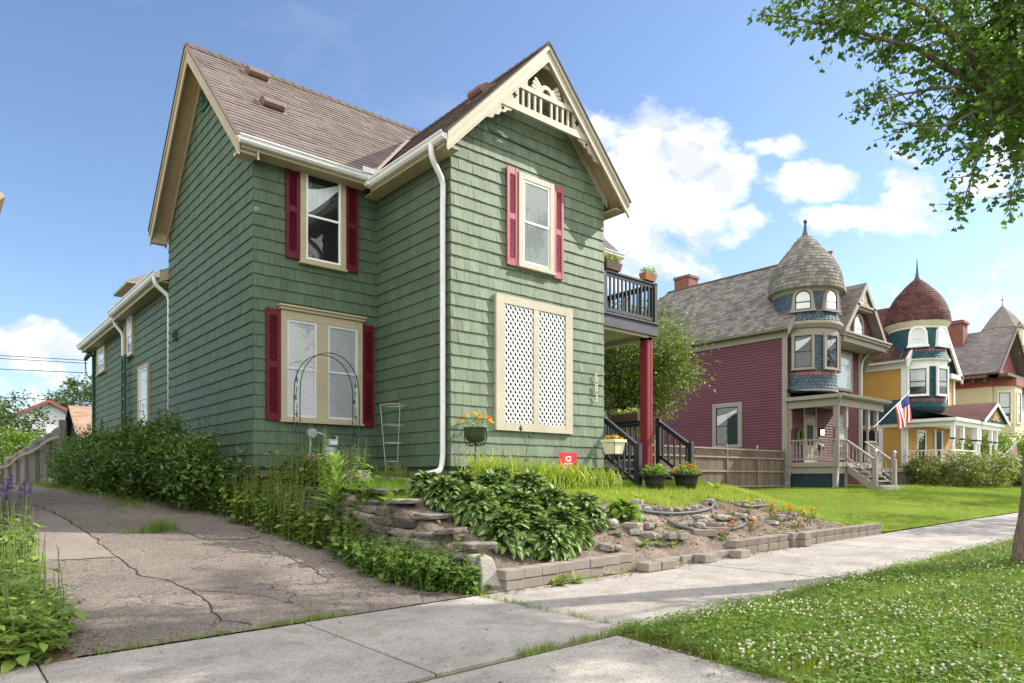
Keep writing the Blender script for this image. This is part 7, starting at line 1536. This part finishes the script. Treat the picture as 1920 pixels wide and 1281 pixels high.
# metal garden ornaments
t = thing('garden_ornament', 'silver wire heart on a stake beside the white downspout', 'ornament', (6.72, 9.15, 1.1)); P = []
for i in range(25): a = 2 * PI * i / 24; P.append((6.72 + .075 * (16 * math.sin(a) ** 3) / 16, 9.15, 1.74 + .075 * (13 * math.cos(a) - 5 * math.cos(2 * a) - 2 * math.cos(3 * a) - math.cos(4 * a)) / 15))
mb = MB(); mb.tube(P, .006, 5, cap=False); mb.tube([(p[0] * .5 + 6.72 * .5, p[1], p[2] * .5 + 1.74 * .5) for p in P], .005, 5, cap=False); mb.build('heart', 'wire', t); mb = MB(); mb.tube([(6.72, 9.15, 1.0), (6.72, 9.15, 1.67)], .006, 5); mb.build('stake', 'wire', t)
t = thing('garden_ornament', 'curled dark metal ornament on a stake left of the wire heart', 'ornament', (6.56, 9.2, 1.1)); mb = MB()
for s_ in (1, -1): mb.tube([(6.56 + s_ * (.09 * k / 20) * math.cos(k * .45), 9.2, 1.66 + (.09 * k / 20) * math.sin(k * .45)) for k in range(3, 21)], .006, 5)
mb.build('scroll', 'wire', t); mb = MB(); mb.tube([(6.56, 9.2, 1.0), (6.56, 9.2, 1.66)], .006, 5); mb.build('stake', 'iron_black', t)
t = thing('garden_ornament', 'thin rusty wire ornament with dark buds before the lattice panel', 'ornament', (7.98, 9.1, 1.1)); mb = MB(); mb.tube([(8.0, 9.1, 1.1), (8.02, 9.1, 1.9), (7.9, 9.1, 2.12)], .005, 5); mb.tube([(8.02, 9.1, 1.7), (8.1, 9.1, 2.02)], .004, 5); mb.build('stake', 'stem_dark', t)
mb = MB(); mb.lathe([(0, -.05), (.035, .0), (0, .08)], (7.89, 9.1, 2.16), 8); mb.lathe([(0, -.03), (.03, .0), (0, .05)], (8.1, 9.1, 2.04), 8); mb.lathe([(0, -.03), (.05, .0), (0, .03)], (8.02, 9.1, 1.62), 8); mb.build('bud', 'stem_dark', t)
t = thing('plant_hook', 'black iron hook reaching in from the left edge', 'hook', (.36, 8.5, .4)); mb = MB(); mb.tube([(.2, 8.45, .2), (.2, 8.45, .78), (.3, 8.45, .86), (.62, 8.45, .86), (.64, 8.45, .83)], .012, 6); mb.tube([(.45, 8.45, .86), (.42, 8.45, .80), (.46, 8.45, .76)], .01, 6); mb.build('rod', 'iron_black', t)
# ------------------------------------------------------------------ sky, sun, camera
YAW = math.radians(40.2); SUN = Vector((.755, -.290, .588)).normalized()
w = bpy.data.worlds.new('World'); bpy.context.scene.world = w; w.use_nodes = True; nt = w.node_tree
for n in list(nt.nodes): nt.nodes.remove(n)
out = N(nt, 'ShaderNodeOutputWorld'); bg = N(nt, 'ShaderNodeBackground'); bg.inputs['Strength'].default_value = SKY_STR
sky = N(nt, 'ShaderNodeTexSky', sky_type='NISHITA', sun_disc=False); sky.sun_elevation = math.asin(SUN.z); sky.sun_rotation = math.atan2(SUN.x, SUN.y)
sky.air_density = 1.; sky.dust_density = .6; sky.ozone_density = 1.6; sky.altitude = 200
tc = N(nt, 'ShaderNodeTexCoord')
def dot(v):
    d = N(nt, 'ShaderNodeVectorMath', operation='DOT_PRODUCT'); nt.links.new(tc.outputs['Generated'], d.inputs[0]); d.inputs[1].default_value = v; return d.outputs['Value']
fw = dot((math.sin(YAW), math.cos(YAW), 0)); rt = dot((math.cos(YAW), -math.sin(YAW), 0)); up = dot((0, 0, 1))
fwc = mathn(nt, 'MAXIMUM', fw, .05)
cv = N(nt, 'ShaderNodeCombineXYZ'); nt.links.new(mathn(nt, 'DIVIDE', rt, fwc), cv.inputs[0]); nt.links.new(mathn(nt, 'DIVIDE', up, fwc), cv.inputs[1])
def wn(scale, det, rough=.55, off=0.):
    mp = N(nt, 'ShaderNodeMapping'); mp.inputs['Location'].default_value = (off, off * .7, 0); mp.inputs['Scale'].default_value = (1, 1.25, 1); nt.links.new(cv.outputs[0], mp.inputs[0])
    n = N(nt, 'ShaderNodeTexNoise'); n.inputs['Scale'].default_value = scale; n.inputs['Detail'].default_value = det; n.inputs['Roughness'].default_value = rough; nt.links.new(mp.outputs[0], n.inputs['Vector']); return n
n1 = wn(9, 7, .58); 
dv = N(nt, 'ShaderNodeVectorMath', operation='SUBTRACT'); nt.links.new(n1.outputs['Color'], dv.inputs[0]); dv.inputs[1].default_value = (.5, .5, .5)
sc_ = N(nt, 'ShaderNodeVectorMath', operation='MULTIPLY_ADD'); sc_.inputs[1].default_value = (.15, .12, 0); nt.links.new(dv.outputs[0], sc_.inputs[0]); nt.links.new(cv.outputs[0], sc_.inputs[2])
BLOBS = [(1215, 290, 105, 125, 1), (1300, 285, 85, 105, 1), (1185, 380, 120, 110, 1), (1300, 380, 120, 80, 1), (1370, 340, 80, 60, .9), (1452, 272, 90, 34, .9), (1215, 480, 110, 70, .8), (1130, 430, 90, 110, 1), (1405, 412, 85, 32, .7), (1120, 260, 60, 60, .8),
         (1520, 338, 95, 42, .9), (1712, 303, 50, 20, .7), (1705, 365, 95, 55, .9), (1610, 405, 135, 48, .9), (1880, 275, 70, 50, .9), (1850, 340, 80, 45, .6), (1690, 435, 140, 40, .3), (1290, 500, 60, 30, .5),
         (60, 645, 95, 60, 1), (130, 655, 80, 45, .9), (10, 665, 80, 55, 1), (70, 690, 200, 40, .6), (100, 760, 160, 30, .5), (1800, 600, 260, 90, .2), (1890, 505, 60, 25, .5), (1560, 560, 160, 60, .08), (-300, 500, 220, 120, .9), (2300, 420, 200, 120, .8)]
acc = None
for bx, by, rx, ry, k in BLOBS:
    s1 = N(nt, 'ShaderNodeVectorMath', operation='SUBTRACT'); nt.links.new(sc_.outputs[0], s1.inputs[0]); s1.inputs[1].default_value = ((bx - 960) / 1300, (897 - by) / 1300, 0)
    s2 = N(nt, 'ShaderNodeVectorMath', operation='MULTIPLY'); nt.links.new(s1.outputs[0], s2.inputs[0]); s2.inputs[1].default_value = (1300 / rx, 1300 / ry, 0)
    s3 = N(nt, 'ShaderNodeVectorMath', operation='LENGTH'); nt.links.new(s2.outputs[0], s3.inputs[0])
    m_ = mathn(nt, 'MULTIPLY', mathn(nt, 'SUBTRACT', .93, s3.outputs['Value']), k)
    acc = m_ if acc is None else mathn(nt, 'MAXIMUM', acc, m_)
den = mathn(nt, 'ADD', acc, mathn(nt, 'MULTIPLY', mathn(nt, 'SUBTRACT', wn(22, 6, .6, 3.).outputs[0], .5), .9))
mask = ramp(nt, den, [(.05, (0, 0, 0)), (.34, (.62,) * 3), (.62, (1, 1, 1))])
veil = ramp(nt, wn(3.2, 5, .6, 7.).outputs[0], [(.55, (0, 0, 0)), (.85, (.18,) * 3)])
mask = mixc(nt, 1., mask, veil, 'LIGHTEN')
mask = mixc(nt, 1., mask, ramp(nt, fw, [(.05, (0, 0, 0)), (.2, (1, 1, 1))]), 'MULTIPLY')
# fill light: bright broken cloud added in the unseen sky behind and above camera
bn = N(nt, 'ShaderNodeTexNoise'); bn.inputs['Scale'].default_value = 2.6; bn.inputs['Detail'].default_value = 7; bn.inputs['Roughness'].default_value = .6; nt.links.new(tc.outputs['Generated'], bn.inputs['Vector'])
back = mixc(nt, 1., ramp(nt, bn.outputs[0], [(.36, (0, 0, 0)), (.52, (1, 1, 1))]), ramp(nt, mathn(nt, 'ADD', fw, mathn(nt, 'MULTIPLY', mathn(nt, 'MAXIMUM', mathn(nt, 'SUBTRACT', up, .55), 0), -1.2)), [(0., (1, 1, 1)), (.16, (0, 0, 0))]), 'MULTIPLY')
mask = mixc(nt, 1., mask, back, 'LIGHTEN')
na = wn(11, 6, .55, 5.).outputs[0]; nb = wn(11, 6, .55, 5.).outputs[0]; nb.node.inputs['Vector'].links[0].from_node.inputs['Location'].default_value = (5.0 + .022, 3.5 + .03, 0)
relief = mathn(nt, 'ADD', .5, mathn(nt, 'MULTIPLY', mathn(nt, 'SUBTRACT', na, nb), 3.6))
shade = ramp(nt, relief, [(.22, (.66, .70, .78)), (.48, (.93, .94, .96)), (.7, (1.06, 1.05, 1.03))])
cl = N(nt, 'ShaderNodeVectorMath', operation='SCALE'); cl.inputs['Scale'].default_value = CLOUD; nt.links.new(shade, cl.inputs[0])
tint = N(nt, 'ShaderNodeVectorMath', operation='MULTIPLY'); nt.links.new(sky.outputs[0], tint.inputs[0]); tint.inputs[1].default_value = SKY_TINT
base = tint.outputs[0]
cl2 = mixc(nt, back, cl.outputs[0], tuple(CLOUD * BACK_FILL * k for k in (1., .985, .96)))
mx = mixc(nt, mask, base, cl2)
nt.links.new(mx, bg.inputs[0]); nt.links.new(bg.outputs[0], out.inputs[0])
ld = bpy.data.lights.new('sun', 'SUN'); ld.energy = SUN_STR; ld.angle = math.radians(.55); ld.color = (1., .945, .865)
lo = bpy.data.objects.new('sun', ld); C.objects.link(lo); lo.rotation_euler = SUN.to_track_quat('Z', 'Y').to_euler(); lo.location = (20, -10, 30)
cd = bpy.data.cameras.new('camera'); cam = bpy.data.objects.new('camera', cd); C.objects.link(cam)
cam.location = (0, 0, 1.3); cam.rotation_euler = (PI / 2, 0, -YAW); cd.sensor_width = 36; cd.lens = 36 * 1300 / 1920; cd.shift_y = (897 - 640.5) / 1920; cd.clip_end = 3000; cd.clip_start = .05
sc0 = bpy.context.scene; sc0.camera = cam
sc0.view_settings.view_transform = 'Standard'; sc0.view_settings.look = 'None'; sc0.view_settings.gamma = 1; sc0.view_settings.use_curve_mapping = False; sc0.view_settings.exposure = EXPO
sc0.cycles.max_bounces = 8; sc0.cycles.transparent_max_bounces = 12; sc0.cycles.use_denoising = True; sc0.cycles.sample_clamp_indirect = 4
